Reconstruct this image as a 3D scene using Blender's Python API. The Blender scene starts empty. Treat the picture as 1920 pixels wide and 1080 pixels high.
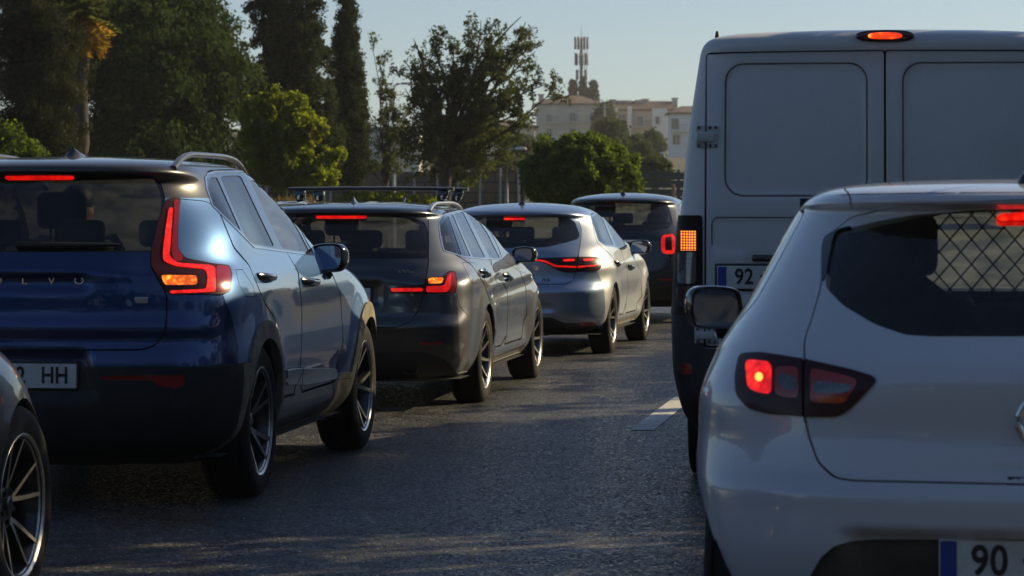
import bpy, bmesh, math, random
import numpy as np
from mathutils import Vector, Matrix
from mathutils.bvhtree import BVHTree
from mathutils.geometry import delaunay_2d_cdt

scene = bpy.context.scene
COL = scene.collection
R = math.radians
random.seed(7)

# ---------------------------------------------------------------- camera
CAMH, FPX, CX, CY = 1.37, 5300.0, 960.0, 391.0      # pixels of the 1920x1080 photograph
cam_d = bpy.data.cameras.new('camera')
cam_d.sensor_width = 36.0
cam_d.lens = 36.0 * FPX / 1920.0
cam_d.shift_y = -(540.0 - CY) / 1920.0
cam_d.clip_start, cam_d.clip_end = 0.1, 4000.0
cam_d.dof.use_dof = True
cam_d.dof.focus_distance = 16.0
cam_d.dof.aperture_fstop = 9.0
cam = bpy.data.objects.new('camera', cam_d)
cam.location = (0, 0, CAMH)
cam.rotation_euler = (R(90), 0, 0)
COL.objects.link(cam)
scene.camera = cam

# ---------------------------------------------------------------- sky, sun, exposure
SUN_AZ, SUN_EL = 63.0, 26.0                          # azimuth clockwise from the view direction (+Y)
world = bpy.data.worlds.new('World')
scene.world = world
world.use_nodes = True
wn = world.node_tree
sky = wn.nodes.new('ShaderNodeTexSky')
sky.sky_type = 'NISHITA'
sky.sun_disc = False
sky.sun_elevation = R(SUN_EL)
sky.sun_rotation = R(SUN_AZ)
sky.air_density, sky.dust_density, sky.ozone_density = 0.8, 0.45, 2.8
bg = wn.nodes['Background']
bg.inputs['Strength'].default_value = 0.078
wn.links.new(sky.outputs[0], bg.inputs['Color'])

sun_d = bpy.data.lights.new('sun', 'SUN')
sun_d.energy = 5.0
sun_d.angle = R(0.5)
sun_d.color = (1.0, 0.80, 0.47)
sun = bpy.data.objects.new('sun', sun_d)
sd = Vector((math.sin(R(SUN_AZ)) * math.cos(R(SUN_EL)), math.cos(R(SUN_AZ)) * math.cos(R(SUN_EL)), math.sin(R(SUN_EL))))
sun.rotation_euler = sd.to_track_quat('Z', 'Y').to_euler()
sun.location = (30, 10, 30)
COL.objects.link(sun)

vs = scene.view_settings
vs.view_transform = 'Standard'
vs.look = 'None'
vs.gamma = 1.0
vs.exposure = 0.35
scene.render.engine = 'CYCLES'
cy = scene.cycles
cy.use_denoising = True
cy.max_bounces = 10
cy.transparent_max_bounces = 16
cy.sample_clamp_indirect = 4.0
cy.caustics_reflective = True
cy.blur_glossy = 0.2
cy.caustics_refractive = False

# ---------------------------------------------------------------- small helpers
def wp(px, py, d):
    """world point at distance d seen at a pixel of the photograph"""
    return Vector(((px - CX) / FPX * d, d, CAMH - (py - CY) / FPX * d))

def mat(name, color=(.5, .5, .5), rough=.5, metal=0.0, coat=0.0, emit=None, estr=1.0, spec=.5):
    m = bpy.data.materials.new(name)
    m.use_nodes = True
    b = m.node_tree.nodes['Principled BSDF']
    b.inputs['Base Color'].default_value = (*color, 1)
    b.inputs['Roughness'].default_value = rough
    b.inputs['Metallic'].default_value = metal
    b.inputs['Coat Weight'].default_value = coat
    b.inputs['Coat Roughness'].default_value = .03
    b.inputs['Specular IOR Level'].default_value = spec
    if emit:
        b.inputs['Emission Color'].default_value = (*emit, 1)
        b.inputs['Emission Strength'].default_value = estr
    return m

def N(m, t, **kw):
    n = m.node_tree.nodes.new(t)
    for k, v in kw.items():
        if k in n.inputs.keys():
            n.inputs[k].default_value = v
        else:
            setattr(n, k, v)
    return n

def L(m, a, b):
    m.node_tree.links.new(a, b)

def noisy(m, scale=8.0, amount=.35, detail=6, bump=0.0, rough_amp=0.0, bscale=None, coord='Object', stretch=None):
    """break up the base colour of a plain material with noise, optional bump"""
    nt = m.node_tree
    b = nt.nodes['Principled BSDF']
    base = b.inputs['Base Color'].default_value[:]
    tc = N(m, 'ShaderNodeTexCoord')
    src = tc.outputs[coord]
    if stretch:
        mp = N(m, 'ShaderNodeMapping')
        mp.inputs['Scale'].default_value = stretch
        L(m, src, mp.inputs[0])
        src = mp.outputs[0]
    n = N(m, 'ShaderNodeTexNoise', Scale=scale, Detail=detail, Roughness=.65)
    L(m, src, n.inputs['Vector'])
    cr = N(m, 'ShaderNodeValToRGB')
    lo, hi = 1 - amount, 1 + amount
    cr.color_ramp.elements[0].position = .3
    cr.color_ramp.elements[1].position = .7
    cr.color_ramp.elements[0].color = (base[0] * lo, base[1] * lo, base[2] * lo, 1)
    cr.color_ramp.elements[1].color = (min(1, base[0] * hi), min(1, base[1] * hi), min(1, base[2] * hi), 1)
    L(m, n.outputs[0], cr.inputs[0])
    L(m, cr.outputs[0], b.inputs['Base Color'])
    if rough_amp:
        r0 = b.inputs['Roughness'].default_value
        mr = N(m, 'ShaderNodeMapRange')
        mr.inputs[3].default_value = max(0, r0 - rough_amp)
        mr.inputs[4].default_value = min(1, r0 + rough_amp)
        L(m, n.outputs[0], mr.inputs[0])
        L(m, mr.outputs[0], b.inputs['Roughness'])
    if bump:
        n2 = N(m, 'ShaderNodeTexNoise', Scale=bscale or scale * 6, Detail=5)
        L(m, src, n2.inputs['Vector'])
        bp = N(m, 'ShaderNodeBump', Strength=bump, Distance=.02)
        L(m, n2.outputs[0], bp.inputs['Height'])
        L(m, bp.outputs[0], b.inputs['Normal'])
    return m

def paint(name, color, metal=.4, rough=.35, coat=1.0, dust=.3, dustcol=(.30, .25, .18), coat_rough=.03, top=.28):
    """car paint under clear coat with a film of road dust that thickens towards the sills"""
    m = mat(name, color, rough, metal, coat)
    b = m.node_tree.nodes['Principled BSDF']
    b.inputs['Coat Roughness'].default_value = coat_rough
    tc = N(m, 'ShaderNodeTexCoord')
    sx = N(m, 'ShaderNodeSeparateXYZ')
    L(m, tc.outputs['Object'], sx.inputs[0])
    h = N(m, 'ShaderNodeMapRange')
    h.inputs[1].default_value, h.inputs[2].default_value = .25, 1.1
    h.inputs[3].default_value, h.inputs[4].default_value = 1.0, top
    L(m, sx.outputs['Z'], h.inputs[0])
    n1 = N(m, 'ShaderNodeTexNoise', Scale=3.0, Detail=7, Roughness=.7)
    L(m, tc.outputs['Object'], n1.inputs['Vector'])
    r1 = N(m, 'ShaderNodeMapRange')
    r1.inputs[1].default_value, r1.inputs[2].default_value = .25, .8
    r1.inputs[3].default_value, r1.inputs[4].default_value = .55, 1.0
    L(m, n1.outputs[0], r1.inputs[0])
    n2 = N(m, 'ShaderNodeTexNoise', Scale=160.0, Detail=2)
    L(m, tc.outputs['Object'], n2.inputs['Vector'])
    a1 = N(m, 'ShaderNodeMath', operation='MULTIPLY')
    L(m, h.outputs[0], a1.inputs[0]); L(m, r1.outputs[0], a1.inputs[1])
    a2 = N(m, 'ShaderNodeMath', operation='MULTIPLY_ADD')
    L(m, n2.outputs[0], a2.inputs[0]); a2.inputs[1].default_value = .5; a2.inputs[2].default_value = .75
    a3 = N(m, 'ShaderNodeMath', operation='MULTIPLY')
    L(m, a1.outputs[0], a3.inputs[0]); L(m, a2.outputs[0], a3.inputs[1])
    a4 = N(m, 'ShaderNodeMath', operation='MULTIPLY', use_clamp=True)
    L(m, a3.outputs[0], a4.inputs[0]); a4.inputs[1].default_value = dust
    mix = N(m, 'ShaderNodeMix', data_type='RGBA')
    L(m, a4.outputs[0], mix.inputs['Factor'])
    mix.inputs[6].default_value = (*color, 1)
    mix.inputs[7].default_value = (*dustcol, 1)
    L(m, mix.outputs[2], b.inputs['Base Color'])
    b.inputs['Sheen Roughness'].default_value = .45
    b.inputs['Sheen Tint'].default_value = (1.0, .93, .78, 1)
    for nm, lo, hi in (('Sheen Weight', 0.0, .3), ('Roughness', rough, .7), ('Metallic', metal, 0.0), ('Coat Weight', coat, coat * .85), ('Coat Roughness', coat_rough, .09)):
        mr = N(m, 'ShaderNodeMapRange')
        mr.inputs[3].default_value, mr.inputs[4].default_value = lo, hi
        L(m, a4.outputs[0], mr.inputs[0])
        L(m, mr.outputs[0], b.inputs[nm])
    return m

def glass(name, tint=(.3, .32, .33), film=.03, rough=.0, ior=1.55, fc=(.42, .40, .34)):
    """thin automotive glass: tinted see-through sheet, mirror reflection by Fresnel, a slight film of dust"""
    m = bpy.data.materials.new(name)
    m.use_nodes = True
    nt = m.node_tree
    for n in list(nt.nodes):
        nt.nodes.remove(n)
    out = N(m, 'ShaderNodeOutputMaterial')
    tr = N(m, 'ShaderNodeBsdfTransparent')
    tr.inputs[0].default_value = (*tint, 1)
    d0 = N(m, 'ShaderNodeBsdfDiffuse')
    d0.inputs[0].default_value = (*fc, 1)
    d1 = N(m, 'ShaderNodeBsdfTranslucent')
    d1.inputs[0].default_value = (*fc, 1)
    df = N(m, 'ShaderNodeMixShader')
    L(m, d0.outputs[0], df.inputs[1]); L(m, d1.outputs[0], df.inputs[2])
    gl = N(m, 'ShaderNodeBsdfGlossy')
    gl.inputs['Roughness'].default_value = rough
    gl.inputs[0].default_value = (.95, .97, 1, 1)
    fr = N(m, 'ShaderNodeFresnel', IOR=ior)
    geo = N(m, 'ShaderNodeNewGeometry')                  # a thin pane reflects alike from both sides
    io = N(m, 'ShaderNodeMapRange')
    io.inputs[3].default_value, io.inputs[4].default_value = ior, 1.0 / ior
    L(m, geo.outputs['Backfacing'], io.inputs[0])
    L(m, io.outputs[0], fr.inputs['IOR'])
    nz = N(m, 'ShaderNodeTexNoise', Scale=9.0, Detail=6)
    tc = N(m, 'ShaderNodeTexCoord')
    L(m, tc.outputs['Object'], nz.inputs['Vector'])
    mr = N(m, 'ShaderNodeMapRange')
    mr.inputs[1].default_value, mr.inputs[2].default_value = .35, .8
    mr.inputs[3].default_value, mr.inputs[4].default_value = film * .4, film * 1.8
    L(m, nz.outputs[0], mr.inputs[0])
    m1 = N(m, 'ShaderNodeMixShader')
    L(m, mr.outputs[0], m1.inputs[0]); L(m, tr.outputs[0], m1.inputs[1]); L(m, df.outputs[0], m1.inputs[2])
    m2 = N(m, 'ShaderNodeMixShader')
    L(m, fr.outputs[0], m2.inputs[0]); L(m, m1.outputs[0], m2.inputs[1]); L(m, gl.outputs[0], m2.inputs[2])
    L(m, m2.outputs[0], out.inputs[0])
    return m

def link(name, mesh, mats, parent=None, smooth=35):
    o = bpy.data.objects.new(name, mesh)
    COL.objects.link(o)
    for m in (mats if isinstance(mats, (list, tuple)) else [mats]):
        mesh.materials.append(m)
    if smooth is not None:
        mesh.shade_smooth()
        if smooth < 180:
            mesh.set_sharp_from_angle(angle=R(smooth))
    if parent is not None:
        o.parent = parent
    return o

def obj(name, bm, mats, parent=None, smooth=35):
    me = bpy.data.meshes.new(name)
    bm.to_mesh(me)
    bm.free()
    return link(name, me, mats, parent, smooth)

def pyobj(name, verts, faces, mats, parent=None, smooth=35):
    me = bpy.data.meshes.new(name)
    me.from_pydata([tuple(v) for v in verts], [], faces)
    me.update()
    return link(name, me, mats, parent, smooth)

def thing(name, label, cat, loc=(0, 0, 0), rz=0.0, group=None):
    o = bpy.data.objects.new(name, None)
    COL.objects.link(o)
    o.location = loc
    o.rotation_euler = (0, 0, rz)
    o.empty_display_size = .3
    o['label'] = label
    o['category'] = cat
    if group:
        o['group'] = group
    return o

def box(bm, c, s, bevel=0.0, seg=2, rot=None, taper=None):
    """rounded box of size s about c; taper=(tx,ty) scales the top"""
    r = bmesh.ops.create_cube(bm, size=1.0)
    vs_ = r['verts']
    for v in vs_:
        t = (1.0, 1.0)
        if taper and v.co.z > 0:
            t = taper
        v.co = Vector((v.co.x * s[0] * t[0], v.co.y * s[1] * t[1], v.co.z * s[2]))
    if bevel:
        es = list({e for v in vs_ for e in v.link_edges})
        rb = bmesh.ops.bevel(bm, geom=es, offset=bevel, segments=seg, affect='EDGES', profile=.5)
        vs_ = [v for v in rb['verts']] + [v for v in vs_ if v.is_valid]
        vs_ = list(dict.fromkeys(vs_))
    for v in vs_:
        p = v.co
        if rot is not None:
            p = rot @ p
        v.co = p + Vector(c)
    return vs_

def tube(bm, pts, rad, seg=8, cap=True):
    """tube along points; rad a number or one radius per point"""
    pts = [Vector(p) for p in pts]
    n = len(pts)
    rings = []
    up = Vector((0, 0, 1))
    for i, p in enumerate(pts):
        t = (pts[min(i + 1, n - 1)] - pts[max(i - 1, 0)]).normalized()
        a = t.cross(up)
        if a.length < .05:
            a = t.cross(Vector((1, 0, 0)))
        a.normalize()
        b = t.cross(a)
        r = rad[i] if isinstance(rad, (list, tuple)) else rad
        rings.append([bm.verts.new(p + (a * math.cos(k * math.tau / seg) + b * math.sin(k * math.tau / seg)) * r) for k in range(seg)])
    for i in range(n - 1):
        for k in range(seg):
            bm.faces.new((rings[i][k], rings[i][(k + 1) % seg], rings[i + 1][(k + 1) % seg], rings[i + 1][k]))
    if cap:
        bm.faces.new(list(reversed(rings[0])))
        bm.faces.new(rings[-1])
    return rings

def sweep(bm, pts, prof, cap=True):
    """sweep a closed profile (side, up offsets) along points"""
    pts = [Vector(p) for p in pts]
    n = len(pts)
    rings = []
    for i, p in enumerate(pts):
        t = (pts[min(i + 1, n - 1)] - pts[max(i - 1, 0)]).normalized()
        a = t.cross(Vector((0, 0, 1))).normalized()
        b = a.cross(t)
        rings.append([bm.verts.new(p + a * q[0] + b * q[1]) for q in prof])
    m = len(prof)
    for i in range(n - 1):
        for k in range(m):
            bm.faces.new((rings[i][k], rings[i][(k + 1) % m], rings[i + 1][(k + 1) % m], rings[i + 1][k]))
    if cap:
        bm.faces.new(list(reversed(rings[0])))
        bm.faces.new(rings[-1])

def prism(bm, poly, depth, M=None):
    """extrude a 2D polygon (x, z) from y=0 to y=depth"""
    M = M or Matrix.Identity(4)
    a = [bm.verts.new(M @ Vector((p[0], 0, p[1]))) for p in poly]
    b = [bm.verts.new(M @ Vector((p[0], depth, p[1]))) for p in poly]
    n = len(poly)
    bm.faces.new(a)
    bm.faces.new(list(reversed(b)))
    for i in range(n):
        bm.faces.new((a[i], b[i], b[(i + 1) % n], a[(i + 1) % n]))
    bmesh.ops.recalc_face_normals(bm, faces=bm.faces)

def lathe(bm, prof, seg=48, axis='x', c=(0, 0, 0)):
    """revolve (axial, radius) pairs round the x axis"""
    rings = []
    for (a, r) in prof:
        rings.append([bm.verts.new((c[0] + a, c[1] + r * math.cos(k * math.tau / seg), c[2] + r * math.sin(k * math.tau / seg))) for k in range(seg)])
    for i in range(len(prof) - 1):
        for k in range(seg):
            bm.faces.new((rings[i][k], rings[i][(k + 1) % seg], rings[i + 1][(k + 1) % seg], rings[i + 1][k]))
    return rings

def rrect(w, h, r, seg=5, c=(0, 0)):
    pts = []
    for sx, sy, a0 in ((1, 1, 0), (-1, 1, 90), (-1, -1, 180), (1, -1, 270)):
        for k in range(seg + 1):
            a = R(a0 + 90 * k / seg)
            pts.append((c[0] + sx * (w / 2 - r) + r * math.cos(a), c[1] + sy * (h / 2 - r) + r * math.sin(a)))
    return pts

def text(name, s, size, m, parent, M, extrude=.0015, sx=1.0, align='CENTER', spacing=1.0, bold=0.0):
    """lettering as a mesh; M places text-space (x right, y up, z towards the reader)"""
    cu = bpy.data.curves.new('lettering', 'FONT')
    cu.body = s
    cu.size = size
    cu.extrude = extrude
    cu.offset = bold
    cu.align_x = align
    cu.align_y = 'CENTER'
    cu.space_character = spacing
    to = bpy.data.objects.new('lettering', cu)
    COL.objects.link(to)
    dg = bpy.context.evaluated_depsgraph_get()
    me = bpy.data.meshes.new_from_object(to.evaluated_get(dg))
    bpy.data.objects.remove(to)
    bpy.data.curves.remove(cu)
    me.transform(Matrix.Diagonal((sx, 1, 1, 1)))
    me.transform(M)
    me.materials.clear()
    return link(name, me, m, parent, None)
# ---------------------------------------------------------------- car shells
def pchip(x, y, xq):
    x = np.asarray(x, float); y = np.asarray(y, float)
    h = np.diff(x); dl = np.diff(y) / h
    d = np.zeros_like(y)
    for i in range(1, len(x) - 1):
        if dl[i - 1] * dl[i] > 0:
            w1, w2 = 2 * h[i] + h[i - 1], h[i] + 2 * h[i - 1]
            d[i] = (w1 + w2) / (w1 / dl[i - 1] + w2 / dl[i])
    d[0], d[-1] = dl[0], dl[-1]
    k = np.clip(np.searchsorted(x, xq) - 1, 0, len(h) - 1)
    t = (xq - x[k]) / h[k]
    t2, t3 = t * t, t * t * t
    return (2 * t3 - 3 * t2 + 1) * y[k] + (t3 - 2 * t2 + t) * h[k] * d[k] + (-2 * t3 + 3 * t2) * y[k + 1] + (t3 - t2) * h[k] * d[k + 1]

def sstep(a, b, x):
    t = np.clip((x - a) / (b - a), 0, 1)
    return t * t * (3 - 2 * t)

def chaikin(pts, it, closed):
    pts = [Vector(p) for p in pts]
    for _ in range(it):
        out = []
        n = len(pts)
        rng = range(n) if closed else range(n - 1)
        if not closed:
            out.append(pts[0])
        for i in rng:
            a, b = pts[i], pts[(i + 1) % n]
            out += [a * .75 + b * .25, a * .25 + b * .75]
        if not closed:
            out.append(pts[-1])
        pts = out
    return pts

def fillet(pts, r, closed):
    """round every corner of an outline by at most r, never more than 45% of an edge"""
    pts = [Vector((p[0], p[1])) for p in pts]
    n = len(pts)
    out = []
    for i in range(n):
        if not closed and i in (0, n - 1):
            out.append(pts[i]); continue
        p, a, c = pts[i], pts[i - 1], pts[(i + 1) % n]
        la, lc = (a - p).length, (c - p).length
        if la < 1e-6 or lc < 1e-6:
            out.append(p); continue
        qa = p + (a - p) / la * min(r, la * .45)
        qc = p + (c - p) / lc * min(r, lc * .45)
        out += [qa * (1 - t) ** 2 + p * 2 * t * (1 - t) + qc * t * t for t in (0, .25, .5, .75, 1)]
    return out

class Shell:
    """a car body as one smooth sheet: plan contours (superellipse ends, straight flanks) stacked by height"""
    def __init__(self, root, P, yaw, rows, step=.02, side_disp=None, rear_disp=None, smooth=1, roof_smooth=0, k=1.0):
        self.root = root
        self.k = k
        self.M = Matrix.Translation((P[0], P[1], 0)) @ Matrix.Rotation(-R(yaw), 4, 'Z')
        self.Mi = self.M.inverted()
        root.location = (P[0], P[1], 0)
        root.rotation_euler = (0, 0, -R(yaw))
        rows = np.array(rows, float)
        ds = np.sqrt(np.diff(rows[:, 0]) ** 2 + np.diff(rows[:, 1]) ** 2 + .5 * np.diff(rows[:, 2]) ** 2 + 1e-6)
        s = np.concatenate([[0], np.cumsum(ds)])
        nv = int(s[-1] / step) + 1
        sq = np.unique(np.concatenate([np.linspace(0, s[-1], nv)]))
        ev = np.stack([pchip(s, rows[:, k], sq) for k in range(8)], 1)
        pos = []
        for z, w, yr, Lr, nr, yf, Lf, nf in ev:
            w = max(w, .0005)
            ln = yf - yr
            if Lr + Lf > ln * .98:
                k = ln * .98 / (Lr + Lf)
                Lr, Lf = Lr * k, Lf * k
            t = np.pi / 2 * (.5 - .5 * np.cos(np.linspace(0, np.pi, 240)))
            rx = w * np.sin(t) ** (2 / nr); ry = yr + Lr * (1 - np.cos(t) ** (2 / nr))
            fx = w * np.sin(t[::-1]) ** (2 / nf); fy = yf - Lf * (1 - np.cos(t[::-1]) ** (2 / nf))
            def rs(x, y, n):
                d = np.concatenate([[0], np.cumsum(np.hypot(np.diff(x), np.diff(y)))])
                q = np.linspace(0, d[-1], n)
                return np.interp(q, d, x), np.interp(q, d, y)
            a = rs(rx, ry, 62)
            b = rs(np.array([w, w]), np.array([ry[-1], fy[0]]), 110)
            c = rs(fx, fy, 42)
            x = np.concatenate([a[0], b[0][1:], c[0][1:]]); y = np.concatenate([a[1], b[1][1:], c[1][1:]])
            pos.append(np.stack([x, y, np.full_like(x, z)], 1))
        G = np.array(pos)                                   # rows (height) x columns (u) x 3
        for _ in range(smooth):
            H = G.copy()
            H[1:-1] = .25 * G[:-2] + .5 * G[1:-1] + .25 * G[2:]
            G = H
        self.G = G
        if side_disp or rear_disp:
            nrm = self._normals(G)
            if side_disp:
                wgt = sstep(.35, .8, np.abs(nrm[..., 0]))
                G[..., 0] += wgt * side_disp(G[..., 0], G[..., 1], G[..., 2]) * (G[..., 0] > .02)
            if rear_disp:
                wgt = sstep(.35, .8, -nrm[..., 1])
                G[..., 1] -= wgt * rear_disp(G[..., 0], G[..., 1], G[..., 2])
            H = G.copy()
            H[1:-1] = .25 * G[:-2] + .5 * G[1:-1] + .25 * G[2:]
            G = H
        G[:, 0, 0] = 0; G[:, -1, 0] = 0
        G[..., :2] *= self.k
        G[..., 2] = CAMH + (G[..., 2] - CAMH) * self.k
        # full width: mirrored left half + right half
        Lh = G[:, :0:-1].copy(); Lh[..., 0] *= -1
        self.F = np.concatenate([Lh, G], 1)
        self.nc = G.shape[1] - 1                            # centre column
        self.Nn = self._normals(self.F)
        # normals of the centre line and mirrored side agree by construction
        mid = G[int(G.shape[0] * .15):int(G.shape[0] * .6)]
        du = np.linalg.norm(np.diff(mid, axis=1), axis=2).mean(0)
        U = np.concatenate([[0], np.cumsum(du)])
        self.U = np.concatenate([-U[:0:-1], U])
        dv = np.linalg.norm(np.diff(G[:, :150], axis=0), axis=2).mean(1)
        self.V = np.concatenate([[0], np.cumsum(np.maximum(dv, .004))])
        nr_, ncl = self.F.shape[:2]
        self.nr_, self.ncl = nr_, ncl
        vs_ = self.F.reshape(-1, 3)
        idx = np.arange(nr_ * ncl).reshape(nr_, ncl)
        tris = []
        for i in range(nr_ - 1):
            for j in range(ncl - 1):
                a, b, c, d = idx[i, j], idx[i, j + 1], idx[i + 1, j + 1], idx[i + 1, j]
                tris.append((int(a), int(b), int(c))); tris.append((int(a), int(c), int(d)))
        self.bvh = BVHTree.FromPolygons([Vector(v) for v in vs_], tris)
        self.regions = []
        self.rnd = 90.0 / P[1] * 1.0
        self.zmin = float(G[0, :, 2].min()) + .002
        self.zmin = self.zmin
        self.labels = None

    def _normals(self, G):
        du = np.gradient(G, axis=1); dv = np.gradient(G, axis=0)
        n = np.cross(du, dv)
        # (the sheet runs rear centre -> right side -> front, bottom -> top: this cross product points outwards)
        ln = np.linalg.norm(n, axis=2, keepdims=True)
        bad = ln[..., 0] < 1e-9
        n = n / np.maximum(ln, 1e-12)
        n[bad] = (0, 0, 1)
        return n

    # --- mapping onto the sheet
    def _uv_of_hit(self, p, ti):
        q = ti // 2
        i, j = divmod(q, self.ncl - 1)
        a, b, c, d = (Vector(self.F[i, j]), Vector(self.F[i, j + 1]), Vector(self.F[i + 1, j + 1]), Vector(self.F[i + 1, j]))
        def bary(p, A, B, C):
            v0, v1, v2 = B - A, C - A, p - A
            d00, d01, d11, d20, d21 = v0.dot(v0), v0.dot(v1), v1.dot(v1), v2.dot(v0), v2.dot(v1)
            den = d00 * d11 - d01 * d01
            if abs(den) < 1e-16:
                return 1, 0, 0
            v = (d11 * d20 - d01 * d21) / den; w = (d00 * d21 - d01 * d20) / den
            return 1 - v - w, v, w
        if ti % 2 == 0:
            w = bary(p, a, b, c); fj, fi = w[1] + w[2], w[2]
        else:
            w = bary(p, a, c, d); fj, fi = w[1], w[1] + w[2]
        fi = min(1, max(0, fi)); fj = min(1, max(0, fj))
        return Vector((self.U[j] + fj * (self.U[j + 1] - self.U[j]), self.V[i] + fi * (self.V[i + 1] - self.V[i])))

    def hit(self, kind, a, b):
        if kind in 'RSF':
            a, b = a * self.k, CAMH + (b - CAMH) * self.k
        elif kind == 'T':
            a, b = a * self.k, b * self.k
        if kind == 'P':
            o = self.Mi @ Vector((0, 0, CAMH))
            d = (self.Mi.to_3x3() @ Vector(((a - CX) / FPX, 1, (CY - b) / FPX))).normalized()
        elif kind == 'R':
            o, d = Vector((a, -4, max(b, self.zmin))), Vector((0, 1, 0))
        elif kind == 'S':
            o, d = Vector((4, a, max(b, self.zmin))), Vector((-1, 0, 0))
        elif kind == 'F':
            o, d = Vector((a, 9, max(b, self.zmin))), Vector((0, -1, 0))
        elif kind == 'T':
            o, d = Vector((a, b, 6)), Vector((0, 0, -1))
        p, n, ti, _ = self.bvh.ray_cast(o, d)
        if p is not None and kind == 'P':
            i_, j_ = divmod(ti // 2, self.ncl - 1)
            if Vector(self.Nn[i_, j_]).dot(d) > .05:        # slipped past the near side: take the nearest skin instead
                p = None
        if p is None:
            best = None
            cen = Vector((0, 1.2, .8))
            t0 = (cen - o).dot(d)
            for k in range(-24, 25):
                q = o + d * (t0 + k * .12)
                r = self.bvh.find_nearest(q)
                if best is None or r[3] < best[3]:
                    best = r
            p, n, ti, _ = best
        return p, ti

    def at(self, kind, a, b):
        """surface point (car space) seen through (a, b)"""
        return Vector(self.hit(kind, a, b)[0])

    def normal_at(self, kind, a, b):
        p, ti = self.hit(kind, a, b)
        uv = self._uv_of_hit(p, ti)
        return Vector(self.ev(np.array([[uv.x, uv.y]]))[1][0])

    def trace(self, pts, kind='P', closed=True, rnd=None, centre=False, step=None):
        """outline -> points of the sheet's own (u, v) plane"""
        pts = [Vector((p[0], p[1])) for p in pts]
        if rnd is None:
            rnd = self.rnd if kind == 'P' else 2.0
        if rnd:
            pts = fillet(pts, rnd * (1 if kind == 'P' else .01), closed and not centre)
        if step is None:
            step = .02 * FPX / (self.M.translation.y) if kind == 'P' else .02
        dense = []
        n = len(pts)
        for i in range(n if (closed and not centre) else n - 1):
            a, b = pts[i], pts[(i + 1) % n]
            k = max(1, int((b - a).length / step))
            dense += [a.lerp(b, t / k) for t in range(k)]
        if centre or not closed:
            dense.append(pts[-1])
        out = []
        for p in dense:
            q, ti = self.hit(kind, p.x, p.y)
            out.append(self._uv_of_hit(q, ti))
        if centre and kind == 'F':                          # the sheet's seam runs down the nose
            for p in out:
                p.x = abs(p.x)
            out[0].x = out[-1].x = self.U[-1]
            return out
        if centre:
            out[0].x = 0; out[-1].x = 0
            sg = 1 if sum(p.x for p in out) > 0 else -1
            out = [Vector((abs(p.x), p.y)) for p in out]
            out = out + [Vector((-p.x, p.y)) for p in reversed(out[1:-1])]
        return out

    def multi(self, *runs):
        out = []
        for kd, pts in runs:
            out += self.trace(pts, kd, False)
        return out

    def region(self, key, pts, kind='P', rnd=None, centre=False, mirror=True, uv=None, inset=0.0):
        lp = uv if uv is not None else self.trace(pts, kind, True, rnd, centre)
        if inset:
            lp = inset_loop(lp, inset)
        self.regions.append((key, lp))
        if mirror and (not centre or kind == 'F'):
            self.regions.append((key, [Vector((-p.x, p.y)) for p in lp]))
        return lp

    def strip(self, key, pts, width=.006, kind='P', closed=False, rnd=None, centre=False, mirror=True, uv=None):
        lp = uv if uv is not None else self.trace(pts, kind, closed, rnd, centre)
        n = len(lp)
        closed = closed or centre
        quads = []
        for i in range(n if closed else n - 1):
            a, b = lp[i], lp[(i + 1) % n]
            t = b - a
            if t.length < 1e-5:
                continue
            t.normalize()
            nn = Vector((-t.y, t.x)) * width / 2
            a2, b2 = a - t * width * .25, b + t * width * .25
            quads.append([a2 + nn, a2 - nn, b2 - nn, b2 + nn])
        for q in quads:
            self.regions.append((key, q))
            if mirror and not centre:
                self.regions.append((key, [Vector((-p.x, p.y)) for p in q]))
        return lp

    def circle(self, key, y, z, r, n=72, mirror=True):
        pts = [(y + r * math.cos(k * math.tau / n), max(self.zmin, z + r * math.sin(k * math.tau / n))) for k in range(n)]
        keep = []
        for p in pts:
            if not keep or (Vector(p) - Vector(keep[-1])).length > .004:
                keep.append(p)
        lp = [self._uv_of_hit(*self.hit('S', *p)) for p in keep]
        # let the opening run off the lower edge
        for p in lp:
            if p.y < .012:
                p.y = 0.0
        self.region(key, None, uv=lp, mirror=mirror)

    def above(self, key, z):
        """everything over a height"""
        zz = self.F[:, self.nc, 2] if False else self.F[:, :, 2].mean(1)
        i = int(np.searchsorted(zz, z))
        v0 = self.V[min(i, len(self.V) - 1)]
        self.regions.append((key, [Vector((self.U[0], v0)), Vector((self.U[-1], v0)), Vector((self.U[-1], self.V[-1])), Vector((self.U[0], self.V[-1]))]))

    def build(self):
        rj = np.random.default_rng(3)                        # (a hair of jitter keeps the triangulation clear of collinear rows)
        vs_ = []
        for i in range(self.nr_):
            for j in range(self.ncl):
                jx, jy = (0, 0) if i in (0, self.nr_ - 1) or j in (0, self.ncl - 1) else rj.uniform(-5e-4, 5e-4, 2)
                vs_.append(Vector((self.U[j] + jx, self.V[i] + jy)))
        edges, loops = [], []
        for key, lp in self.regions:
            n0 = len(vs_)
            pl = []
            fine = []                                       # no edge longer than the sheet can bend
            for k_ in range(len(lp)):
                p_, q_ = lp[k_], lp[(k_ + 1) % len(lp)]
                m_ = max(1, int((q_ - p_).length / .03))
                fine += [p_.lerp(q_, t_ / m_) for t_ in range(m_)]
            for p in fine:
                q = (min(self.U[-1], max(self.U[0], p.x)), min(self.V[-1], max(0, p.y)))
                if not pl or abs(q[0] - pl[-1][0]) + abs(q[1] - pl[-1][1]) > 2e-4:
                    pl.append(q)
            vs_ += [Vector(q) for q in pl]
            edges += [(n0 + k, n0 + (k + 1) % len(pl)) for k in range(len(pl))]
            loops.append((key, np.array(pl)))
        r = delaunay_2d_cdt(vs_, edges, [], 0, 1e-5, False)
        self.uv = np.array([(p.x, p.y) for p in r[0]])
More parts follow.
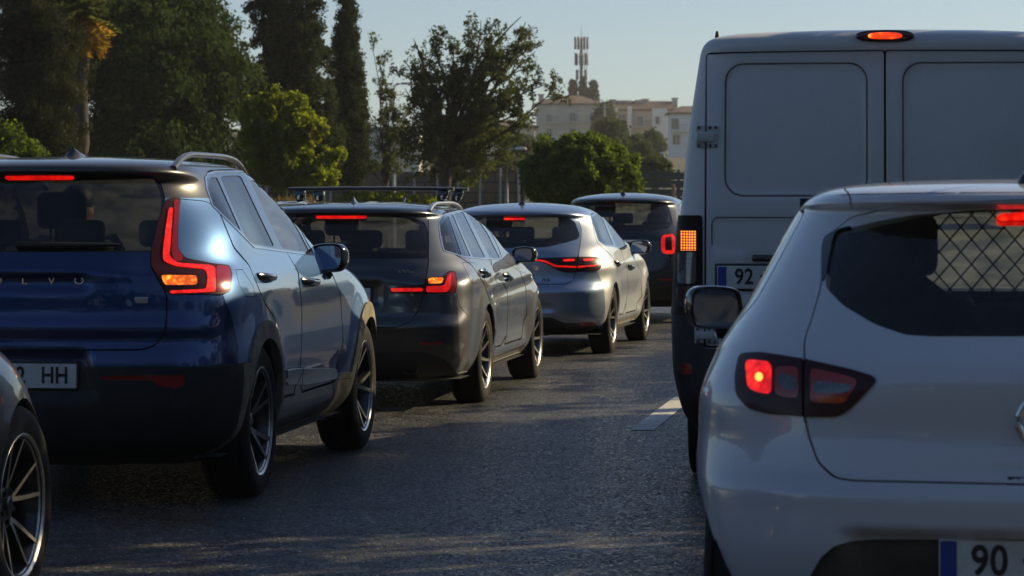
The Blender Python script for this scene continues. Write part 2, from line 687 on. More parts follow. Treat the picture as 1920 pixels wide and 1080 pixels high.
        self.tri = np.array([f for f in r[2]])
        cen = self.uv[self.tri].mean(1)
        self.lab = np.full(len(cen), 'body', dtype=object)
        for key, pl in loops:
            lo, hi = pl.min(0), pl.max(0)
            idx = np.nonzero((cen[:, 0] >= lo[0]) & (cen[:, 0] <= hi[0]) & (cen[:, 1] >= lo[1]) & (cen[:, 1] <= hi[1]))[0]
            if not len(idx):
                continue
            cx_, cy_ = cen[idx, 0], cen[idx, 1]
            ins = np.zeros(len(idx), bool)
            for k in range(len(pl)):
                (x1, y1), (x2, y2) = pl[k - 1], pl[k]
                if y1 == y2:
                    continue
                ins ^= ((y1 > cy_) != (y2 > cy_)) & (cx_ < (x2 - x1) * (cy_ - y1) / (y2 - y1) + x1)
            self.lab[idx[ins]] = key
        self.lab = self.lab.astype(str)
        self.side = np.sign(self.uv[self.tri].mean(1)[:, 0])
        self.P, self.Nv = self.ev(self.uv)
        # orient the triangles outwards
        a, b, c = (self.P[self.tri[:, k]] for k in range(3))
        fn = np.cross(b - a, c - a)
        area = np.linalg.norm(fn, axis=1)
        flip = (fn * self.Nv[self.tri].mean(1)).sum(1) < 0
        self.tri[flip] = self.tri[flip][:, ::-1]
        ok = area > 1e-9
        self.tri, self.lab, self.side = self.tri[ok], self.lab[ok], self.side[ok]

    def ev(self, uv):
        u = np.clip(uv[:, 0], self.U[0], self.U[-1]); v = np.clip(uv[:, 1], 0, self.V[-1])
        j = np.clip(np.searchsorted(self.U, u) - 1, 0, self.ncl - 2)
        i = np.clip(np.searchsorted(self.V, v) - 1, 0, self.nr_ - 2)
        fu = ((u - self.U[j]) / (self.U[j + 1] - self.U[j]))[:, None]
        fv = ((v - self.V[i]) / (self.V[i + 1] - self.V[i]))[:, None]
        def bl(A):
            return (A[i, j] * (1 - fu) + A[i, j + 1] * fu) * (1 - fv) + (A[i + 1, j] * (1 - fu) + A[i + 1, j + 1] * fu) * fv
        n = bl(self.Nn)
        n /= np.maximum(np.linalg.norm(n, axis=1, keepdims=True), 1e-9)
        return bl(self.F), n

    def part(self, name, keys, m, parent=None, off=0.0, thick=.012, side=None, flip=False, sel=None, big=False):
        """the faces of some regions as one mesh with its own edge turned inwards"""
        if isinstance(keys, str):
            keys = [keys]
        msk = np.isin(self.lab, keys)
        if side is not None:
            msk &= self.side == side
        if sel is not None:
            msk &= sel(self.P[self.tri].mean(1))
        t = self.tri[msk]
        if len(t) == 0:
            print('empty part', name, keys)
            return None
        if big:                                             # leave out stray slivers
            par = np.arange(t.max() + 1)
            for _ in range(400):
                m_ = par[t].min(1)
                new = par.copy()
                for k in range(3):
                    np.minimum.at(new, t[:, k], m_)
                new = new[new]
                if (new == par).all():
                    break
                par = new
            cid, cnt_ = np.unique(par[t[:, 0]], return_counts=True)
            t = t[np.isin(par[t[:, 0]], cid[cnt_ > .15 * len(t)])]
        ids, inv = np.unique(t, return_inverse=True)
        t = inv.reshape(t.shape)
        P, Nv = self.P[ids], self.Nv[ids]
        verts = P + Nv * off
        faces = [tuple(int(k) for k in f) for f in (t[:, ::-1] if flip else t)]
        nn = [tuple(x) for x in (-Nv if flip else Nv)]
        ln = [nn[k] for f in faces for k in f]
        vl = [tuple(v) for v in verts]
        if thick:
            cnt = {}
            for f in faces:
                for a, b in ((f[0], f[1]), (f[1], f[2]), (f[2], f[0])):
                    cnt[(a, b)] = 1
            rim = [(a, b) for (a, b) in cnt if (b, a) not in cnt]
            mp = {}
            for a, b in rim:
                for k in (a, b):
                    if k not in mp:
                        mp[k] = (len(vl), len(vl) + 1)
                        vl.append(tuple(verts[k]))
                        vl.append(tuple(verts[k] - Nv[k] * thick))
            for a, b in rim:
                faces.append((mp[b][0], mp[a][0], mp[a][1], mp[b][1]))
                ln += [(0, 0, 0)] * 4
        me = bpy.data.meshes.new(name)
        me.from_pydata(vl, [], faces)
        me.update()
        o = link(name, me, m, parent or self.root, None)
        me.shade_smooth()
        if thick and len(faces):
            me.set_sharp_from_angle(angle=R(50))
        me.normals_split_custom_set(ln)
        return o

def inset_loop(lp, d):
    n = len(lp)
    area = sum(lp[i].x * lp[(i + 1) % n].y - lp[(i + 1) % n].x * lp[i].y for i in range(n))
    s = 1 if area > 0 else -1
    out = []
    for i in range(n):
        t = lp[(i + 1) % n] - lp[i - 1]
        if t.length < 1e-9:
            out.append(lp[i].copy()); continue
        t.normalize()
        out.append(lp[i] + Vector((-t.y, t.x)) * d * s)
    return out

# ---------------------------------------------------------------- shared car materials
M = {}
M['tyre'] = noisy(mat('tyre_rubber', (.011, .011, .0115), .8, spec=.25), 30, .4, bump=.15)
M['plastic'] = noisy(mat('black_plastic', (.018, .018, .019), .55), 40, .35, bump=.08)
M['plastic_dusty'] = noisy(mat('dusty_plastic', (.11, .10, .08), .75, spec=.3), 12, .45, bump=.08)
M['cladding'] = noisy(mat('sunlit_dust_cladding', (.17, .148, .105), .75, spec=.3), 9, .5, bump=.1)  # dusty plastic, its colour brightened to gold to stand in for sun on the arches
M['apron'] = noisy(mat('apron_plastic', (.016, .018, .021), .6, spec=.35), 9, .35, bump=.1)
M['gloss_black'] = mat('gloss_black', (.008, .008, .009), .12, coat=1)
M['gap'] = mat('gap_dark', (.004, .004, .004), .9)
M['lining'] = noisy(mat('cabin_lining', (.018, .018, .02), .85), 20, .3)
M['seat'] = noisy(mat('seat_fabric', (.022, .022, .024), .85), 30, .3)
M['under'] = mat('underbody', (.008, .008, .008), .9)
M['chrome'] = mat('chrome', (.75, .74, .72), .12, 1.0)
M['alu'] = noisy(mat('machined_alloy', (.62, .60, .55), .3, 1.0), 40, .2)
M['alu_dark'] = mat('dark_alloy', (.03, .03, .032), .35, .6, coat=.5)
M['disc'] = mat('brake_steel', (.14, .13, .12), .4, 1.0)
M['black_metal'] = mat('black_metal', (.012, .012, .013), .35, .3, coat=.4)
M['mirror'] = mat('mirror_glass', (.75, .78, .8), .015, 1.0)
M['lens_dark'] = mat('dark_red_lens', (.035, .004, .005), .35, coat=.15, spec=.25)
M['lens_red'] = mat('red_lens', (.30, .008, .008), .2, coat=.8)
M['lens_clear'] = noisy(mat('smoked_lens', (.07, .07, .072), .15, coat=1), 60, .5)
M['lit_red'] = mat('lit_red', (.4, .01, .01), .3, coat=.4, emit=(1.0, .015, .008), estr=.85)
M['lit_red_hot'] = mat('lit_red_bright', (.4, .01, .01), .3, coat=.4, emit=(1.0, .028, .010), estr=1.6)
M['lit_amber'] = mat('lit_amber', (.5, .12, .01), .25, coat=1, emit=(1.0, .25, .012), estr=1.5)
M['plate'] = noisy(mat('number_plate_white', (.52, .52, .51), .45), 14, .18)
M['plate_blue'] = mat('number_plate_blue', (.01, .05, .28), .4)
M['ink'] = mat('plate_ink', (.012, .012, .012), .5)
M['plate_frame'] = mat('plate_frame_black', (.01, .01, .01), .4)
M['glass_dark'] = glass('privacy_glass', (.16, .175, .18), .04)
M['glass_mid'] = glass('tinted_glass', (.38, .40, .41), .035)
M['glass_clear'] = glass('clear_glass', (.72, .76, .76), .06)
M['glass_front'] = glass('windscreen_glass', (.74, .78, .78), .28, fc=(.6, .6, .55))
M['skin'] = mat('skin', (.42, .25, .18), .5)

def glow_pattern(m, scale, lo, hi, cold, hot, axis_scale=(1, 1, 1)):
    """lens facets with the bright lamp behind them: break up strength and colour of a lit lens"""
    b = m.node_tree.nodes['Principled BSDF']
    tc = N(m, 'ShaderNodeTexCoord')
    mp = N(m, 'ShaderNodeMapping')
    mp.inputs['Scale'].default_value = axis_scale
    L(m, tc.outputs['Object'], mp.inputs[0])
    v = N(m, 'ShaderNodeTexVoronoi', Scale=scale)
    L(m, mp.outputs[0], v.inputs['Vector'])
    n = N(m, 'ShaderNodeTexNoise', Scale=scale * .22, Detail=2)
    L(m, mp.outputs[0], n.inputs['Vector'])
    a = N(m, 'ShaderNodeMath', operation='MULTIPLY_ADD')
    L(m, v.outputs['Distance'], a.inputs[0]); a.inputs[1].default_value = .55; L(m, n.outputs[0], a.inputs[2])
    mr = N(m, 'ShaderNodeMapRange')
    mr.inputs[1].default_value, mr.inputs[2].default_value = .42, .98
    mr.inputs[3].default_value, mr.inputs[4].default_value = 1.0, 0.0
    L(m, a.outputs[0], mr.inputs[0])
    st = N(m, 'ShaderNodeMapRange')
    st.inputs[3].default_value, st.inputs[4].default_value = lo, hi
    L(m, mr.outputs[0], st.inputs[0])
    L(m, st.outputs[0], b.inputs['Emission Strength'])
    cr = N(m, 'ShaderNodeValToRGB')
    cr.color_ramp.elements[0].position = .35
    cr.color_ramp.elements[0].color = (*cold, 1)
    cr.color_ramp.elements[1].color = (*hot, 1)
    L(m, mr.outputs[0], cr.inputs[0])
    L(m, cr.outputs[0], b.inputs['Emission Color'])
glow_pattern(M['lit_amber'], 55, .35, 1.5, (1, .12, .004), (1, .42, .03))
glow_pattern(M['lit_red_hot'], 50, .42, 1.15, (1, .006, .003), (1, .045, .012))
glow_pattern(M['lit_red'], 40, .34, .72, (1, .006, .003), (1, .02, .008))
M['bulb'] = mat('bulb_glow', (.8, .4, .1), .3, emit=(1.0, .30, .05), estr=2.2)

# ---------------------------------------------------------------- wheels
def wheel(root, y, side, Rt, width, face, rim_r, spokes, yaw_steer=0.0, two_tone=True, face_mat=None, phase=.3):
    """one wheel; side +1 right, -1 left; the outer tyre face stands at x = side*face"""
    s = side
    e = bpy.data.objects.new('wheel', None)
    COL.objects.link(e)
    e.parent = root
    e.location = (s * (face - width / 2), y, Rt)
    e.rotation_euler = (0, 0, yaw_steer)
    h = width / 2
    bm = bmesh.new()
    r0 = rim_r
    prof = [(-h * .86, r0 - .01), (-h * .98, r0 + .015), (-h, Rt - (Rt - r0) * .45), (-h * .93, Rt - .025), (-h * .80, Rt - .006)]
    nseg = 7
    for k in range(nseg):                                  # tread with grooves
        a = -h * .74 + 2 * h * .74 * k / nseg
        b = a + 2 * h * .74 / nseg
        prof += [(a, Rt), (b - .006, Rt), (b - .005, Rt - .007), (b - .001, Rt - .007)]
    prof += [(h * .76, Rt), (h * .86, Rt - .006), (h * .95, Rt - .022), (h * 1.0, Rt - (Rt - r0) * .42), (h * 1.005, Rt - (Rt - r0) * .6), (h * .985, r0 + .02), (h * .95, r0 + .006), (h * .86, r0 - .01)]
    lathe(bm, [(s * a, r) for a, r in prof], 72)
    bmesh.ops.recalc_face_normals(bm, faces=bm.faces)
    obj('tyre', bm, M['tyre'], e, 40)
    bm = bmesh.new()
    lathe(bm, [(s * a, r) for a, r in ((-h * .85, r0 - .012), (-h * .6, r0 - .03), (h * .45, r0 - .03), (h * .8, r0 - .012), (h * .93, r0 - .002), (h * .955, r0 + .005), (h * .94, r0 + .008), (h * .86, r0 + .002))], 72)
    bmesh.ops.recalc_face_normals(bm, faces=bm.faces)
    for f in bm.faces:                                     # lip of the rim is machined
        c = f.calc_center_median()
        f.material_index = 1 if abs(c.x) > h * .78 and s * c.x > 0 else 0
        if f.normal.dot(Vector((0, -c.y, -c.z))) < 0 and abs(c.x) < h * .78:
            f.normal_flip()
    fm = face_mat or M['alu']
    rim = obj('rim', bm, [M['alu_dark'], fm], e, 40)
    # spokes
    bm = bmesh.new()
    n, double, spread, w0, w1, curve, dish, sweepa = (spokes[k] for k in ('n', 'double', 'spread', 'w0', 'w1', 'curve', 'dish', 'sweep'))
    R0, R1 = .055, r0 - .006
    NS = 10
    for k in range(n):
        for d in ((-1, 1) if double else (0,)):
            base = phase + k * math.tau / n
            fr, bk = [], []
            for q in range(NS + 1):
                t = q / NS
                r = R0 + (R1 - R0) * t
                off = d * spread * (t ** curve)
                ang = base + s * off / max(r, .02) * 1.0 + s * sweepa * t
                wd = (w0 + (w1 - w0) * t) / 2
                x = h * (.70 - dish * (1 - t) ** 2 + .16 * t ** 3)
                ca, sa = math.cos(ang), math.sin(ang)
                rad, tan = Vector((0, ca, sa)), Vector((0, -sa, ca))
                c = rad * r
                fr.append((bm.verts.new(c + tan * wd * .8 + Vector((s * x, 0, 0))), bm.verts.new(c - tan * wd * .8 + Vector((s * x, 0, 0)))))
                bk.append((bm.verts.new(c + tan * wd * 1.15 + Vector((s * (x - .035), 0, 0))), bm.verts.new(c - tan * wd * 1.15 + Vector((s * (x - .035), 0, 0)))))
            for q in range(NS):
                fs = [((fr[q][0], fr[q][1], fr[q + 1][1], fr[q + 1][0]), 1), ((fr[q][0], fr[q + 1][0], bk[q + 1][0], bk[q][0]), 0), ((fr[q][1], bk[q][1], bk[q + 1][1], fr[q + 1][1]), 0), ((bk[q][0], bk[q + 1][0], bk[q + 1][1], bk[q][1]), 0)]
                for vv, mi in fs:
                    f = bm.faces.new(vv)
                    f.material_index = mi if two_tone or mi == 0 else 1
                    if not two_tone:
                        f.material_index = 1
    bmesh.ops.recalc_face_normals(bm, faces=bm.faces)
    obj('spokes', bm, [M['alu_dark'], fm], rim, 30)
    bm = bmesh.new()
    xh = h * (.70 - dish)
    lathe(bm, [(s * a, r) for a, r in ((xh - .04, .078), (xh - .008, .078), (xh + .002, .068), (xh + .003, .036), (xh + .012, .034), (xh + .016, .028), (xh + .017, .001))], 32)
    for k in range(5):
        a = phase + (k + .5) * math.tau / 5
        lathe(bm, [(s * (xh - .002), .011), (s * (xh + .012), .010), (s * (xh + .014), .001)], 8, c=(0, .055 * math.cos(a), .055 * math.sin(a)))
    bmesh.ops.recalc_face_normals(bm, faces=bm.faces)
    obj('hub_cap', bm, fm if not two_tone else M['alu_dark'], rim, 30)
    bm = bmesh.new()
    lathe(bm, [(s * a, r) for a, r in ((-.01, .001), (-.01, r0 * .74), (.012, r0 * .74), (.012, .08), (.05, .078), (.05, .001))], 40)
    bmesh.ops.recalc_face_normals(bm, faces=bm.faces)
    obj('brake_disc', bm, M['disc'], e, 30)
    return e

SPOKES = dict(n=5, double=True, spread=.075, w0=.05, w1=.03, curve=1.4, dish=.28, sweep=.0)

# ---------------------------------------------------------------- things every car has
def wheel_wells(root, ys, Rt, Ra, w, depth=.34):
    for y in ys:
        for s in (-1, 1):
            bm = bmesh.new()
            x0, x1 = s * (w - .03), s * (w - depth)
            a = [bm.verts.new((x0, y + (Ra + .012) * math.cos(k * math.pi / 20), Rt + (Ra + .012) * math.sin(k * math.pi / 20))) for k in range(21)]
            b = [bm.verts.new((x1, v.co.y, v.co.z)) for v in a]
            a = [bm.verts.new((x0, a[0].co.y, .2))] + a + [bm.verts.new((x0, a[-1].co.y, .2))]
            b = [bm.verts.new((x1, b[0].co.y, .2))] + b + [bm.verts.new((x1, b[-1].co.y, .2))]
            for k in range(len(a) - 1):
                bm.faces.new((a[k], a[k + 1], b[k + 1], b[k]))
            bm.faces.new(b)
            obj('wheel_housing', bm, M['under'], root, 30)

def underbody(root, yr, yf, w, ys, Ra, z=.22):
    bm = bmesh.new()
    def slab(x0, x1, y0, y1):
        v = [bm.verts.new(p) for p in ((x0, y0, z), (x1, y0, z), (x1, y1, z), (x0, y1, z))]
        bm.faces.new(v)
    inner = w - .33
    slab(-inner, inner, yr + .06, yf - .1)
    for s in (-1, 1):
        a, b = (s * inner, s * (w - .05))
        for y0, y1 in ((yr + .14, ys[0] - Ra), (ys[0] + Ra, ys[1] - Ra), (ys[1] + Ra, yf - .35)):
            if y1 > y0:
                slab(min(a, b), max(a, b), y0, y1)
    box(bm, (0, (ys[0] + ys[1]) / 2, z - .02), (.30, ys[1] - ys[0], .06), .02)
    box(bm, (0, ys[0], .30), (w * 1.5, .09, .09), .03)
    tube(bm, [(.35, ys[0] - .45, .27), (-.30, ys[0] - .45, .27)], .09, 12)
    obj('underbody', bm, M['under'], root, 30)

def seats(root, yf, yb, zc, w=.36, rear=True, wheel_side=-1, dash_y=None, dash_z=.95):
    def one(y, x, wd, h):
        bm = bmesh.new()
        rt = Matrix.Rotation(R(-14), 3, 'X')
        box(bm, (x, y + .26, zc - .02), (wd, .52, .15), .05, 3)
        box(bm, (x, y - .06, zc + h * .5), (wd, .13, h), .05, 3, Matrix.Rotation(R(14), 3, 'X'))
        obj('seat', bm, M['seat'], root, 40)
        return y - .06 - math.sin(R(14)) * h * .5
    for s in (-1, 1):
        yy = one(yf, s * w, .50, .60)
        bm = bmesh.new()
        box(bm, (s * w, yy - .06, zc + .74), (.26, .09, .19), .04, 3)
        tube(bm, [(s * w - .06, yy - .05, zc + .55), (s * w - .06, yy - .06, zc + .68)], .008, 6)
        tube(bm, [(s * w + .06, yy - .05, zc + .55), (s * w + .06, yy - .06, zc + .68)], .008, 6)
        obj('headrest', bm, M['seat'], root, 40)
    if rear:
        yy = one(yb, 0, 1.25, .55)
        for x in (-.42, 0, .42):
            bm = bmesh.new()
            box(bm, (x, yy - .06, zc + .63), (.25, .08, .13), .035, 3)
            obj('headrest', bm, M['seat'], root, 40)
    if dash_y:
        bm = bmesh.new()
        box(bm, (0, dash_y, dash_z - .12), (1.38, .5, .26), .06, 3)
        obj('dashboard', bm, M['lining'], root, 40)
        bm = bmesh.new()
        c = Vector((wheel_side * w, dash_y - .40, dash_z - .05))
        rt = Matrix.Rotation(R(-68), 3, 'X')
        ring = [c + rt @ Vector((.185 * math.cos(k * math.tau / 28), .185 * math.sin(k * math.tau / 28), 0)) for k in range(29)]
        tube(bm, ring, .014, 8, False)
        tube(bm, [ring[0], c, ring[14]], .012, 6)
        tube(bm, [c, c + Vector((0, .3, -.05))], .03, 8)
        obj('steering_wheel', bm, M['gloss_black'], root, 40)
        bm = bmesh.new()
        box(bm, (0, dash_y - .30, zc + .86), (.22, .02, .065), .009, 2)
        tube(bm, [(0, dash_y - .29, zc + .87), (0, dash_y - .2, zc + .93)], .01, 6)
        obj('rear_view_mirror', bm, M['gloss_black'], root, 40)

def door_mirror(parent, c, s, w, h, body_m, shape=None, toe=6, depth=.13, stalk=None, tilt=-5, frame=.012):
    """door mirror at c (centre of its rear rim); s=+1 right, -1 left"""
    e = bpy.data.objects.new('door_mirror', None)
    COL.objects.link(e)
    e.parent = parent
    e.location = c
    e.rotation_euler = (R(tilt), 0, -R(toe + 8) * s)
    poly = shape or [(-.5, -.42), (-.46, .30), (-.30, .46), (.28, .50), (.47, .36), (.5, .0), (.44, -.36), (.30, -.5), (-.3, -.5)]
    poly = [(p.x, p.y) for p in chaikin([(q[0], q[1]) for q in poly], 3, True)]
    P = [(s * p[0] * w, p[1] * h) for p in poly]
    bm = bmesh.new()
    rings = []
    for (yy, k, sh) in ((.012, 1 - 2.4 * frame / h, 0), (0, 1 - 1.6 * frame / h, 0), (-.004, 1 - .6 * frame / h, 0), (.004, 1.0, 0), (depth * .35, 1.02, 0), (depth * .7, .88, 0), (depth * .93, .62, 0), (depth, .3, 0)):
        rings.append([bm.verts.new((p[0] * k, yy, p[1] * k)) for p in P])
    n = len(P)
    for a, b in zip(rings[:-1], rings[1:]):
        for k in range(n):
            bm.faces.new((a[k], a[(k + 1) % n], b[(k + 1) % n], b[k]))
    bm.faces.new(rings[-1])
    bmesh.ops.recalc_face_normals(bm, faces=bm.faces)
    obj('mirror_housing', bm, body_m, e, 50)
    bm = bmesh.new()
    k = 1 - 2.3 * frame / h
    f = bm.faces.new([bm.verts.new((p[0] * k, .010, p[1] * k)) for p in P])
    bmesh.ops.recalc_face_normals(bm, faces=bm.faces)
    if f.normal.y > 0:
        f.normal_flip()
    obj('mirror_glass', bm, M['mirror'], e, None)
    if stalk is not None:
        bm = bmesh.new()
        st = Vector(stalk)
        sweep(bm, [st, st.lerp(Vector((-s * w * .3, depth * .5, -h * .42)), .5) + Vector((0, 0, -.0)), Vector((-s * w * .22, depth * .45, -h * .38))], [(-.035, -.014), (.035, -.014), (.04, .014), (-.03, .014)])
        obj('mirror_stalk', bm, M['gloss_black'], e, 40)
    return e

def door_handle(parent, sh, a, b, s, m, lift=.03, hh=.016):
    """pull handle between surface points a and b (u, v) given as P pixels on the right side"""
    p0, p1 = Vector(a), Vector(b)
    bm = bmesh.new()
    pts = []
    NSEG = 10
    for k in range(NSEG + 1):
        t = k / NSEG
        p = p0.lerp(p1, t)
        up = lift * (1 - (2 * t - 1) ** 4)
        pts.append(Vector((s * (abs(p.x) + up), p.y, p.z)))
    prof = [(math.cos(q * math.tau / 10) * .011, math.sin(q * math.tau / 10) * hh) for q in range(10)]
    sweep(bm, pts, prof)
    bmesh.ops.recalc_face_normals(bm, faces=bm.faces)
    return obj('door_handle', bm, m, parent, 50)

def number_plate(root, c, txt, size=(.52, .11), rx=0.0, blue=True, frame=True, txt_w=.85, spacing=1.05, bits=None, rz=0.0):
    e = bpy.data.objects.new('number_plate', None)
    COL.objects.link(e)
    e.parent = root
    e.location = c
    e.rotation_euler = (R(rx), 0, R(rz))
    w, h = size
    if frame:
        bm = bmesh.new()
        box(bm, (0, .004, 0), (w + .022, .012, h + .024), .006, 2)
        obj('plate_holder', bm, M['plate_frame'], e, 40)
    bm = bmesh.new()
    box(bm, (0, -.004, 0), (w, .008, h), .002, 1)
    obj('plate_face', bm, M['plate'], e, 40)
    if blue:
        bm = bmesh.new()
        box(bm, (-w / 2 + .024, -.0075, 0), (.042, .003, h - .008), .001, 1)
        obj('plate_band', bm, M['plate_blue'], e, 40)
    T = Matrix.Rotation(R(90), 4, 'X')
    for (s, x) in (bits or [(txt, .02)]):
        text('plate_lettering', s, .105, M['ink'], e, Matrix.Translation((x, -.0092, 0)) @ T, .0008, txt_w, spacing=spacing, bold=.0022)
    return e

def whip(root, base, ln, lean, r=.006, boot=.035):
    bm = bmesh.new()
    b = Vector(base)
    top = b + Vector((0, -math.sin(R(lean)) * ln, math.cos(R(lean)) * ln))
    lathe_pts = [b, b + Vector((0, 0, .018)), b + Vector((0, 0, .03))]
    tube(bm, lathe_pts, [boot, boot * .75, .012], 14)
    tube(bm, [b + Vector((0, 0, .015)), b.lerp(top, .35), top], [.011, r, r * .7], 8)
    return obj('roof_antenna', bm, M['gloss_black'], root, 50)

def shark_fin(root, base, m, ln=.17, h=.065, w=.06, p=1.5):
    bm = bmesh.new()
    b = Vector(base)
    rings = []
    for k in range(9):
        t = k / 8
        y = ln * (t - .25)
        hh = h * (1 - t) ** .8 if t > .12 else h * (t / .12) ** .5
        hh = max(hh, .003)
        ww = w * (.35 + .65 * (1 - abs(2 * t - 1) ** 2.5))
        rings.append([bm.verts.new(b + Vector((q * ww / 2, y + (.02 * (1 - abs(q)) if t < .3 else 0), -.006 + hh * (1 - abs(q)) ** p))) for q in (-1, -.6, -.28, -.1, 0, .1, .28, .6, 1)])
    for a, c in zip(rings[:-1], rings[1:]):
        for k in range(8):
            bm.faces.new((a[k], a[k + 1], c[k + 1], c[k]))
    bm.faces.new(rings[0])
    bmesh.ops.recalc_face_normals(bm, faces=bm.faces)
    return obj('roof_antenna', bm, m, root, 60)
# ---------------------------------------------------------------- ground, road
def kind(o, k):
    o['kind'] = k
    return o

def terrain_z(x, y):
    z = 0.0
    t = min(1, max(0, (y - 125) / 375.0))
    z += 10.0 * t * t * (3 - 2 * t)
    z += 14.0 * min(1, max(0, (y - 500) / 300.0))
    return z - .06

def build_ground():
    xs = [-700, -400, -250, -160, -100, -60, -40, -25, -15, -8, 0, 8, 15, 25, 40, 60, 100, 160, 250, 400, 700]
    ys = [-300, -150, -80, -40, -20, 0, 10, 20, 30, 40, 55, 70, 90, 110, 125, 150, 180, 220, 260, 300, 350, 400, 450, 500, 560, 620, 700, 800, 1000, 1400]
    v = [(x, y, terrain_z(x, y)) for y in ys for x in xs]
    n = len(xs)
    f = [(j * n + i, j * n + i + 1, (j + 1) * n + i + 1, (j + 1) * n + i) for j in range(len(ys) - 1) for i in range(n - 1)]
    m = noisy(mat('dry_ground', (.058, .060, .026), .95), .22, .75, bump=.4, bscale=6)
    kind(pyobj('ground', v, f, m, None, 60), 'structure')

def lane_x(d):
    """x of the line between the two lanes at distance d (the road bends gently to the right)"""
    return .81 + .145 * (d - 17.5) + .0011 * (d - 17.5) * abs(d - 17.5)

def asphalt():
    m = mat('asphalt', (.04, .04, .042), .6, spec=.5)
    b = m.node_tree.nodes['Principled BSDF']
    tc = N(m, 'ShaderNodeTexCoord')
    v = N(m, 'ShaderNodeTexVoronoi', Scale=85.0)
    L(m, tc.outputs['Object'], v.inputs['Vector'])
    v2 = N(m, 'ShaderNodeTexVoronoi', Scale=85.0, feature='F1')
    n1 = N(m, 'ShaderNodeTexNoise', Scale=.55, Detail=6, Roughness=.62)
    L(m, tc.outputs['Object'], n1.inputs['Vector'])
    mp = N(m, 'ShaderNodeMapping')
    mp.inputs['Rotation'].default_value = (0, 0, R(8))
    mp.inputs['Scale'].default_value = (1.0, .10, 1)
    L(m, tc.outputs['Object'], mp.inputs[0])
    n2 = N(m, 'ShaderNodeTexNoise', Scale=1.6, Detail=4)
    L(m, mp.outputs[0], n2.inputs['Vector'])
    n3 = N(m, 'ShaderNodeTexNoise', Scale=28.0, Detail=4)
    L(m, tc.outputs['Object'], n3.inputs['Vector'])
    # stone colour per aggregate grain
    hs = N(m, 'ShaderNodeSeparateColor')
    L(m, v.outputs['Color'], hs.inputs[0])
    ramp = N(m, 'ShaderNodeValToRGB')
    e = ramp.color_ramp.elements
    e[0].position, e[0].color = 0.0, (.016, .0158, .016, 1)
    e[1].position, e[1].color = 1.0, (.26, .25, .235, 1)
    k = e.new(.72); k.color = (.038, .037, .0375, 1)
    k = e.new(.90); k.color = (.062, .060, .060, 1)
    L(m, hs.outputs[0], ramp.inputs[0])
    a = N(m, 'ShaderNodeMath', operation='ADD'); L(m, n1.outputs[0], a.inputs[0]); L(m, n2.outputs[0], a.inputs[1])
    mr = N(m, 'ShaderNodeMapRange')
    mr.inputs[1].default_value, mr.inputs[2].default_value = .7, 1.3
    mr.inputs[3].default_value, mr.inputs[4].default_value = .62, 1.25
    L(m, a.outputs[0], mr.inputs[0])
    mx = N(m, 'ShaderNodeMix', data_type='RGBA', blend_type='MULTIPLY')
    mx.inputs['Factor'].default_value = 1.0
    L(m, ramp.outputs[0], mx.inputs[6]); L(m, mr.outputs[0], mx.inputs[7])
    L(m, mx.outputs[2], b.inputs['Base Color'])
    # cracks and dark sealed joints
    nd = N(m, 'ShaderNodeTexNoise', Scale=2.2, Detail=5)
    L(m, tc.outputs['Object'], nd.inputs['Vector'])
    wv = N(m, 'ShaderNodeMix', data_type='RGBA', blend_type='LINEAR_LIGHT')
    wv.inputs['Factor'].default_value = .16
    L(m, tc.outputs['Object'], wv.inputs[6]); L(m, nd.outputs['Color'], wv.inputs[7])
    vc = N(m, 'ShaderNodeTexVoronoi', Scale=.42, feature='DISTANCE_TO_EDGE')
    L(m, wv.outputs[2], vc.inputs['Vector'])
    ck = N(m, 'ShaderNodeMapRange')
    ck.inputs[1].default_value, ck.inputs[2].default_value = .004, .016
    ck.inputs[3].default_value, ck.inputs[4].default_value = .38, 1.0
    L(m, vc.outputs['Distance'], ck.inputs[0])
    # stains: oil drips and wear as blotches
    n4 = N(m, 'ShaderNodeTexNoise', Scale=1.1, Detail=3, Roughness=.5)
    L(m, mp.outputs[0], n4.inputs['Vector'])
    n5 = N(m, 'ShaderNodeTexNoise', Scale=.9, Detail=6, Roughness=.7, Distortion=1.2)
    L(m, tc.outputs['Object'], n5.inputs['Vector'])
    bl = N(m, 'ShaderNodeMapRange')
    bl.inputs[1].default_value, bl.inputs[2].default_value = .36, .66
    bl.inputs[3].default_value, bl.inputs[4].default_value = .5, 1.9
    L(m, n5.outputs[0], bl.inputs[0])
    m2_ = N(m, 'ShaderNodeMath', operation='MULTIPLY')
    L(m, ck.outputs[0], m2_.inputs[0]); L(m, bl.outputs[0], m2_.inputs[1])
    mx2 = N(m, 'ShaderNodeMix', data_type='RGBA', blend_type='MULTIPLY')
    mx2.inputs['Factor'].default_value = 1.0
    L(m, mx.outputs[2], mx2.inputs[6]); L(m, m2_.outputs[0], mx2.inputs[7])
    L(m, mx2.outputs[2], b.inputs['Base Color'])
    rr = N(m, 'ShaderNodeMapRange')
    rr.inputs[3].default_value, rr.inputs[4].default_value = .15, .9
    L(m, hs.outputs[1], rr.inputs[0])
    L(m, rr.outputs[0], b.inputs['Roughness'])
    bp = N(m, 'ShaderNodeBump', Strength=.85, Distance=.006, Invert=True) if False else N(m, 'ShaderNodeBump')
    bp.inputs['Strength'].default_value = .9
    bp.inputs['Distance'].default_value = .006
    bp.invert = True
    L(m, v.outputs['Distance'], bp.inputs['Height'])
    bp2 = N(m, 'ShaderNodeBump')
    bp2.inputs['Strength'].default_value = .5
    bp2.inputs['Distance'].default_value = .02
    L(m, n3.outputs[0], bp2.inputs['Height']); L(m, bp.outputs[0], bp2.inputs['Normal'])
    L(m, bp2.outputs[0], b.inputs['Normal'])
    return m

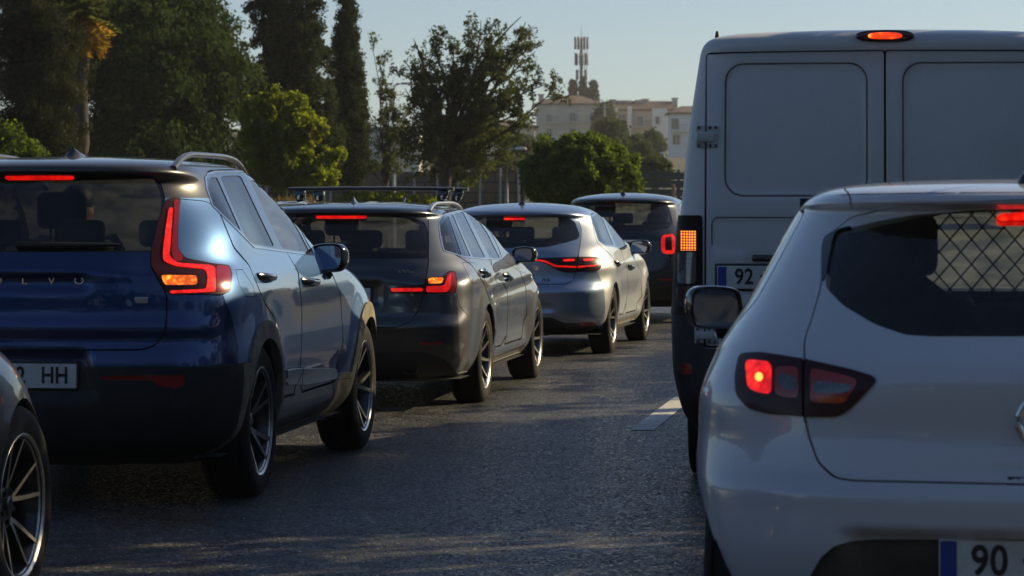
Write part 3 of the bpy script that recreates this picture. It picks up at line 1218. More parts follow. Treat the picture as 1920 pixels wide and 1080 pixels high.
def build_road():
    ds = [-60, -40, -25, -12, 0, 4, 8, 12, 16, 20, 25, 30, 36, 42, 50, 60, 72, 86, 100, 120]
    v, f = [], []
    for d in ds:
        x = lane_x(d)
        v += [(x - 7.4, d, 0), (x + 7.6, d, 0)]
    for i in range(len(ds) - 1):
        f.append((2 * i, 2 * i + 1, 2 * i + 3, 2 * i + 2))
    kind(pyobj('road', v, f, asphalt(), None, None), 'structure')
    # lane dash between the queues
    m = mat('road_paint', (.55, .55, .53), .7)
    noisy(m, 22, .35, bump=.3, bscale=90)
    v, f = [], []
    for k, d in enumerate((17.45, 18.4, 19.4, 20.4, 21.4)):
        x = lane_x(d)
        v += [(x - .075, d, .004), (x + .075, d, .004)]
    f = [(2 * i, 2 * i + 1, 2 * i + 3, 2 * i + 2) for i in range(4)]
    kind(pyobj('road_marking', v, f, m, None, None), 'structure')
    v, f = [], []
    for d in ds:
        x = lane_x(d) - 7.0
        v += [(x - .07, d, .004), (x + .07, d, .004)]
    f = [(2 * i, 2 * i + 1, 2 * i + 3, 2 * i + 2) for i in range(len(ds) - 1)]
    kind(pyobj('road_edge_marking', v, f, m, None, None), 'structure')
    # kerb on the left verge
    bm = bmesh.new()
    sweep(bm, [(lane_x(d) - 7.52, d, .06) for d in ds], [(-.1, -.07), (.1, -.07), (.09, .07), (-.1, .07)])
    bmesh.ops.recalc_face_normals(bm, faces=bm.faces)
    kind(obj('kerb', bm, noisy(mat('kerb_stone', (.22, .21, .19), .9), 6, .3), None, 30), 'structure')

# ---------------------------------------------------------------- vegetation
rng = np.random.default_rng(11)

def foliage(name, col, var=.45, trans=.45, tcol=None, rough=.75):
    m = bpy.data.materials.new(name)
    m.use_nodes = True
    nt = m.node_tree
    b = nt.nodes['Principled BSDF']
    out = nt.nodes['Material Output']
    b.inputs['Roughness'].default_value = rough
    b.inputs['Specular IOR Level'].default_value = .12
    g = N(m, 'ShaderNodeNewGeometry')
    lo = tuple(c * (1 - var) for c in col)
    hi = tuple(min(1, c * (1 + var)) for c in col)
    cr = N(m, 'ShaderNodeValToRGB')
    cr.color_ramp.elements[0].color = (*lo, 1)
    cr.color_ramp.elements[1].color = (*hi, 1)
    L(m, g.outputs['Random Per Island'], cr.inputs[0])
    tc = N(m, 'ShaderNodeTexCoord')
    nz = N(m, 'ShaderNodeTexNoise', Scale=1.3, Detail=2)
    L(m, tc.outputs['Object'], nz.inputs['Vector'])
    mr = N(m, 'ShaderNodeMapRange')
    mr.inputs[1].default_value, mr.inputs[2].default_value = .3, .7
    mr.inputs[3].default_value, mr.inputs[4].default_value = .6, 1.4
    L(m, nz.outputs[0], mr.inputs[0])
    mx = N(m, 'ShaderNodeMix', data_type='RGBA', blend_type='MULTIPLY')
    mx.inputs['Factor'].default_value = 1.0
    L(m, cr.outputs[0], mx.inputs[6]); L(m, mr.outputs[0], mx.inputs[7])
    L(m, mx.outputs[2], b.inputs['Base Color'])
    t = N(m, 'ShaderNodeBsdfTranslucent')
    if tcol is None:
        tcol = (min(1, col[0] * 2.2), min(1, col[1] * 2.2), col[2] * .7)
    t.inputs[0].default_value = (*tcol, 1)
    ms = N(m, 'ShaderNodeMixShader')
    ms.inputs[0].default_value = trans
    L(m, b.outputs[0], ms.inputs[1]); L(m, t.outputs[0], ms.inputs[2])
    L(m, ms.outputs[0], out.inputs[0])
    return m

def leaves_mesh(name, P, size, m, parent=None, aspect=.5, upbias=0.0, dirs=None, jitter=.35):
    """one small bent leaf (two triangles) at every point of P (n x 3)"""
    n = len(P)
    d = rng.normal(size=(n, 3)) if dirs is None else dirs + rng.normal(size=(n, 3)) * jitter
    d[:, 2] += upbias
    d /= np.linalg.norm(d, axis=1, keepdims=True)
    r = rng.normal(size=(n, 3))
    s = np.cross(d, r)
    s /= np.maximum(np.linalg.norm(s, axis=1, keepdims=True), 1e-6)
    nn = np.cross(d, s)
    ln = (size * rng.uniform(.6, 1.35, n))[:, None]
    a = P - d * ln * .5
    c = P + d * ln * .5
    b = P + s * ln * aspect * .5 + nn * ln * .10
    e = P - s * ln * aspect * .5 + nn * ln * .10
    V = np.stack([a, b, c, e], 1).reshape(-1, 3)
    idx = np.arange(n)[:, None] * 4
    T = np.concatenate([idx + np.array([[0, 1, 2]]), idx + np.array([[0, 2, 3]])], 1).reshape(-1, 3)
    me = bpy.data.meshes.new(name)
    me.vertices.add(len(V)); me.vertices.foreach_set('co', V.astype(np.float32).ravel())
    me.loops.add(len(T) * 3); me.loops.foreach_set('vertex_index', T.astype(np.int32).ravel())
    me.polygons.add(len(T))
    me.polygons.foreach_set('loop_start', (np.arange(len(T)) * 3).astype(np.int32))
    me.update(calc_edges=True)
    me.validate()
    return link(name, me, m, parent, None)

def clumps_in_ellipsoids(ells, n, shell=.55):
    """n clump centres spread through a union of ellipsoids [(centre, radii, weight)], denser near the surface"""
    w = np.array([e[2] for e in ells], float)
    w /= w.sum()
    out = []
    k = rng.choice(len(ells), size=n, p=w)
    for i in k:
        c, r, _ = ells[i]
        v = rng.normal(size=3)
        v /= np.linalg.norm(v)
        rad = rng.uniform(0, 1) ** shell
        out.append(np.array(c) + v * np.array(r) * rad)
    return np.array(out)

def spread(C, per, rad):
    n = len(C)
    v = rng.normal(size=(n, per, 3))
    v /= np.linalg.norm(v, axis=2, keepdims=True)
    rr = rng.uniform(0, 1, size=(n, per, 1)) ** .5
    sc = rng.uniform(.6, 1.3, size=(n, 1, 1))
    return (C[:, None, :] + v * rr * rad * sc).reshape(-1, 3)

BARK = noisy(mat('bark', (.035, .028, .022), .9), 14, .5, bump=.5, stretch=(1, 1, .3))
BARK_GREY = noisy(mat('grey_bark', (.12, .105, .09), .9), 12, .5, bump=.5, stretch=(1, 1, .3))

def limb_path(a, b, sag=.12, n=6):
    a, b = Vector(a), Vector(b)
    ln = (b - a).length
    off = Vector((random.uniform(-1, 1), random.uniform(-1, 1), random.uniform(-.2, .8))) * ln * sag
    return [a.lerp(b, t / n) + off * math.sin(math.pi * t / n) + Vector((random.uniform(-1, 1), random.uniform(-1, 1), random.uniform(-1, 1))) * ln * .015 for t in range(n + 1)]

def tree_root(name, label, cat, px, d, group=None):
    x = (px - CX) / FPX * d
    return thing(name, label, cat, (x, d, terrain_z(x, d)), 0, group), Vector((x, d, terrain_z(x, d)))

def local(base, px, py, d):
    return wp(px, py, d) - base

def branching_tree(name, label, px, d, fork, ends, m, trunk_r, leaf, clump_r, per, twigs=5, sub=.9, spread_d=1.4, group=None, bark=None, cat='tree'):
    """open crown: limbs from the fork to each end, twigs off the limbs, leaf clumps at the twig tips"""
    root, base = tree_root(name, label, cat, px, d, group)
    bm = bmesh.new()
    f = local(base, fork[0], fork[1], d)
    tr = limb_path((0, 0, -.1), f, .03)
    tube(bm, tr, [trunk_r * (1.25 - .5 * k / (len(tr) - 1)) for k in range(len(tr))], 10)
    C, D = [], []
    for e in ends:
        ev = local(base, e[0], e[1], d) + Vector((0, random.uniform(-spread_d, spread_d), 0))
        st = f + Vector((random.uniform(-.1, .1), random.uniform(-.1, .1), random.uniform(-.5, .1)))
        lp = limb_path(st, ev, .10, 8)
        r0 = trunk_r * random.uniform(.38, .55)
        tube(bm, lp, [r0 * (1 - .88 * k / 8) for k in range(9)], 7, False)
        for t in range(twigs):
            q = random.uniform(.32, 1.0)
            i = int(q * 8)
            p = lp[min(8, i)]
            out = (p - f)
            if out.length > 0:
                out.normalize()
            tip = p + (Vector((random.gauss(0, 1), random.gauss(0, 1), random.gauss(.25, .8))) * .8 + out * .7).normalized() * sub * random.uniform(.5, 1.1)
            tp = limb_path(p, tip, .12, 4)
            tube(bm, tp, [.022 * (1 - .18 * k) for k in range(5)], 5, False)
            for k in (2, 3, 4):
                C.append(tp[k]); D.append((tip - p).normalized())
                if random.random() < .6:
                    t2 = tp[k] + (D[-1] + Vector((random.gauss(0, .8), random.gauss(0, .8), random.gauss(.1, .6)))).normalized() * sub * .45
                    tube(bm, [tp[k], tp[k].lerp(t2, .5) + Vector((0, 0, .03)), t2], [.010, .008, .005], 4, False)
                    C.append(t2); D.append((t2 - tp[k]).normalized())
    obj('trunk', bm, bark or BARK, root, 60)
    C = np.array([tuple(c) for c in C])
    P = spread(C, per, clump_r)
    leaves_mesh('crown', P, leaf, m, root, .48)
    return root

def mass_tree(name, label, px, d, ells, m, leaf, n_cl, clump_r, per, trunk_r=.2, upbias=.2, shell=.42, group=None, trunk_top=None, cat='tree', aspect=.45, limbs=9, bark=None):
    """dense crown: leaf clumps through a union of ellipsoids given in pixels, with trunk and limbs reaching into it"""
    root, base = tree_root(name, label, cat, px, d, group)
    s = FPX / d
    E = []
    for (ex, ey, rx, ry, *rd) in ells:
        dd = rd[0] if rd else rx
        off = rd[1] if len(rd) > 1 else 0
        c = local(base, ex, ey, d)
        E.append(((c.x, c.y + off, c.z), (rx / s, dd / s, ry / s), rx * ry * dd))
    C = clumps_in_ellipsoids(E, n_cl, shell)
    C = C[C[:, 2] > .15]
    bm = bmesh.new()
    top = Vector(E[0][0]) if trunk_top is None else local(base, trunk_top[0], trunk_top[1], d)
    tr = limb_path((0, 0, -.1), top, .02)
    tube(bm, tr, [trunk_r * (1.2 - 1.0 * k / (len(tr) - 1)) for k in range(len(tr))], 9)
    for k in range(limbs):
        q = C[rng.integers(len(C))]
        st = tr[random.randint(2, len(tr) - 1)]
        lp = limb_path(st, q, .08, 5)
        tube(bm, lp, [trunk_r * .3 * (1 - .16 * i) for i in range(6)], 6, False)
    obj('trunk', bm, bark or BARK, root, 60)
    P = spread(C, per, clump_r)
    P = P[P[:, 2] > .05]
    leaves_mesh('crown', P, leaf, m, root, aspect, upbias)
    return root

def build_trees():
    f_pine = foliage('pine_needles', (.015, .034, .010), .55, .30, (.09, .14, .025))
    f_cyp = foliage('cypress_green', (.015, .026, .011), .55, .3, (.06, .085, .02))
    f_dec = foliage('open_tree_leaves', (.026, .040, .014), .5, .4, (.12, .15, .025))
    f_yel = foliage('yellow_green_leaves', (.034, .072, .010), .55, .5, (.34, .40, .02))
    f_bush = foliage('bush_leaves', (.024, .055, .012), .5, .42, (.18, .26, .025))
    f_ced = foliage('cedar_needles', (.030, .036, .022), .5, .25)
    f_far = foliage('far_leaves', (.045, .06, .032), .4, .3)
    g = 'trees along the left verge'
    # big domed pine
    mass_tree('pine_tree', 'broad dark domed pine rising behind the blue SUV, with upright tufts on its crown', 245, 86,
              [(235, 120, 235, 190), (330, 150, 150, 150), (150, 60, 150, 120), (420, 200, 80, 120), (300, 40, 120, 90), (400, 120, 60, 80), (250, 280, 230, 80)],
              f_pine, .15, 2300, .36, 60, .32, .9, .38, g)
    # two cypresses
    mass_tree('cypress_tree', 'broad dark cypress running out of the top of the photo, left of the slim one', 535, 92,
              [(490, -60, 30, 190), (530, -40, 48, 220), (555, 60, 56, 160), (570, 180, 62, 150), (520, 180, 60, 160), (580, 280, 70, 90)],
              f_cyp, .12, 1900, .22, 56, .2, .9, .40, g)
    mass_tree('cypress_tree', 'slim dark pointed cypress with a thin bare twig at its right side', 652, 95,
              [(650, 70, 24, 90), (652, 30, 15, 50), (648, 150, 34, 110), (650, 240, 42, 110), (660, 300, 32, 60)],
              f_cyp, .11, 1200, .19, 52, .16, .9, .40, g)
    # sunlit yellow-green tree in front of them
    mass_tree('leafy_tree', 'rounded bright yellow green leafy tree standing in front of the cypresses', 545, 73,
              [(545, 262, 50, 46), (498, 205, 24, 30), (548, 196, 26, 26), (520, 178, 18, 16), (592, 240, 30, 26), (566, 222, 24, 20), (626, 292, 26, 20), (640, 312, 14, 12), (590, 322, 44, 24), (505, 290, 50, 60), (545, 320, 50, 40), (476, 235, 34, 60), (610, 338, 24, 14)],
              f_yel, .08, 950, .12, 58, .12, .1, .36, g, aspect=.6)
    # shaggy conifer at the left edge, its lower boughs dead
    root, base = tree_root('cedar_tree', 'shaggy dark conifer with drooping boughs at the left edge of the photo', 'tree', 55, 62, g)
    bm = bmesh.new()
    tr = limb_path((0, 0, -.1), (0.1, 0, 9.5), .01, 10)
    tube(bm, tr, [.26 * (1.1 - .09 * k) for k in range(11)], 10)
    C, D = [], []
    for k in range(120):
        z = 1.0 + 8.2 * (k / 120)
        ln = (2.0 - .16 * z) * random.uniform(.55, 1.05)
        a = random.uniform(0, math.tau)
        st = Vector((0, 0, z))
        en = st + Vector((math.cos(a) * ln, math.sin(a) * ln, -.35 * ln + random.uniform(-.1, .25)))
        lp = [st.lerp(en, t / 5) + Vector((0, 0, .22 * ln * math.sin(math.pi * t / 5))) for t in range(6)]
        tube(bm, lp, [.035 * (1 - .15 * i) for i in range(6)], 5, False)
        for i in range(1, 6):
            for q in range(3):
                C.append(lp[i] + Vector((random.gauss(0, .12), random.gauss(0, .12), -random.uniform(0, .22))))
    obj('trunk', bm, BARK, root, 60)
    C = np.array([tuple(c) for c in C])
    P = spread(C, 64, .22)
    dirs = np.tile(np.array([[0.0, 0.0, -.55]]), (len(P), 1))
    leaves_mesh('crown', P, .11, f_ced, root, .22, 0, dirs, .7)
    # palm behind it, old fronds golden in the sun
    root, base = tree_root('palm_tree', 'palm with golden fronds half hidden behind the shaggy conifer', 'tree', 150, 72, g)
    bm = bmesh.new()
    hd = local(base, 150, 35, 72)
    tr = limb_path((0, 0, -.1), hd, .01, 8)
    tube(bm, tr, [.22, .20, .19, .18, .18, .18, .19, .22, .16], 10)
    obj('trunk', bm, BARK, root, 60)
    def fronds(name, n, lo, hi, m, ln):
        P, Dd = [], []
        for k in range(n):
            a = random.uniform(0, math.tau)
            el = R(random.uniform(lo, hi))
            dv = Vector((math.cos(a) * math.cos(el), math.sin(a) * math.cos(el), math.sin(el)))
            side = dv.cross(Vector((0, 0, 1))).normalized()
            for t in range(4, 26):
                q = t / 25
                p = hd + dv * ln * q + Vector((0, 0, -.55 * ln * q * q * math.cos(el)))
                for sgn in (-1, 1):
                    w = .26 * math.sin(math.pi * min(1, q * .9 + .1))
                    P.append(tuple(p + side * sgn * w * .5)); Dd.append(tuple((dv * .6 + side * sgn).normalized() * 1.0))
        return leaves_mesh(name, np.array(P), .38, m, root, .14, 0, np.array(Dd), .12)
    fronds('frond_crown', 34, 0, 80, foliage('palm_green', (.05, .07, .02), .4, .4, (.20, .24, .03)), 1.05)
    fronds('old_fronds', 22, -60, 5, foliage('palm_golden', (.20, .13, .02), .4, .5, (.55, .34, .03)), .85)
    # open-crowned tree in the middle
    ends = [(760, 112), (775, 75), (806, 72), (850, 78), (884, 72), (898, 40), (930, 36), (975, 30), (985, 45), (1018, 72), (1008, 100), (995, 150), (1045, 165), (1020, 160), (1000, 215), (985, 255), (940, 290), (925, 318), (880, 300), (860, 330), (800, 300), (770, 290), (750, 250), (790, 230), (760, 170), (820, 160), (850, 130), (900, 110), (940, 120), (950, 190), (900, 200), (880, 240), (840, 220), (930, 240), (790, 140), (960, 75)]
    branching_tree('open_tree', 'airy dark tree with an open crown, twisting limbs and sky showing through', 828, 80, (832, 290), ends,
                   f_dec, .17, .105, .16, 21, 10, .62, 1.3, g)
    # thin sparse tree beside the slim cypress
    branching_tree('sparse_tree', 'thin sparse leafy tree between the slim cypress and the open tree', 722, 88, (722, 330),
                   [(705, 110), (720, 100), (688, 60), (712, 180), (742, 170), (700, 240), (745, 240), (730, 300), (765, 200), (690, 300), (740, 140)],
                   f_dec, .08, .095, .14, 16, 6, .5, .5, g)
    # dark round bush right of the middle
    mass_tree('round_bush', 'large round dark green bush behind the silver hatchback, its right edge lit yellow', 1085, 66,
              [(1085, 335, 95, 75), (1040, 295, 48, 42), (1100, 290, 55, 40), (1150, 315, 48, 44), (1180, 350, 30, 34), (1010, 330, 38, 46), (1065, 275, 30, 22), (1120, 285, 32, 26)],
              f_bush, .085, 1100, .15, 74, .10, .1, .30, None, cat='bush', aspect=.6)
    # low growth in front of the wall
    mass_tree('weedy_bush', 'low sunlit yellowish weeds before the brown wall', 700, 78,
              [(700, 372, 60, 16), (740, 378, 50, 16), (800, 380, 40, 14), (660, 380, 40, 18)], f_yel, .11, 150, .12, 30, .02, .8, .5, None, cat='weeds', limbs=3)
    mass_tree('weedy_bush', 'yellowish bush at the far left below the shaggy conifer', 12, 60,
              [(12, 285, 45, 55), (50, 300, 40, 30)], f_bush, .12, 150, .18, 34, .05, .3, .4, None, cat='bush', limbs=4)
    # farther trees on the slope
    far = [(1145, 262, 34, 40, 250), (1188, 290, 26, 34, 230), (1165, 290, 22, 26, 210), (1135, 225, 14, 30, 420), (1222, 275, 16, 22, 300), (980, 300, 34, 40, 160), (950, 330, 40, 34, 150), (1225, 318, 26, 20, 140), (1205, 300, 20, 30, 190)]
    words_ = ['hazy olive tree on the slope below the beige house', 'hazy dark tree on the slope left of the white stepped flats', 'small hazy shrub between the two slope trees', 'tall narrow tree beside the right gable of the beige house', 'small tree below the stepped flats near the van', 'pale hazy bush right behind the open tree', 'greyish bush low behind the open tree by the wall posts', 'low hedge above the green slatted fence', 'dim shrub behind the right shoulder of the round bush']
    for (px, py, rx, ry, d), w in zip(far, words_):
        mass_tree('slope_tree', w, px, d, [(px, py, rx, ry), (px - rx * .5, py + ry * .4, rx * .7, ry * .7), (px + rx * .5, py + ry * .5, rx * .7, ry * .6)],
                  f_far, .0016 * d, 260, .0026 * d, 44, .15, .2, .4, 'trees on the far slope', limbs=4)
    for px, py0, w, lab in ((1074, 146, 7, 'left of the three slim poplars at the foot of the mast'), (1093, 144, 7, 'middle of the three slim poplars, straight below the mast'), (1112, 150, 8.5, 'right and broadest of the three slim poplars by the mast')):
        mass_tree('poplar_tree', lab, px, 520, [(px, py0 + 28, w, 26), (px, py0 + 14, w * .6, 16), (px + 1, py0 + 48, w * 1.1, 22)], f_far, .55, 240, .42, 40, .3, .8, .4, 'poplars beneath the mast', limbs=3)
    # scrub and trees over the far slope to the right of the view
    E = []
    for k in range(46):
        y = rng.uniform(130, 420)
        x = y * rng.uniform(.075, .75)
        h = rng.uniform(1.6, 4.2)
        E.append(((x, y, terrain_z(x, y) + h * .75), (h * rng.uniform(.8, 1.4), h, h * .9), h * h))
    C = clumps_in_ellipsoids(E, 2600, .45)
    C = np.array([p for p in C if p[2] > terrain_z(p[0], p[1]) and p[0] > .066 * p[1] + 1.5])
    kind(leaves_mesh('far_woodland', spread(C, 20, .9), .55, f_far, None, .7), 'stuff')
    # unseen wood added behind the viewer to darken car rears and their reflections
    C = clumps_in_ellipsoids([((x, -34 + 6 * math.sin(x * .7), 7.0 + 2.0 * math.sin(x * .31)), (5.5, 4, 9.0), 1) for x in range(-72, 66, 6)], 2600, .4)
    C = C[C[:, 2] > .2]
    kind(leaves_mesh('added_rear_woodland', spread(C, 30, 1.0), .75, f_pine, None, .7), 'stuff')

# ---------------------------------------------------------------- walls, fences, posts
def build_roadside():
    # dry bank under the trees
    v, f = [], []
    nx, ny = 96, 14
    for j in range(ny + 1):
        for i in range(nx + 1):
            px = -1200 + 2000 * i / nx
            y = 56 + 14 * j / ny
            x = (px - CX) / FPX * 62
            u = i / nx; w = j / ny
            h = 1.95 * math.sin(math.pi * min(1, w * 1.1)) ** .6 * sstep(0, .08, u) * (1 - sstep(.868, .985, u)) * (.88 + .12 * math.sin(i * .37)) + .05 * math.sin(i * 1.7 + j) * math.sin(j * 2.3)
            v.append((x, y, max(-.1, float(h) - .05)))
    for j in range(ny):
        for i in range(nx):
            a = j * (nx + 1) + i
            f.append((a, a + 1, a + nx + 2, a + nx + 1))
    kind(pyobj('bank_ground', v, f, noisy(mat('dry_bank', (.085, .068, .045), .95), 1.6, .5, bump=.6, bscale=14), None, 60), 'structure')
    n = 14000
    P = []
    for _ in range(n):
        i = random.uniform(0, nx); j = random.uniform(0, ny)
        a = v[int(j) * (nx + 1) + int(i)]
        P.append((a[0] + random.uniform(-.08, .08), a[1] + random.uniform(-.5, .5), a[2] + .06))
    kind(leaves_mesh('dry_grass', np.array(P), .22, foliage('straw', (.11, .085, .05), .4, .3), None, .10, 1.6), 'stuff')
    # brown block wall with pale posts
    d = 112
    z_top = CAMH + (391 - 322) * d / FPX
    x0, x1 = (40 - CX) / FPX * d, (985 - CX) / FPX * d
    w = thing('block_wall', 'long brown block wall with pale posts behind the open tree', 'wall', ((x0 + x1) / 2, d, 0))
    m = mat('brown_blocks', (.12, .095, .07), .9)
    b = m.node_tree.nodes['Principled BSDF']
    tc = N(m, 'ShaderNodeTexCoord')
    mp = N(m, 'ShaderNodeMapping'); mp.inputs['Rotation'].default_value = (R(90), 0, 0)
    L(m, tc.outputs['Object'], mp.inputs[0])
    br = N(m, 'ShaderNodeTexBrick', Scale=1.0)
    br.inputs['Color1'].default_value = (.13, .10, .075, 1)
    br.inputs['Color2'].default_value = (.085, .07, .055, 1)
    br.inputs['Mortar'].default_value = (.03, .028, .025, 1)
    br.inputs['Mortar Size'].default_value = .03
    br.inputs['Brick Width'].default_value = .8
    br.inputs['Row Height'].default_value = .4
    L(m, mp.outputs[0], br.inputs['Vector'])
    L(m, br.outputs[0], b.inputs['Base Color'])
    bm = bmesh.new()
    box(bm, (0, .2, z_top / 2 - .1), (x1 - x0, .4, z_top + .2), .02, 1)
    obj('wall_blocks', bm, m, w, 30)
    pm = noisy(mat('pale_post', (.30, .30, .29), .7), 8, .25)
    for px in (60, 100, 140, 180, 220, 260, 300, 340, 380, 420, 460, 500, 540, 580, 620, 676, 728, 742, 777, 820, 858, 900, 938, 972):
        bm = bmesh.new()
        X = (px - CX) / FPX * d - (x0 + x1) / 2
        box(bm, (X, -.10, z_top / 2 + .06), (.09, .09, z_top + .2), .012, 1)
        obj('post', bm, pm, w, 30)
    bm = bmesh.new()
    for k in range(1):
        a, c = (680 - CX) / FPX * d - (x0 + x1) / 2, (726 - CX) / FPX * d - (x0 + x1) / 2
        box(bm, ((a + c) / 2, -.09, z_top / 2 + .15), (c - a, .06, z_top + .25), .01, 1)
    obj('panel', bm, noisy(mat('brown_panel', (.11, .08, .055), .8), 3, .2), w, 30)
    # unseen parapet and gappy hedge, added to shade the carriageway and pass sun patches
    bm = bmesh.new()
    ys = [9.0 + k for k in range(0, 34)]
    sweep(bm, [(lane_x(y) + 4.35, y, 0) for y in ys], [(-.15, -.1), (.15, -.1), (.10, 1.05), (-.10, 1.05)])
    bmesh.ops.recalc_face_normals(bm, faces=bm.faces)
    pw = obj('added_parapet_wall', bm, noisy(mat('added_parapet_concrete', (.22, .21, .19), .9), 2, .3), None, 30)
    pw['label'] = 'unseen grey concrete parapet wall added right of the road to shade it'
    pw['category'] = 'wall'
    rg = np.random.default_rng(5)
    P = []
    hole = [(rg.uniform(11, 40), rg.uniform(2.0, 3.4), rg.uniform(.3, .8), rg.uniform(.12, .28)) for _ in range(30)]
    while len(P) < 7200:
        y = rg.uniform(9.0, 42)
        z = rg.uniform(.6, (4.3 if 12.4 < y < 16.0 else 3.45) + .12 * math.sin(y * 3.1) + .08 * math.sin(y * 7.7))
        if y < 12.4 and z > 2.7:
            continue
        if any(((y - h[0]) / h[2]) ** 2 + ((z - h[1]) / h[3]) ** 2 < 1 for h in hole):
            continue
        P.append((lane_x(y) + 4.75 + rg.uniform(-.3, .3), y, z))
    hd = thing('added_shade_hedge', 'unseen ragged green hedge added right of the road to shade it, with gaps for sun', 'hedge', (0, 0, 0))
    leaves_mesh('leafy_crown', spread(np.array(P), 14, .12), .13, foliage('added_hedge_leaves', (.03, .05, .018), .4, .3), hd, .6)
    bm = bmesh.new()
    for k in range(40):
        y = 9 + 33 * k / 40
        tube(bm, [(lane_x(y) + 4.75, y, -.05), (lane_x(y) + 4.75, y + .1, 2.4)], [.03, .01], 5)
    obj('stems', bm, BARK, hd, None)
    # green slatted fence on the right
    d = 100
    x0, x1 = (1190 - CX) / FPX * d, (1990 - CX) / FPX * d
    ft = thing('slatted_fence', 'green slatted metal fence between the round bush and the van', 'fence', ((x0 + x1) / 2, d, 0))
    gm = noisy(mat('fence_green', (.05, .075, .06), .6), 4, .25)
    zt = CAMH + (391 - 322) * d / FPX
    bm = bmesh.new()
    n = 9
    for k in range(n):
        box(bm, (0, 0, zt * (k + .5) / n), (x1 - x0, .03, zt / n * .86), .006, 1)
    obj('slat_panel', bm, gm, ft, 30)
    for px in range(1192, 1990, 40):
        bm = bmesh.new()
        box(bm, ((px - CX) / FPX * d - (x0 + x1) / 2, -.06, zt / 2 + .04), (.10, .08, zt + .08), .01, 1)
        obj('post', bm, gm, ft, 30)
    bm = bmesh.new()
    p = wp(1263, 345, 98)
    t = thing('marker_post', 'short tan marker post at the left edge of the van', 'post', (p.x, 98, 0))
    box(bm, (0, 0, p.z / 2), (.13, .06, p.z), .02, 2)
    obj('post', bm, noisy(mat('tan_post', (.34, .22, .15), .8), 5, .2), t, 30)
    for (px, py, d, side, lab) in ((738, 157, 104, 1, 'grey street lamp with a flat head, seen between the sparse and open trees'), (950, 279, 92, 1, 'street lamp with a white head at the right edge of the open tree'), (1246, 287, 150, -1, 'short white street lamp near the van, above the green fence')):
        b0 = wp(px, py, d)
        z0 = terrain_z(b0.x, d)
        r = thing('street_lamp', lab, 'street lamp', (b0.x, d, z0), 0, 'street lamps')
        h = b0.z - z0
        k = d / 100
        bm = bmesh.new()
        reach = (.45 if d != 150 else .12)
        tube(bm, [(0, 0, -.1), (0, 0, h * .6), (0, 0, h - .18), (side * .10, 0, h - .02), (side * reach * .5, 0, h)], [.07, .055, .045, .04, .035], 8)
        obj('pole', bm, noisy(mat('lamp_pole_%d' % d, (.30, .32, .33), .5, .4), 5, .2), r, 40)
        bm = bmesh.new()
        box(bm, (side * reach, 0, h + .01), (.42 if d != 150 else .3, .16, .09), .035, 2, None, (.8, .7))
        obj('lamp_head', bm, noisy(mat('lamp_head_%d' % d, (.55, .57, .58), .4), 5, .1), r, 40)
    b0 = wp(1133, 195, 320)
    z0 = terrain_z(b0.x, 320)
    r = thing('utility_pole', 'thin grey pole standing right of the beige house', 'pole', (b0.x, 320, z0))
    bm = bmesh.new()
    tube(bm, [(0, 0, -.2), (0, 0, b0.z - z0)], [.17, .12], 8)
    box(bm, (0, 0, b0.z - z0 - .4), (1.2, .1, .1), .02, 1)
    obj('pole', bm, noisy(mat('grey_pole', (.28, .28, .27), .7), 3, .2), r, 40)

def build_haze():
    bm = bmesh.new()
    box(bm, (0, 500, 32), (1300, 1180, 68))
    m = bpy.data.materials.new('haze_air')
    m.use_nodes = True
    nt = m.node_tree
    for n in list(nt.nodes):
        nt.nodes.remove(n)
    out = N(m, 'ShaderNodeOutputMaterial')
    v = N(m, 'ShaderNodeVolumePrincipled')
    v.inputs['Color'].default_value = (.92, .95, 1.0, 1)
    v.inputs['Density'].default_value = .00022
    v.inputs['Anisotropy'].default_value = .35
    L(m, v.outputs[0], out.inputs['Volume'])
    kind(obj('haze', bm, m, None, None), 'stuff')

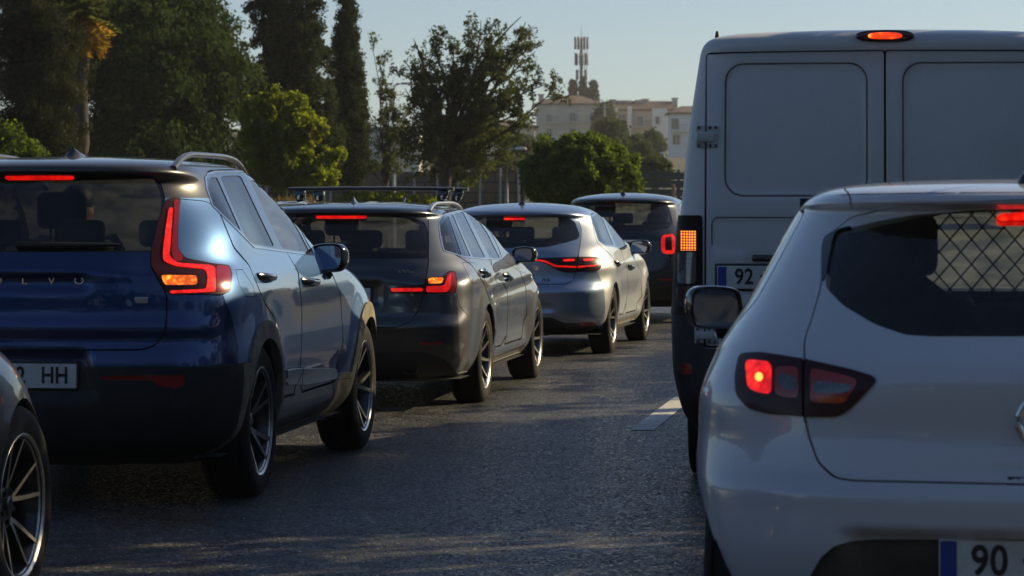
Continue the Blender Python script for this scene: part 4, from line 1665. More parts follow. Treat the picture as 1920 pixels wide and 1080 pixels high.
# ---------------------------------------------------------------- houses on the hill, mast
def house(name, label, px0, px1, py_eave, py_base, d, wallm, roofm, ridge=None, depth=11.0, hip=True, wins=(), balcs=(), chims=(), blocks=(), group='houses on the hill'):
    """front at distance d between two pixels; windows and balconies given in pixels"""
    s = FPX / d
    a, b = wp(px0, py_eave, d), wp(px1, py_eave, d)
    zb = CAMH + (391 - py_base) / s
    cx_ = (a.x + b.x) / 2
    root = thing(name, label, 'building', (cx_, d, zb - 3), 0, group)
    z0 = zb - 3
    w = b.x - a.x
    h = a.z - z0
    bm = bmesh.new()
    box(bm, (0, depth / 2, h / 2), (w, depth, h), .03, 1)
    obj('wall', bm, wallm, root, 30)
    if ridge is not None:
        rz = CAMH + (391 - ridge) / s - z0
        o = .5
        bm = bmesh.new()
        ins = min(w * .32, depth * .5) if hip else -.0
        A = [bm.verts.new(p) for p in ((-w / 2 - o, -o, h), (w / 2 + o, -o, h), (w / 2 + o, depth + o, h), (-w / 2 - o, depth + o, h))]
        B = [bm.verts.new(p) for p in ((-w / 2 + ins, depth / 2, rz), (w / 2 - ins, depth / 2, rz))]
        A2 = [bm.verts.new(v.co - Vector((0, 0, .25))) for v in A]
        for q in ((A[0], A[1], B[1], B[0]), (A[2], A[3], B[0], B[1]), (A[1], A[2], B[1]), (A[3], A[0], B[0])):
            bm.faces.new(q)
        for k in range(4):
            bm.faces.new((A2[k], A2[(k + 1) % 4], A[(k + 1) % 4], A[k]))
        bm.faces.new(list(reversed(A2)))
        bmesh.ops.recalc_face_normals(bm, faces=bm.faces)
        rf = obj('roof', bm, roofm, root, 30)
    else:
        bm = bmesh.new()
        box(bm, (0, depth / 2, h + .12), (w + .3, depth + .3, .5), .03, 1)
        rf = obj('roof', bm, roofm, root, 30)
    for (px, py0, py1, wd) in chims:
        p, q = wp(px, py0, d), wp(px, py1, d)
        bm = bmesh.new()
        zz0, zz1 = q.z - z0 - 1.0, p.z - z0
        box(bm, (p.x - cx_, depth * .4, (zz0 + zz1) / 2), (wd, wd, zz1 - zz0), .03, 1)
        box(bm, (p.x - cx_, depth * .4, zz1 + .12), (wd + .3, wd + .3, .24), .03, 1)
        obj('chimney', bm, wallm, rf, 30)
    for (qx0, qx1, qy0, qy1, mm) in blocks:
        p, q = wp(qx0, qy0, d), wp(qx1, qy1, d)
        bm = bmesh.new()
        zlow = 0 if qy1 >= py_base else q.z - z0
        box(bm, ((p.x + q.x) / 2 - cx_, -.6, (p.z - z0 + zlow) / 2), (q.x - p.x, 1.3, p.z - z0 - zlow), .03, 1)
        obj('wall_block', bm, mm, root, 30)
    for (wx, wy, ww, hh, yo) in wins:
        p = wp(wx, wy, d)
        bm = bmesh.new()
        pw, ph = ww / s, hh / s
        fr = .12
        X, Z = p.x - cx_, p.z - z0
        for c, sz in (((X, yo - .06, Z + ph / 2), (pw + fr * 2, .14, fr)), ((X, yo - .06, Z - ph / 2), (pw + fr * 2, .14, fr)), ((X - pw / 2 - fr / 2, yo - .06, Z), (fr, .14, ph - fr)), ((X + pw / 2 + fr / 2, yo - .06, Z), (fr, .14, ph - fr)), ((X, yo - .05, Z), (.07, .1, ph - fr))):
            box(bm, c, sz)
        wo = obj('window', bm, FRAME, root, 30)
        bm = bmesh.new()
        box(bm, (X, yo - .02, Z), (pw + fr, .05, ph - fr * .5))
        obj('pane', bm, PANE, wo, 30)
    for (bx0, bx1, by) in balcs:
        p, q = wp(bx0, by, d), wp(bx1, by, d)
        X, wd, Z = (p.x + q.x) / 2 - cx_, q.x - p.x, p.z - z0
        bm = bmesh.new()
        box(bm, (X, -.85, Z), (wd, 1.7, .22), .02, 1)
        ba = obj('balcony', bm, wallm, root, 30)
        bm = bmesh.new()
        n = max(4, int(wd / .22))
        for k in range(n + 1):
            box(bm, (X - wd / 2 + wd * k / n, -1.62, Z + .58), (.035, .035, .95))
        box(bm, (X, -1.62, Z + 1.07), (wd, .06, .06))
        obj('railing', bm, RAIL, ba, 30)
    return root

FRAME = mat('window_frame', (.42, .41, .39), .6)
PANE = mat('window_pane', (.09, .10, .11), .08, spec=.6)
RAIL = mat('balcony_rail', (.22, .22, .22), .5, .5)

def build_houses():
    beige = noisy(mat('beige_render', (.55, .49, .40), .9), .25, .14)
    white = noisy(mat('white_render', (.75, .74, .71), .9), .25, .10)
    grey = noisy(mat('grey_render', (.52, .52, .52), .9), .25, .14)
    tile = noisy(mat('roof_tiles', (.075, .052, .042), .9), 2.5, .35, bump=.4, bscale=12)
    house('beige_house', 'wide beige house with a dark hipped roof, below the mast', 1006, 1128, 194, 262, 500, beige, tile, 177, 11, True,
          wins=[(1030, 221, 8, 13, 0), (1074, 220, 11, 17, 0), (1112, 220, 11, 17, 0), (1030, 247, 9, 12, 0), (1074, 248, 11, 14, 0), (1112, 248, 11, 14, 0)],
          balcs=[(1024, 1048, 231), (1064, 1084, 230), (1098, 1122, 230)], chims=[(1015, 177, 192, .9), (1041, 176, 186, 1.4)])
    house('stepped_flats', 'stepped beige and white flats with brown roofs and balconies, left of the van', 1150, 1262, 205, 300, 520, beige, tile, 187, 12, False,
          wins=[(1166, 223, 12, 18, 0), (1200, 226, 8, 16, 0), (1232, 226, 6, 14, -1.25), (1200, 258, 8, 14, 0), (1233, 255, 8, 14, -1.25), (1168, 255, 12, 16, 0)],
          balcs=[(1184, 1222, 238), (1184, 1222, 264)], chims=[(1151, 187, 200, 1.0), (1165, 189, 202, 1.0), (1178, 189, 205, 1.4), (1201, 188, 198, 1.4), (1212, 186, 195, 1.2), (1268, 184, 196, 1.0)],
          blocks=[(1150, 1158, 203, 300, white), (1176, 1184, 200, 300, white), (1222, 1250, 204, 300, white)])
    house('white_house', 'white house with a low brown roof, cut off by the van', 1257, 1330, 211, 300, 480, white, tile, 197, 9, True,
          wins=[(1266, 232, 12, 20, 0), (1268, 262, 12, 18, 0)], balcs=[(1258, 1290, 246)])
    house('pale_flats', 'pale grey flats with balconies, left behind the open tree', 690, 786, 246, 340, 300, grey, grey, None, 12, False,
          wins=[(706, 258, 12, 12, 0), (724, 258, 10, 13, 0), (750, 258, 14, 12, 0), (706, 290, 12, 12, 0), (724, 290, 10, 13, 0), (752, 290, 14, 14, 0)],
          balcs=[(710, 745, 268), (710, 745, 300), (755, 782, 268)], blocks=[(733, 742, 238, 340, grey)])
    house('tan_house', 'tan house behind the right side of the open tree, below the beige house', 862, 1002, 236, 340, 330, beige, tile, 222, 10, True,
          wins=[(965, 262, 14, 16, 0), (925, 262, 14, 16, 0), (885, 262, 14, 16, 0), (990, 262, 8, 14, 0)], balcs=[])
    # mast
    d = 540
    b0 = wp(1090, 190, d); t0 = wp(1090, 66, d)
    z0 = terrain_z(b0.x, d)
    r = thing('antenna_mast', 'tall dark telecom mast with three tiers of antenna panels', 'mast', (b0.x, d, z0))
    h = t0.z - z0
    mm = mat('mast_steel', (.16, .15, .15), .6, .4)
    bm = bmesh.new()
    tube(bm, [(0, 0, 0), (0, 0, h * .6), (0, 0, h * .98)], [.42, .36, .26], 10)
    tube(bm, [(0, 0, h * .96), (0, 0, h + 1.6)], [.08, .03], 6)
    obj('pole', bm, mm, r, 40)
    bm = bmesh.new()
    for k in range(22):
        box(bm, (.85, 0, h - 11.5 + k * .5 - 6), (.5, .06, .06))
    tube(bm, [(1.05, 0, 1), (1.05, 0, h - 2)], .06, 5)
    tube(bm, [(.62, 0, 1), (.62, 0, h - 2)], .06, 5)
    obj('ladder', bm, mm, r, 40)
    am = mat('antenna_panel', (.20, .20, .21), .5)
    for tier, (zz, ln) in enumerate(((h - 1.5, 2.4), (h - 4.6, 2.3), (h - 7.6, 2.0))):
        for k in range(6):
            a = k * math.tau / 6 + tier * .3
            rad = 1.15 if tier < 2 else .95
            bm = bmesh.new()
            box(bm, (math.cos(a) * rad, math.sin(a) * rad, zz), (.42, .30, ln), .06, 1)
            tube(bm, [(math.cos(a) * (rad - .2), math.sin(a) * (rad - .2), zz - .5), (0, 0, zz - .5)], .06, 5)
            tube(bm, [(math.cos(a) * (rad - .2), math.sin(a) * (rad - .2), zz + .6), (0, 0, zz + .6)], .06, 5)
            obj('antenna_panel', bm, am, r, 40)
# ---------------------------------------------------------------- blue SUV, nearest on the left
def flare(ys, z0, Ra, amt, band=.10):
    def f(x, y, z):
        o = np.zeros_like(x)
        for yy in ys:
            r = np.hypot(y - yy, z - z0)
            o = np.maximum(o, amt * (1 - sstep(Ra + band * .4, Ra + band * 2.2, r)))
        return o
    return f

def door_set(sh, root, pm, doors, m_body, sides=(-1, 1)):
    pass

M['sill'] = noisy(mat('sill_plastic', (.05, .05, .052), .45, coat=.3), 10, .3)

def blue_suv():
    root = thing('blue_suv', 'dark blue SUV with tall red tail lamps, directly ahead of the black saloon', 'car', group='cars queuing in the left lane')
    rows = [
        (.20, .74, -.52, .45, 3.0, 3.28, .70, 3.0),
        (.27, .82, -.70, .50, 3.2, 3.44, .80, 3.0),
        (.36, .885, -.80, .52, 3.3, 3.53, .85, 2.9),
        (.50, .915, -.845, .55, 3.3, 3.56, .90, 2.8),
        (.64, .930, -.855, .56, 3.3, 3.57, .95, 2.8),
        (.72, .929, -.84, .56, 3.3, 3.56, .95, 2.8),
        (.78, .925, -.815, .55, 3.3, 3.55, .95, 2.8),
        (.90, .916, -.805, .55, 3.3, 3.50, 1.0, 2.7),
        (1.00, .902, -.80, .56, 3.2, 3.28, 1.1, 2.7),
        (1.06, .888, -.79, .58, 3.1, 2.85, 1.0, 2.8),
        (1.11, .866, -.775, .66, 2.7, 2.40, .8, 2.8),
        (1.17, .838, -.745, .68, 2.6, 2.20, .7, 2.8),
        (1.30, .775, -.655, .68, 2.6, 1.93, .65, 2.8),
        (1.42, .715, -.565, .66, 2.7, 1.67, .6, 2.8),
        (1.50, .672, -.525, .60, 2.9, 1.48, .6, 2.8),
        (1.535, .650, -.585, .55, 3.2, 1.40, .6, 2.8),
        (1.56, .630, -.575, .55, 3.2, 1.32, .6, 2.8),
        (1.585, .585, -.50, .60, 3.0, 1.20, .6, 2.6),
        (1.605, .47, -.30, .60, 2.6, 1.00, .6, 2.4),
        (1.618, .30, -.05, .5, 2.4, .80, .5, 2.3),
        (1.624, .12, .20, .3, 2.2, .60, .3, 2.2),
        (1.625, .0, .30, .2, 2.2, .50, .2, 2.2)]
    wb, Rt, Ra = 2.702, .359, .393
    fl = flare((0, wb), Rt, Ra, .022)
    def sdis(x, y, z):
        o = fl(x, y, z)
        # hollow door flank over the sill, shoulder over the rear wheel
        o -= .035 * np.exp(-((z - .50) / .10) ** 2) * sstep(.42, .62, y) * (1 - sstep(2.0, 2.2, y))
        o += .020 * np.exp(-((z - .98) / .10) ** 2) * (1 - sstep(.1, .9, y))
        o += .035 * np.exp(-((z - 1.27) / .13) ** 2) * (1 - sstep(-.1, .55, y))
        return o
    def rdis(x, y, z):
        ax = np.abs(x)
        o = -.022 * (sstep(.995, 1.015, z) * (1 - sstep(1.06, 1.075, z))) * (1 - sstep(.26, .34, ax))
        o += -.035 * (1 - sstep(.30, .36, ax + (z - .63) * .3)) * sstep(.50, .54, z) * (1 - sstep(.715, .725, z))
        o += .018 * np.exp(-((z - 1.08) / .02) ** 2) * (1 - sstep(.55, .75, ax))
        o += .020 * np.exp(-((z - .83) / .04) ** 2)
        return o
    sh = Shell(root, (-2.11, 13.59), 7.5, rows, .018, sdis, rdis)
    # panels
    sh.above('roof', 1.405)
    tail = [(25, 657), (262, 656), (287, 650), (306, 629), (312, 604), (313, 554), (306, 542), (292, 515), (283, 500), (283, 471), (296, 417), (309, 371), (300, 340), (280, 328), (72, 322)]
    lp_t = sh.region('tailgate', tail, centre=True)
    lp1 = sh.multi(('P', [(411, 397), (439, 465), (467, 497), (495, 565), (515, 597), (519, 628)]), ('S', [(.455, .52), (.50, .43), (.90, .425)]),
                   ('P', [(562, 694), (566, 645), (566, 573), (559, 509), (535, 469), (490, 330), (440, 318), (392, 320), (384, 332)]))
    sh.region('rear_door', None, uv=lp1)
    lp2 = sh.multi(('P', [(535, 469), (559, 509), (566, 573), (566, 645), (562, 694)]), ('S', [(1.10, .425), (1.95, .425), (2.06, .47)]),
                   ('P', [(643, 640), (643, 628), (638, 549), (617, 501), (600, 476), (575, 440), (530, 372), (490, 330)]))
    sh.region('front_door', None, uv=lp2)
    sh.region('bumper', [(25, 553), (417, 552), (436, 600), (446, 655), (448, 720), (25, 720)], rnd=0)
    sh.region('tailgate', None, uv=lp_t, mirror=False)
    # plastic cladding: rear apron, arches and sill
    sh.region('apron', [(0, .0), (.0, .655), (.62, .66), (.80, .655), (.95, .66), (.95, .0)], 'R', rnd=0)
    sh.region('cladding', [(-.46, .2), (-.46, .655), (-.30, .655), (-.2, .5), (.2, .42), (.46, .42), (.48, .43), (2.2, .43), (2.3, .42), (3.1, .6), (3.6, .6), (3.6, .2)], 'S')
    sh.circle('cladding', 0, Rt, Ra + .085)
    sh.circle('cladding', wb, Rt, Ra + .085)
    sh.region('sill_trim', [(.50, .26), (.50, .47), (.60, .545), (1.62, .545), (1.86, .47), (2.0, .30), (1.98, .26)], 'S', 4)
    sh.region('door_pad', [(531, 693), (545, 690), (561, 688.5), (624, 690), (629, 709), (600, 716), (572, 721), (533, 721)], rnd=4)
    for yy in (0, wb):
        sh.circle('arch', yy, Rt, Ra)
    sh.strip('gap', None, .007, uv=lp_t, closed=True, mirror=False)
    sh.strip('gap', None, .013, uv=lp1, closed=True)
    sh.strip('gap', None, .013, uv=lp2, closed=True)
    sh.strip('gap', [(338, 373), (384, 377), (398, 384)], .005)
    sh.strip('gap', [(417, 552), (436, 600), (446, 655)], .004)
    sh.strip('gap', [(617, 501), (640, 507), (660, 520)], .006)
    sh.strip('gap', [(442, 506), (454, 505), (475, 537), (479, 557), (462, 556), (448, 533)], .005, closed=True, rnd=1)
    sh.strip('gap', [(-.25, 1.560), (.45, 1.598)], .008, 'T', mirror=False) if False else None
    # glass
    sh.region('glass_rear', [(25, 473), (270, 473), (283, 472), (297, 420), (309, 372), (303, 347), (285, 333), (240, 328), (70, 326)], centre=True)
    sh.region('brake', [(72, 329.5), (139, 330), (139, 337), (72, 337)], centre=True)
    dlo = [(383, 333), (387, 325), (400, 321), (455, 320), (487, 332), (527, 377), (567, 436), (591, 480), (519, 471), (477, 465), (452, 440), (397, 386), (385, 350)]
    lpd = sh.region('trim', dlo, rnd=1)
    sh.region('pillar', None, uv=inset_loop(lpd, .013))
    sh.region('glass_side1', [(391, 337), (395, 333), (407, 333), (452, 433), (400, 383), (392, 356)], rnd=0)
    sh.region('glass_side1', [(412, 330), (451, 329), (515, 463), (470, 457), (461, 447)])
    sh.region('glass_side2', [(468, 337), (487, 341), (527, 383), (560, 432), (581, 473), (529, 466)])
    sh.region('glass_front', [(0, 1.13), (.60, 1.13), (.78, 1.20), (.66, 1.50), (.55, 1.545), (0, 1.56)], 'F', centre=True)
    # lamps
    lamp = [(327, 371), (338, 373), (335, 395), (333, 433), (333, 467), (346, 485), (400, 496), (429, 499), (434, 517), (429, 548), (417, 552), (319, 553), (306, 542), (292, 515), (283, 500), (283, 471), (296, 417), (310, 375)]
    sh.region('lamp', lamp)
    sh.region('lamp_red', [(404, 499), (428, 501), (431, 518), (427, 546), (404, 549)])
    sh.region('lamp_side', [(325, 375), (336, 376), (332, 433), (332, 467), (344, 486), (333, 493), (324, 488), (320, 470), (325, 410)])
    sh.region('lamp_strip', [(315, 392), (323, 392), (318, 460), (316, 480), (322, 489), (333, 496), (392, 500), (402, 504), (402, 548), (319, 551), (317, 545.5), (385, 543), (388, 517), (382, 507), (329, 502), (306, 492), (304, 479), (308, 442)])
    sh.region('lamp_amber', [(301, 517), (369, 518), (369, 535), (308, 535)])
    sh.region('reflector', [(188, 705), (345, 702), (346, 722), (332, 728), (296, 724), (284, 713), (190, 711)])
    sh.build()
    cen = sh.P[sh.tri].mean(1)
    sh.lab[(sh.lab == 'cladding') & ((np.abs(cen[:, 0]) < .70) & (cen[:, 1] < -.2) | (cen[:, 1] < -.465))] = 'apron'
    pm = paint('blue_paint_shaded', (.0045, .037, .14), .85, .33, 1.0, .08)  # darker copy of the blue: shade on the rear is put into its colour
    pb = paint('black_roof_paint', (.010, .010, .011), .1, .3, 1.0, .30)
    pside = paint('blue_paint_sunlit', (.035, .125, .32), .85, .43, 1.0, .26, (.40, .37, .31), .025, .35)  # brighter copy of the blue: sunlit glow of the flanks is put into its colour
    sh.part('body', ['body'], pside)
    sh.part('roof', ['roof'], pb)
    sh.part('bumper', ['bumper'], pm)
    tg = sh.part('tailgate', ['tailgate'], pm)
    for s in (1, -1):
        d = sh.part('door', ['rear_door'], pside, side=s)
        q1 = sh.part('window', ['glass_side1'], M['glass_dark'], d, side=s, off=-.003, thick=.004)
        d2 = sh.part('door', ['front_door'], pside, side=s)
        sh.part('window', ['glass_side2'], M['glass_clear'], d2, side=s, off=-.003, thick=.004)
        sh.part('window_trim', ['trim'], M['chrome'], side=s, off=.003, thick=.006)
        sh.part('window_pillar', ['pillar'], M['gloss_black'], side=s, off=.0)
        for (pa, pb_) in (((483, 518), (511, 520)), ((566, 527), (593, 530))):
            a, b = sh.at('P', *pa), sh.at('P', *pb_)
            door_handle(d if pa[0] < 500 else d2, sh, a, b, s, M['gloss_black'], .032, .018)
        lm = sh.part('tail_lamp', ['lamp'], M['lens_dark'], side=s, off=.008, thick=.02)
        sh.part('side_lens', ['lamp_red', 'lamp_side'], M['lens_red'], lm, side=s, off=.009, thick=.004)
        sh.part('light_strip', ['lamp_strip'], M['lit_red_hot'], lm, side=s, off=.012, thick=.006)
        sh.part('indicator', ['lamp_amber'], M['lit_amber'], lm, side=s, off=.007, thick=.004)
        sh.part('reflector', ['reflector'], M['lens_red'], side=s, off=.004)
        c = sh.at('S', 1.62, 1.06); c.x = s * abs(c.x)
        door_mirror(d2, Vector((s * .905, 1.66, 1.11)), s, .215, .155, M['gloss_black'], toe=9, depth=.13,
                    stalk=(s * (abs(c.x) - .905 + .0), .10, -.10))
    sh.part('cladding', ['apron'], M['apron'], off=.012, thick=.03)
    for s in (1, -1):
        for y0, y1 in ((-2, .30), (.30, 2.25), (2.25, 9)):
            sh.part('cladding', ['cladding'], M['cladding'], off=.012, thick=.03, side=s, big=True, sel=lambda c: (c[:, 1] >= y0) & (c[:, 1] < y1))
    for s in (1, -1):
        sh.part('sill_trim', ['sill_trim'], M['sill'], off=.010, thick=.02, side=s)
        sh.part('door_pad', ['door_pad'], paint('sill_pad_silver' if s > 0 else 'sill_pad_silver_far', (.42, .43, .44), .6, .4, .3, .25), off=.020, thick=.015, side=s)
    sh.part('rear_window', ['glass_rear'], M['glass_dark'], tg, off=-.003, thick=.004)
    sh.part('brake_light', ['brake'], M['lit_red'], off=.003, thick=.004)
    sh.part('windscreen', ['glass_front'], M['glass_front'], off=-.003, thick=.004)
    sh.part('cabin_lining', ['body', 'bumper', 'diffuser', 'cladding', 'apron', 'door_pad', 'sill_trim', 'reflector', 'roof', 'side_lens', 'tailgate', 'rear_door', 'front_door', 'pillar', 'trim', 'lamp', 'lamp_strip', 'brake', 'lamp_amber', 'gap'], M['lining'], off=-.035, thick=0, flip=True)
    wheel_wells(root, (0, wb), Rt, Ra, .93)
    underbody(root, -.75, 3.4, .92, (0, wb), Ra, .24)
    for s in (1, -1):
        for yy in (0, wb):
            wheel(root, yy, s, Rt, .24, .932, .252, dict(n=5, double=True, spread=.055, w0=.030, w1=.026, curve=1.2, dish=.30, sweep=.10), face_mat=M['alu'], phase=.5 if yy == 0 else 1.2)
        # roof rail
        bm = bmesh.new()
        pts = []
        for k in range(15):
            t = k / 14
            y = -.36 + t * 1.75
            p = sh.at('T', s * (.585 - .03 * t), y)
            lift = .042 * min(1, 5.5 * t, 5.5 * (1 - t)) ** .7
            pts.append(p + Vector((0, 0, lift)))
        sweep(bm, pts, [(math.cos(q * math.tau / 12) * .017, math.sin(q * math.tau / 12) * .014) for q in range(12)])
        obj('roof_rail', bm, paint('rail_satin_%d' % (s + 1), (.05, .05, .055), .5, .3, .6, .5), root, 50)
    shark_fin(root, sh.at('T', 0, .0) + Vector((0, 0, .0)), paint('fin_paint', (.012, .012, .013), .1, .25, 1, .5), .22, .058, .105, .55)
    c = sh.at('R', 0, .62)
    number_plate(root, (0, c.y - .012, .615), '', bits=[('HH', .16), ('02', -.02), ('AX', -.16)], txt_w=.82)
    # lettering and badge on the tailgate
    T = Matrix.Rotation(R(90), 4, 'X')
    for ch, x in zip('VOLVO', (-.254, -.127, 0, .127, .254)):
        q = sh.at('R', x, 1.043)
        text('badge_letter', ch, .052, M['chrome'], tg, Matrix.Translation((x, q.y - .003, 1.043)) @ T, .002, 1.15)
    p = sh.at('P', 265, 563)
    bm = bmesh.new()
    box(bm, (p.x, p.y - .003, p.z), (.064, .006, .030), .002, 1)
    obj('badge', bm, M['chrome'], tg, 30)
    # wiper on the rear window
    bm = bmesh.new()
    pts = [sh.at('R', x, 1.205) + Vector((0, -.018, 0)) for x in (-.05, .1, .2, .33, .42)]
    tube(bm, pts, [.016, .014, .012, .010, .006], 8)
    obj('wiper', bm, M['plastic'], tg, 50)
    seats(root, 1.25, .30, .62, .37, True, -1, 1.98, 1.04)
    return sh
# ---------------------------------------------------------------- dark grey estate with roof bars
def grey_estate():
    root = thing('grey_estate', 'dark grey estate car with two bars across its roof, behind a small plate', 'car', group='cars queuing in the left lane')
    rows = [
        (.19, .76, -.80, .36, 3.6, 3.34, .8, 3.0),
        (.25, .83, -.93, .40, 3.8, 3.52, .9, 3.0),
        (.36, .885, -1.01, .44, 3.9, 3.61, 1.0, 2.8),
        (.50, .908, -1.045, .47, 3.9, 3.64, 1.05, 2.7),
        (.60, .913, -1.045, .47, 3.9, 3.63, 1.05, 2.7),
        (.68, .914, -1.015, .48, 3.8, 3.60, 1.05, 2.7),
        (.78, .906, -1.01, .50, 3.7, 3.50, 1.05, 2.6),
        (.88, .893, -1.015, .55, 3.4, 3.22, 1.05, 2.6),
        (.95, .876, -.985, .66, 2.9, 2.85, 1.0, 2.7),
        (1.00, .855, -.955, .68, 2.9, 2.40, .8, 2.8),
        (1.05, .820, -.925, .68, 2.9, 2.15, .7, 2.8),
        (1.15, .768, -.84, .68, 2.9, 1.92, .65, 2.8),
        (1.26, .700, -.745, .68, 2.9, 1.62, .6, 2.8),
        (1.315, .655, -.70, .66, 2.9, 1.42, .6, 2.8),
        (1.335, .635, -.755, .62, 3.1, 1.34, .6, 2.8),
        (1.36, .605, -.745, .62, 3.1, 1.22, .6, 2.7),
        (1.385, .545, -.64, .62, 2.9, 1.05, .6, 2.5),
        (1.405, .42, -.40, .6, 2.6, .85, .6, 2.4),
        (1.416, .26, -.10, .5, 2.4, .70, .5, 2.3),
        (1.421, .10, .15, .3, 2.2, .55, .3, 2.2),
        (1.422, 0, .25, .2, 2.2, .45, .2, 2.2)]
    wb, Rt, Ra = 2.851, .334, .362
    fl = flare((0, wb), Rt, Ra, .014)
    def sdis(x, y, z):
        o = fl(x, y, z)
        o += .016 * np.exp(-((z - (.80 + .02 * y)) / .022) ** 2) * sstep(-.2, .4, y) * (1 - sstep(3.0, 3.3, y))
        o -= .012 * np.exp(-((z - (.735 + .02 * y)) / .04) ** 2) * sstep(-.2, .4, y) * (1 - sstep(3.0, 3.3, y))
        o -= .036 * np.exp(-((z - .50) / .12) ** 2) * sstep(.42, .65, y) * (1 - sstep(2.2, 2.45, y))
        o += .02 * np.exp(-((z - .30) / .05) ** 2) * sstep(.4, .5, y) * (1 - sstep(2.35, 2.5, y))
        o += .018 * np.exp(-((z - .88) / .09) ** 2) * (1 - sstep(.3, .9, y))
        return o
    def rdis(x, y, z):
        ax = np.abs(x)
        o = -.03 * (1 - sstep(.30, .36, ax)) * sstep(.70, .73, z) * (1 - sstep(.855, .88, z))
        o += .016 * np.exp(-((z - .99) / .018) ** 2) * (1 - sstep(.6, .78, ax))
        o += .015 * np.exp(-((z - .57) / .03) ** 2)
        o += -.015 * np.exp(-((z - .64) / .03) ** 2)
        return o
    sh = Shell(root, (-1.08, 20.18), 7.9, rows, .018, sdis, rdis)
    sh.above('roof', 1.322)
    sh.region('bumper', [(600, 553), (797, 553), (856, 553), (860, 600), (862, 660), (860, 740), (600, 740)], rnd=0)
    sh.region('diffuser', [(0, .0), (0, .395), (.60, .40), (.74, .36), (.80, .30), (.86, .0)], 'R')
    tail = [(622, 616), (692, 615), (747, 613), (772, 601), (786, 580), (792, 555), (797, 530), (803, 497), (804, 440), (804, 412), (790, 402), (640, 398)]
    lpt = sh.region('tailgate', tail, centre=True)
    lp1 = sh.multi(('P', [(887, 500), (908, 533), (920, 568), (924, 599)]), ('S', [(.44, .44), (.50, .36), (.90, .355)]),
                   ('P', [(950, 628), (953, 576), (951, 544), (922, 498), (868, 391), (830, 400), (842, 470)]))
    sh.region('rear_door', None, uv=lp1)
    lp2 = sh.multi(('P', [(922, 498), (951, 544), (953, 576), (950, 628)]), ('S', [(1.10, .355), (2.05, .355), (2.16, .42)]),
                   ('P', [(987, 591), (986, 537), (974, 508), (945, 488), (916, 430), (895, 402), (868, 391)]))
    sh.region('front_door', None, uv=lp2)
    for yy in (0, wb):
        sh.circle('arch', yy, Rt, Ra)
    sh.strip('gap', None, .006, uv=lpt, closed=True, mirror=False)
    sh.strip('gap', None, .013, uv=lp1, closed=True)
    sh.strip('gap', None, .013, uv=lp2, closed=True)
    sh.strip('gap', [(866, 492), (893, 493), (897, 530), (885, 531)], .005, closed=True, rnd=4)
    sh.strip('gap', [(856, 550), (862, 575), (878, 592)], .004)
    sh.strip('gap', [(974, 508), (985, 512), (992, 522)], .006)
    for hx, hy in ((907.5, 513), (950.5, 520)):
        sh.region('recess', [(hx + 5.5 * math.cos(k * math.tau / 20), hy + 10 * math.sin(k * math.tau / 20)) for k in range(20)], rnd=0)
    sh.region('glass_rear', [(625, 485), (802, 485), (803, 438), (797, 418), (775, 409), (640, 405)], centre=True)
    sh.region('brake', [(643, 404.5), (688, 404.5), (688, 410), (643, 410)], centre=True)
    dlo = [(821, 416), (827, 404), (845, 398), (869, 393.6), (897, 403), (918, 430), (938, 470), (943, 486), (905, 486), (867, 482), (831, 471), (825, 447)]
    lpd = sh.region('trim', dlo, rnd=4)
    sh.region('pillar', None, uv=inset_loop(lpd, .012))
    sh.region('glass_side1', [(826, 424), (838, 406), (841, 405), (866, 479), (834, 470), (827, 447)])
    sh.region('glass_side1', [(843, 404.5), (849, 402), (883, 482), (870, 480)])
    sh.region('glass_side1', [(851, 400), (868, 397), (910, 483), (887, 483)])
    sh.region('glass_side2', [(874, 398), (892, 406), (914, 437), (938, 485), (920, 485)])
    sh.region('glass_front', [(0, 1.06), (.62, 1.06), (.74, 1.12), (.64, 1.29), (.5, 1.345), (0, 1.365)], 'F', centre=True)
    sh.region('lamp', [(730, 540), (797, 533), (801, 521), (832, 519), (840, 509), (853, 509), (857, 530), (854, 550), (797, 552), (732, 550)])
    sh.region('lamp_red', [(836, 519), (842, 511), (852, 511), (855, 530), (852, 548), (836, 549)])
    sh.region('lamp_strip', [(732, 540), (793, 540), (793, 546.5), (734, 547)])
    sh.region('lamp_strip', [(799, 537), (832, 536), (839, 520), (846, 514), (843, 541), (836, 548), (799, 548)])
    sh.region('lamp_amber', [(802, 522.5), (831, 521.5), (829, 531.5), (803, 532.5)])
    sh.strip('gap', [(797, 530), (797, 553)], .006)
    sh.region('reflector', [(784, 642), (829, 641), (830, 645), (786, 647)])
    sh.build()
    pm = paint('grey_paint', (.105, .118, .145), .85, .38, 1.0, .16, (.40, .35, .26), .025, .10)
    pt = paint('grey_paint_shaded', (.045, .052, .066), .85, .30, 1.0, .15)  # darker copy of the grey, shade on rear and roof put into its colour
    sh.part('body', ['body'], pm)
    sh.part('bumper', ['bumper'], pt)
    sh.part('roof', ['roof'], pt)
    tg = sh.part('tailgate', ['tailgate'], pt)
    sh.part('diffuser', ['diffuser'], M['plastic'], off=.004)
    for s in (1, -1):
        d = sh.part('door', ['rear_door'], pm, side=s)
        d2o = sh.part('door', ['front_door'], pm, side=s)
        sh.part('window', ['glass_side1'], M['glass_mid'], d, side=s, off=-.003, thick=.004)
        sh.part('window', ['glass_side2'], M['glass_clear'], d2o, side=s, off=-.003, thick=.004)
        sh.part('window_trim', ['trim'], M['chrome'], side=s, off=.003, thick=.006)
        sh.part('window_pillar', ['pillar'], M['gloss_black'], side=s)
        for (pa, pb_, dd) in (((900, 509), (915, 516), d), ((944, 516), (957, 523), d2o)):
            door_handle(dd, sh, sh.at('P', *pa), sh.at('P', *pb_), s, M['gloss_black'], .030, .017)
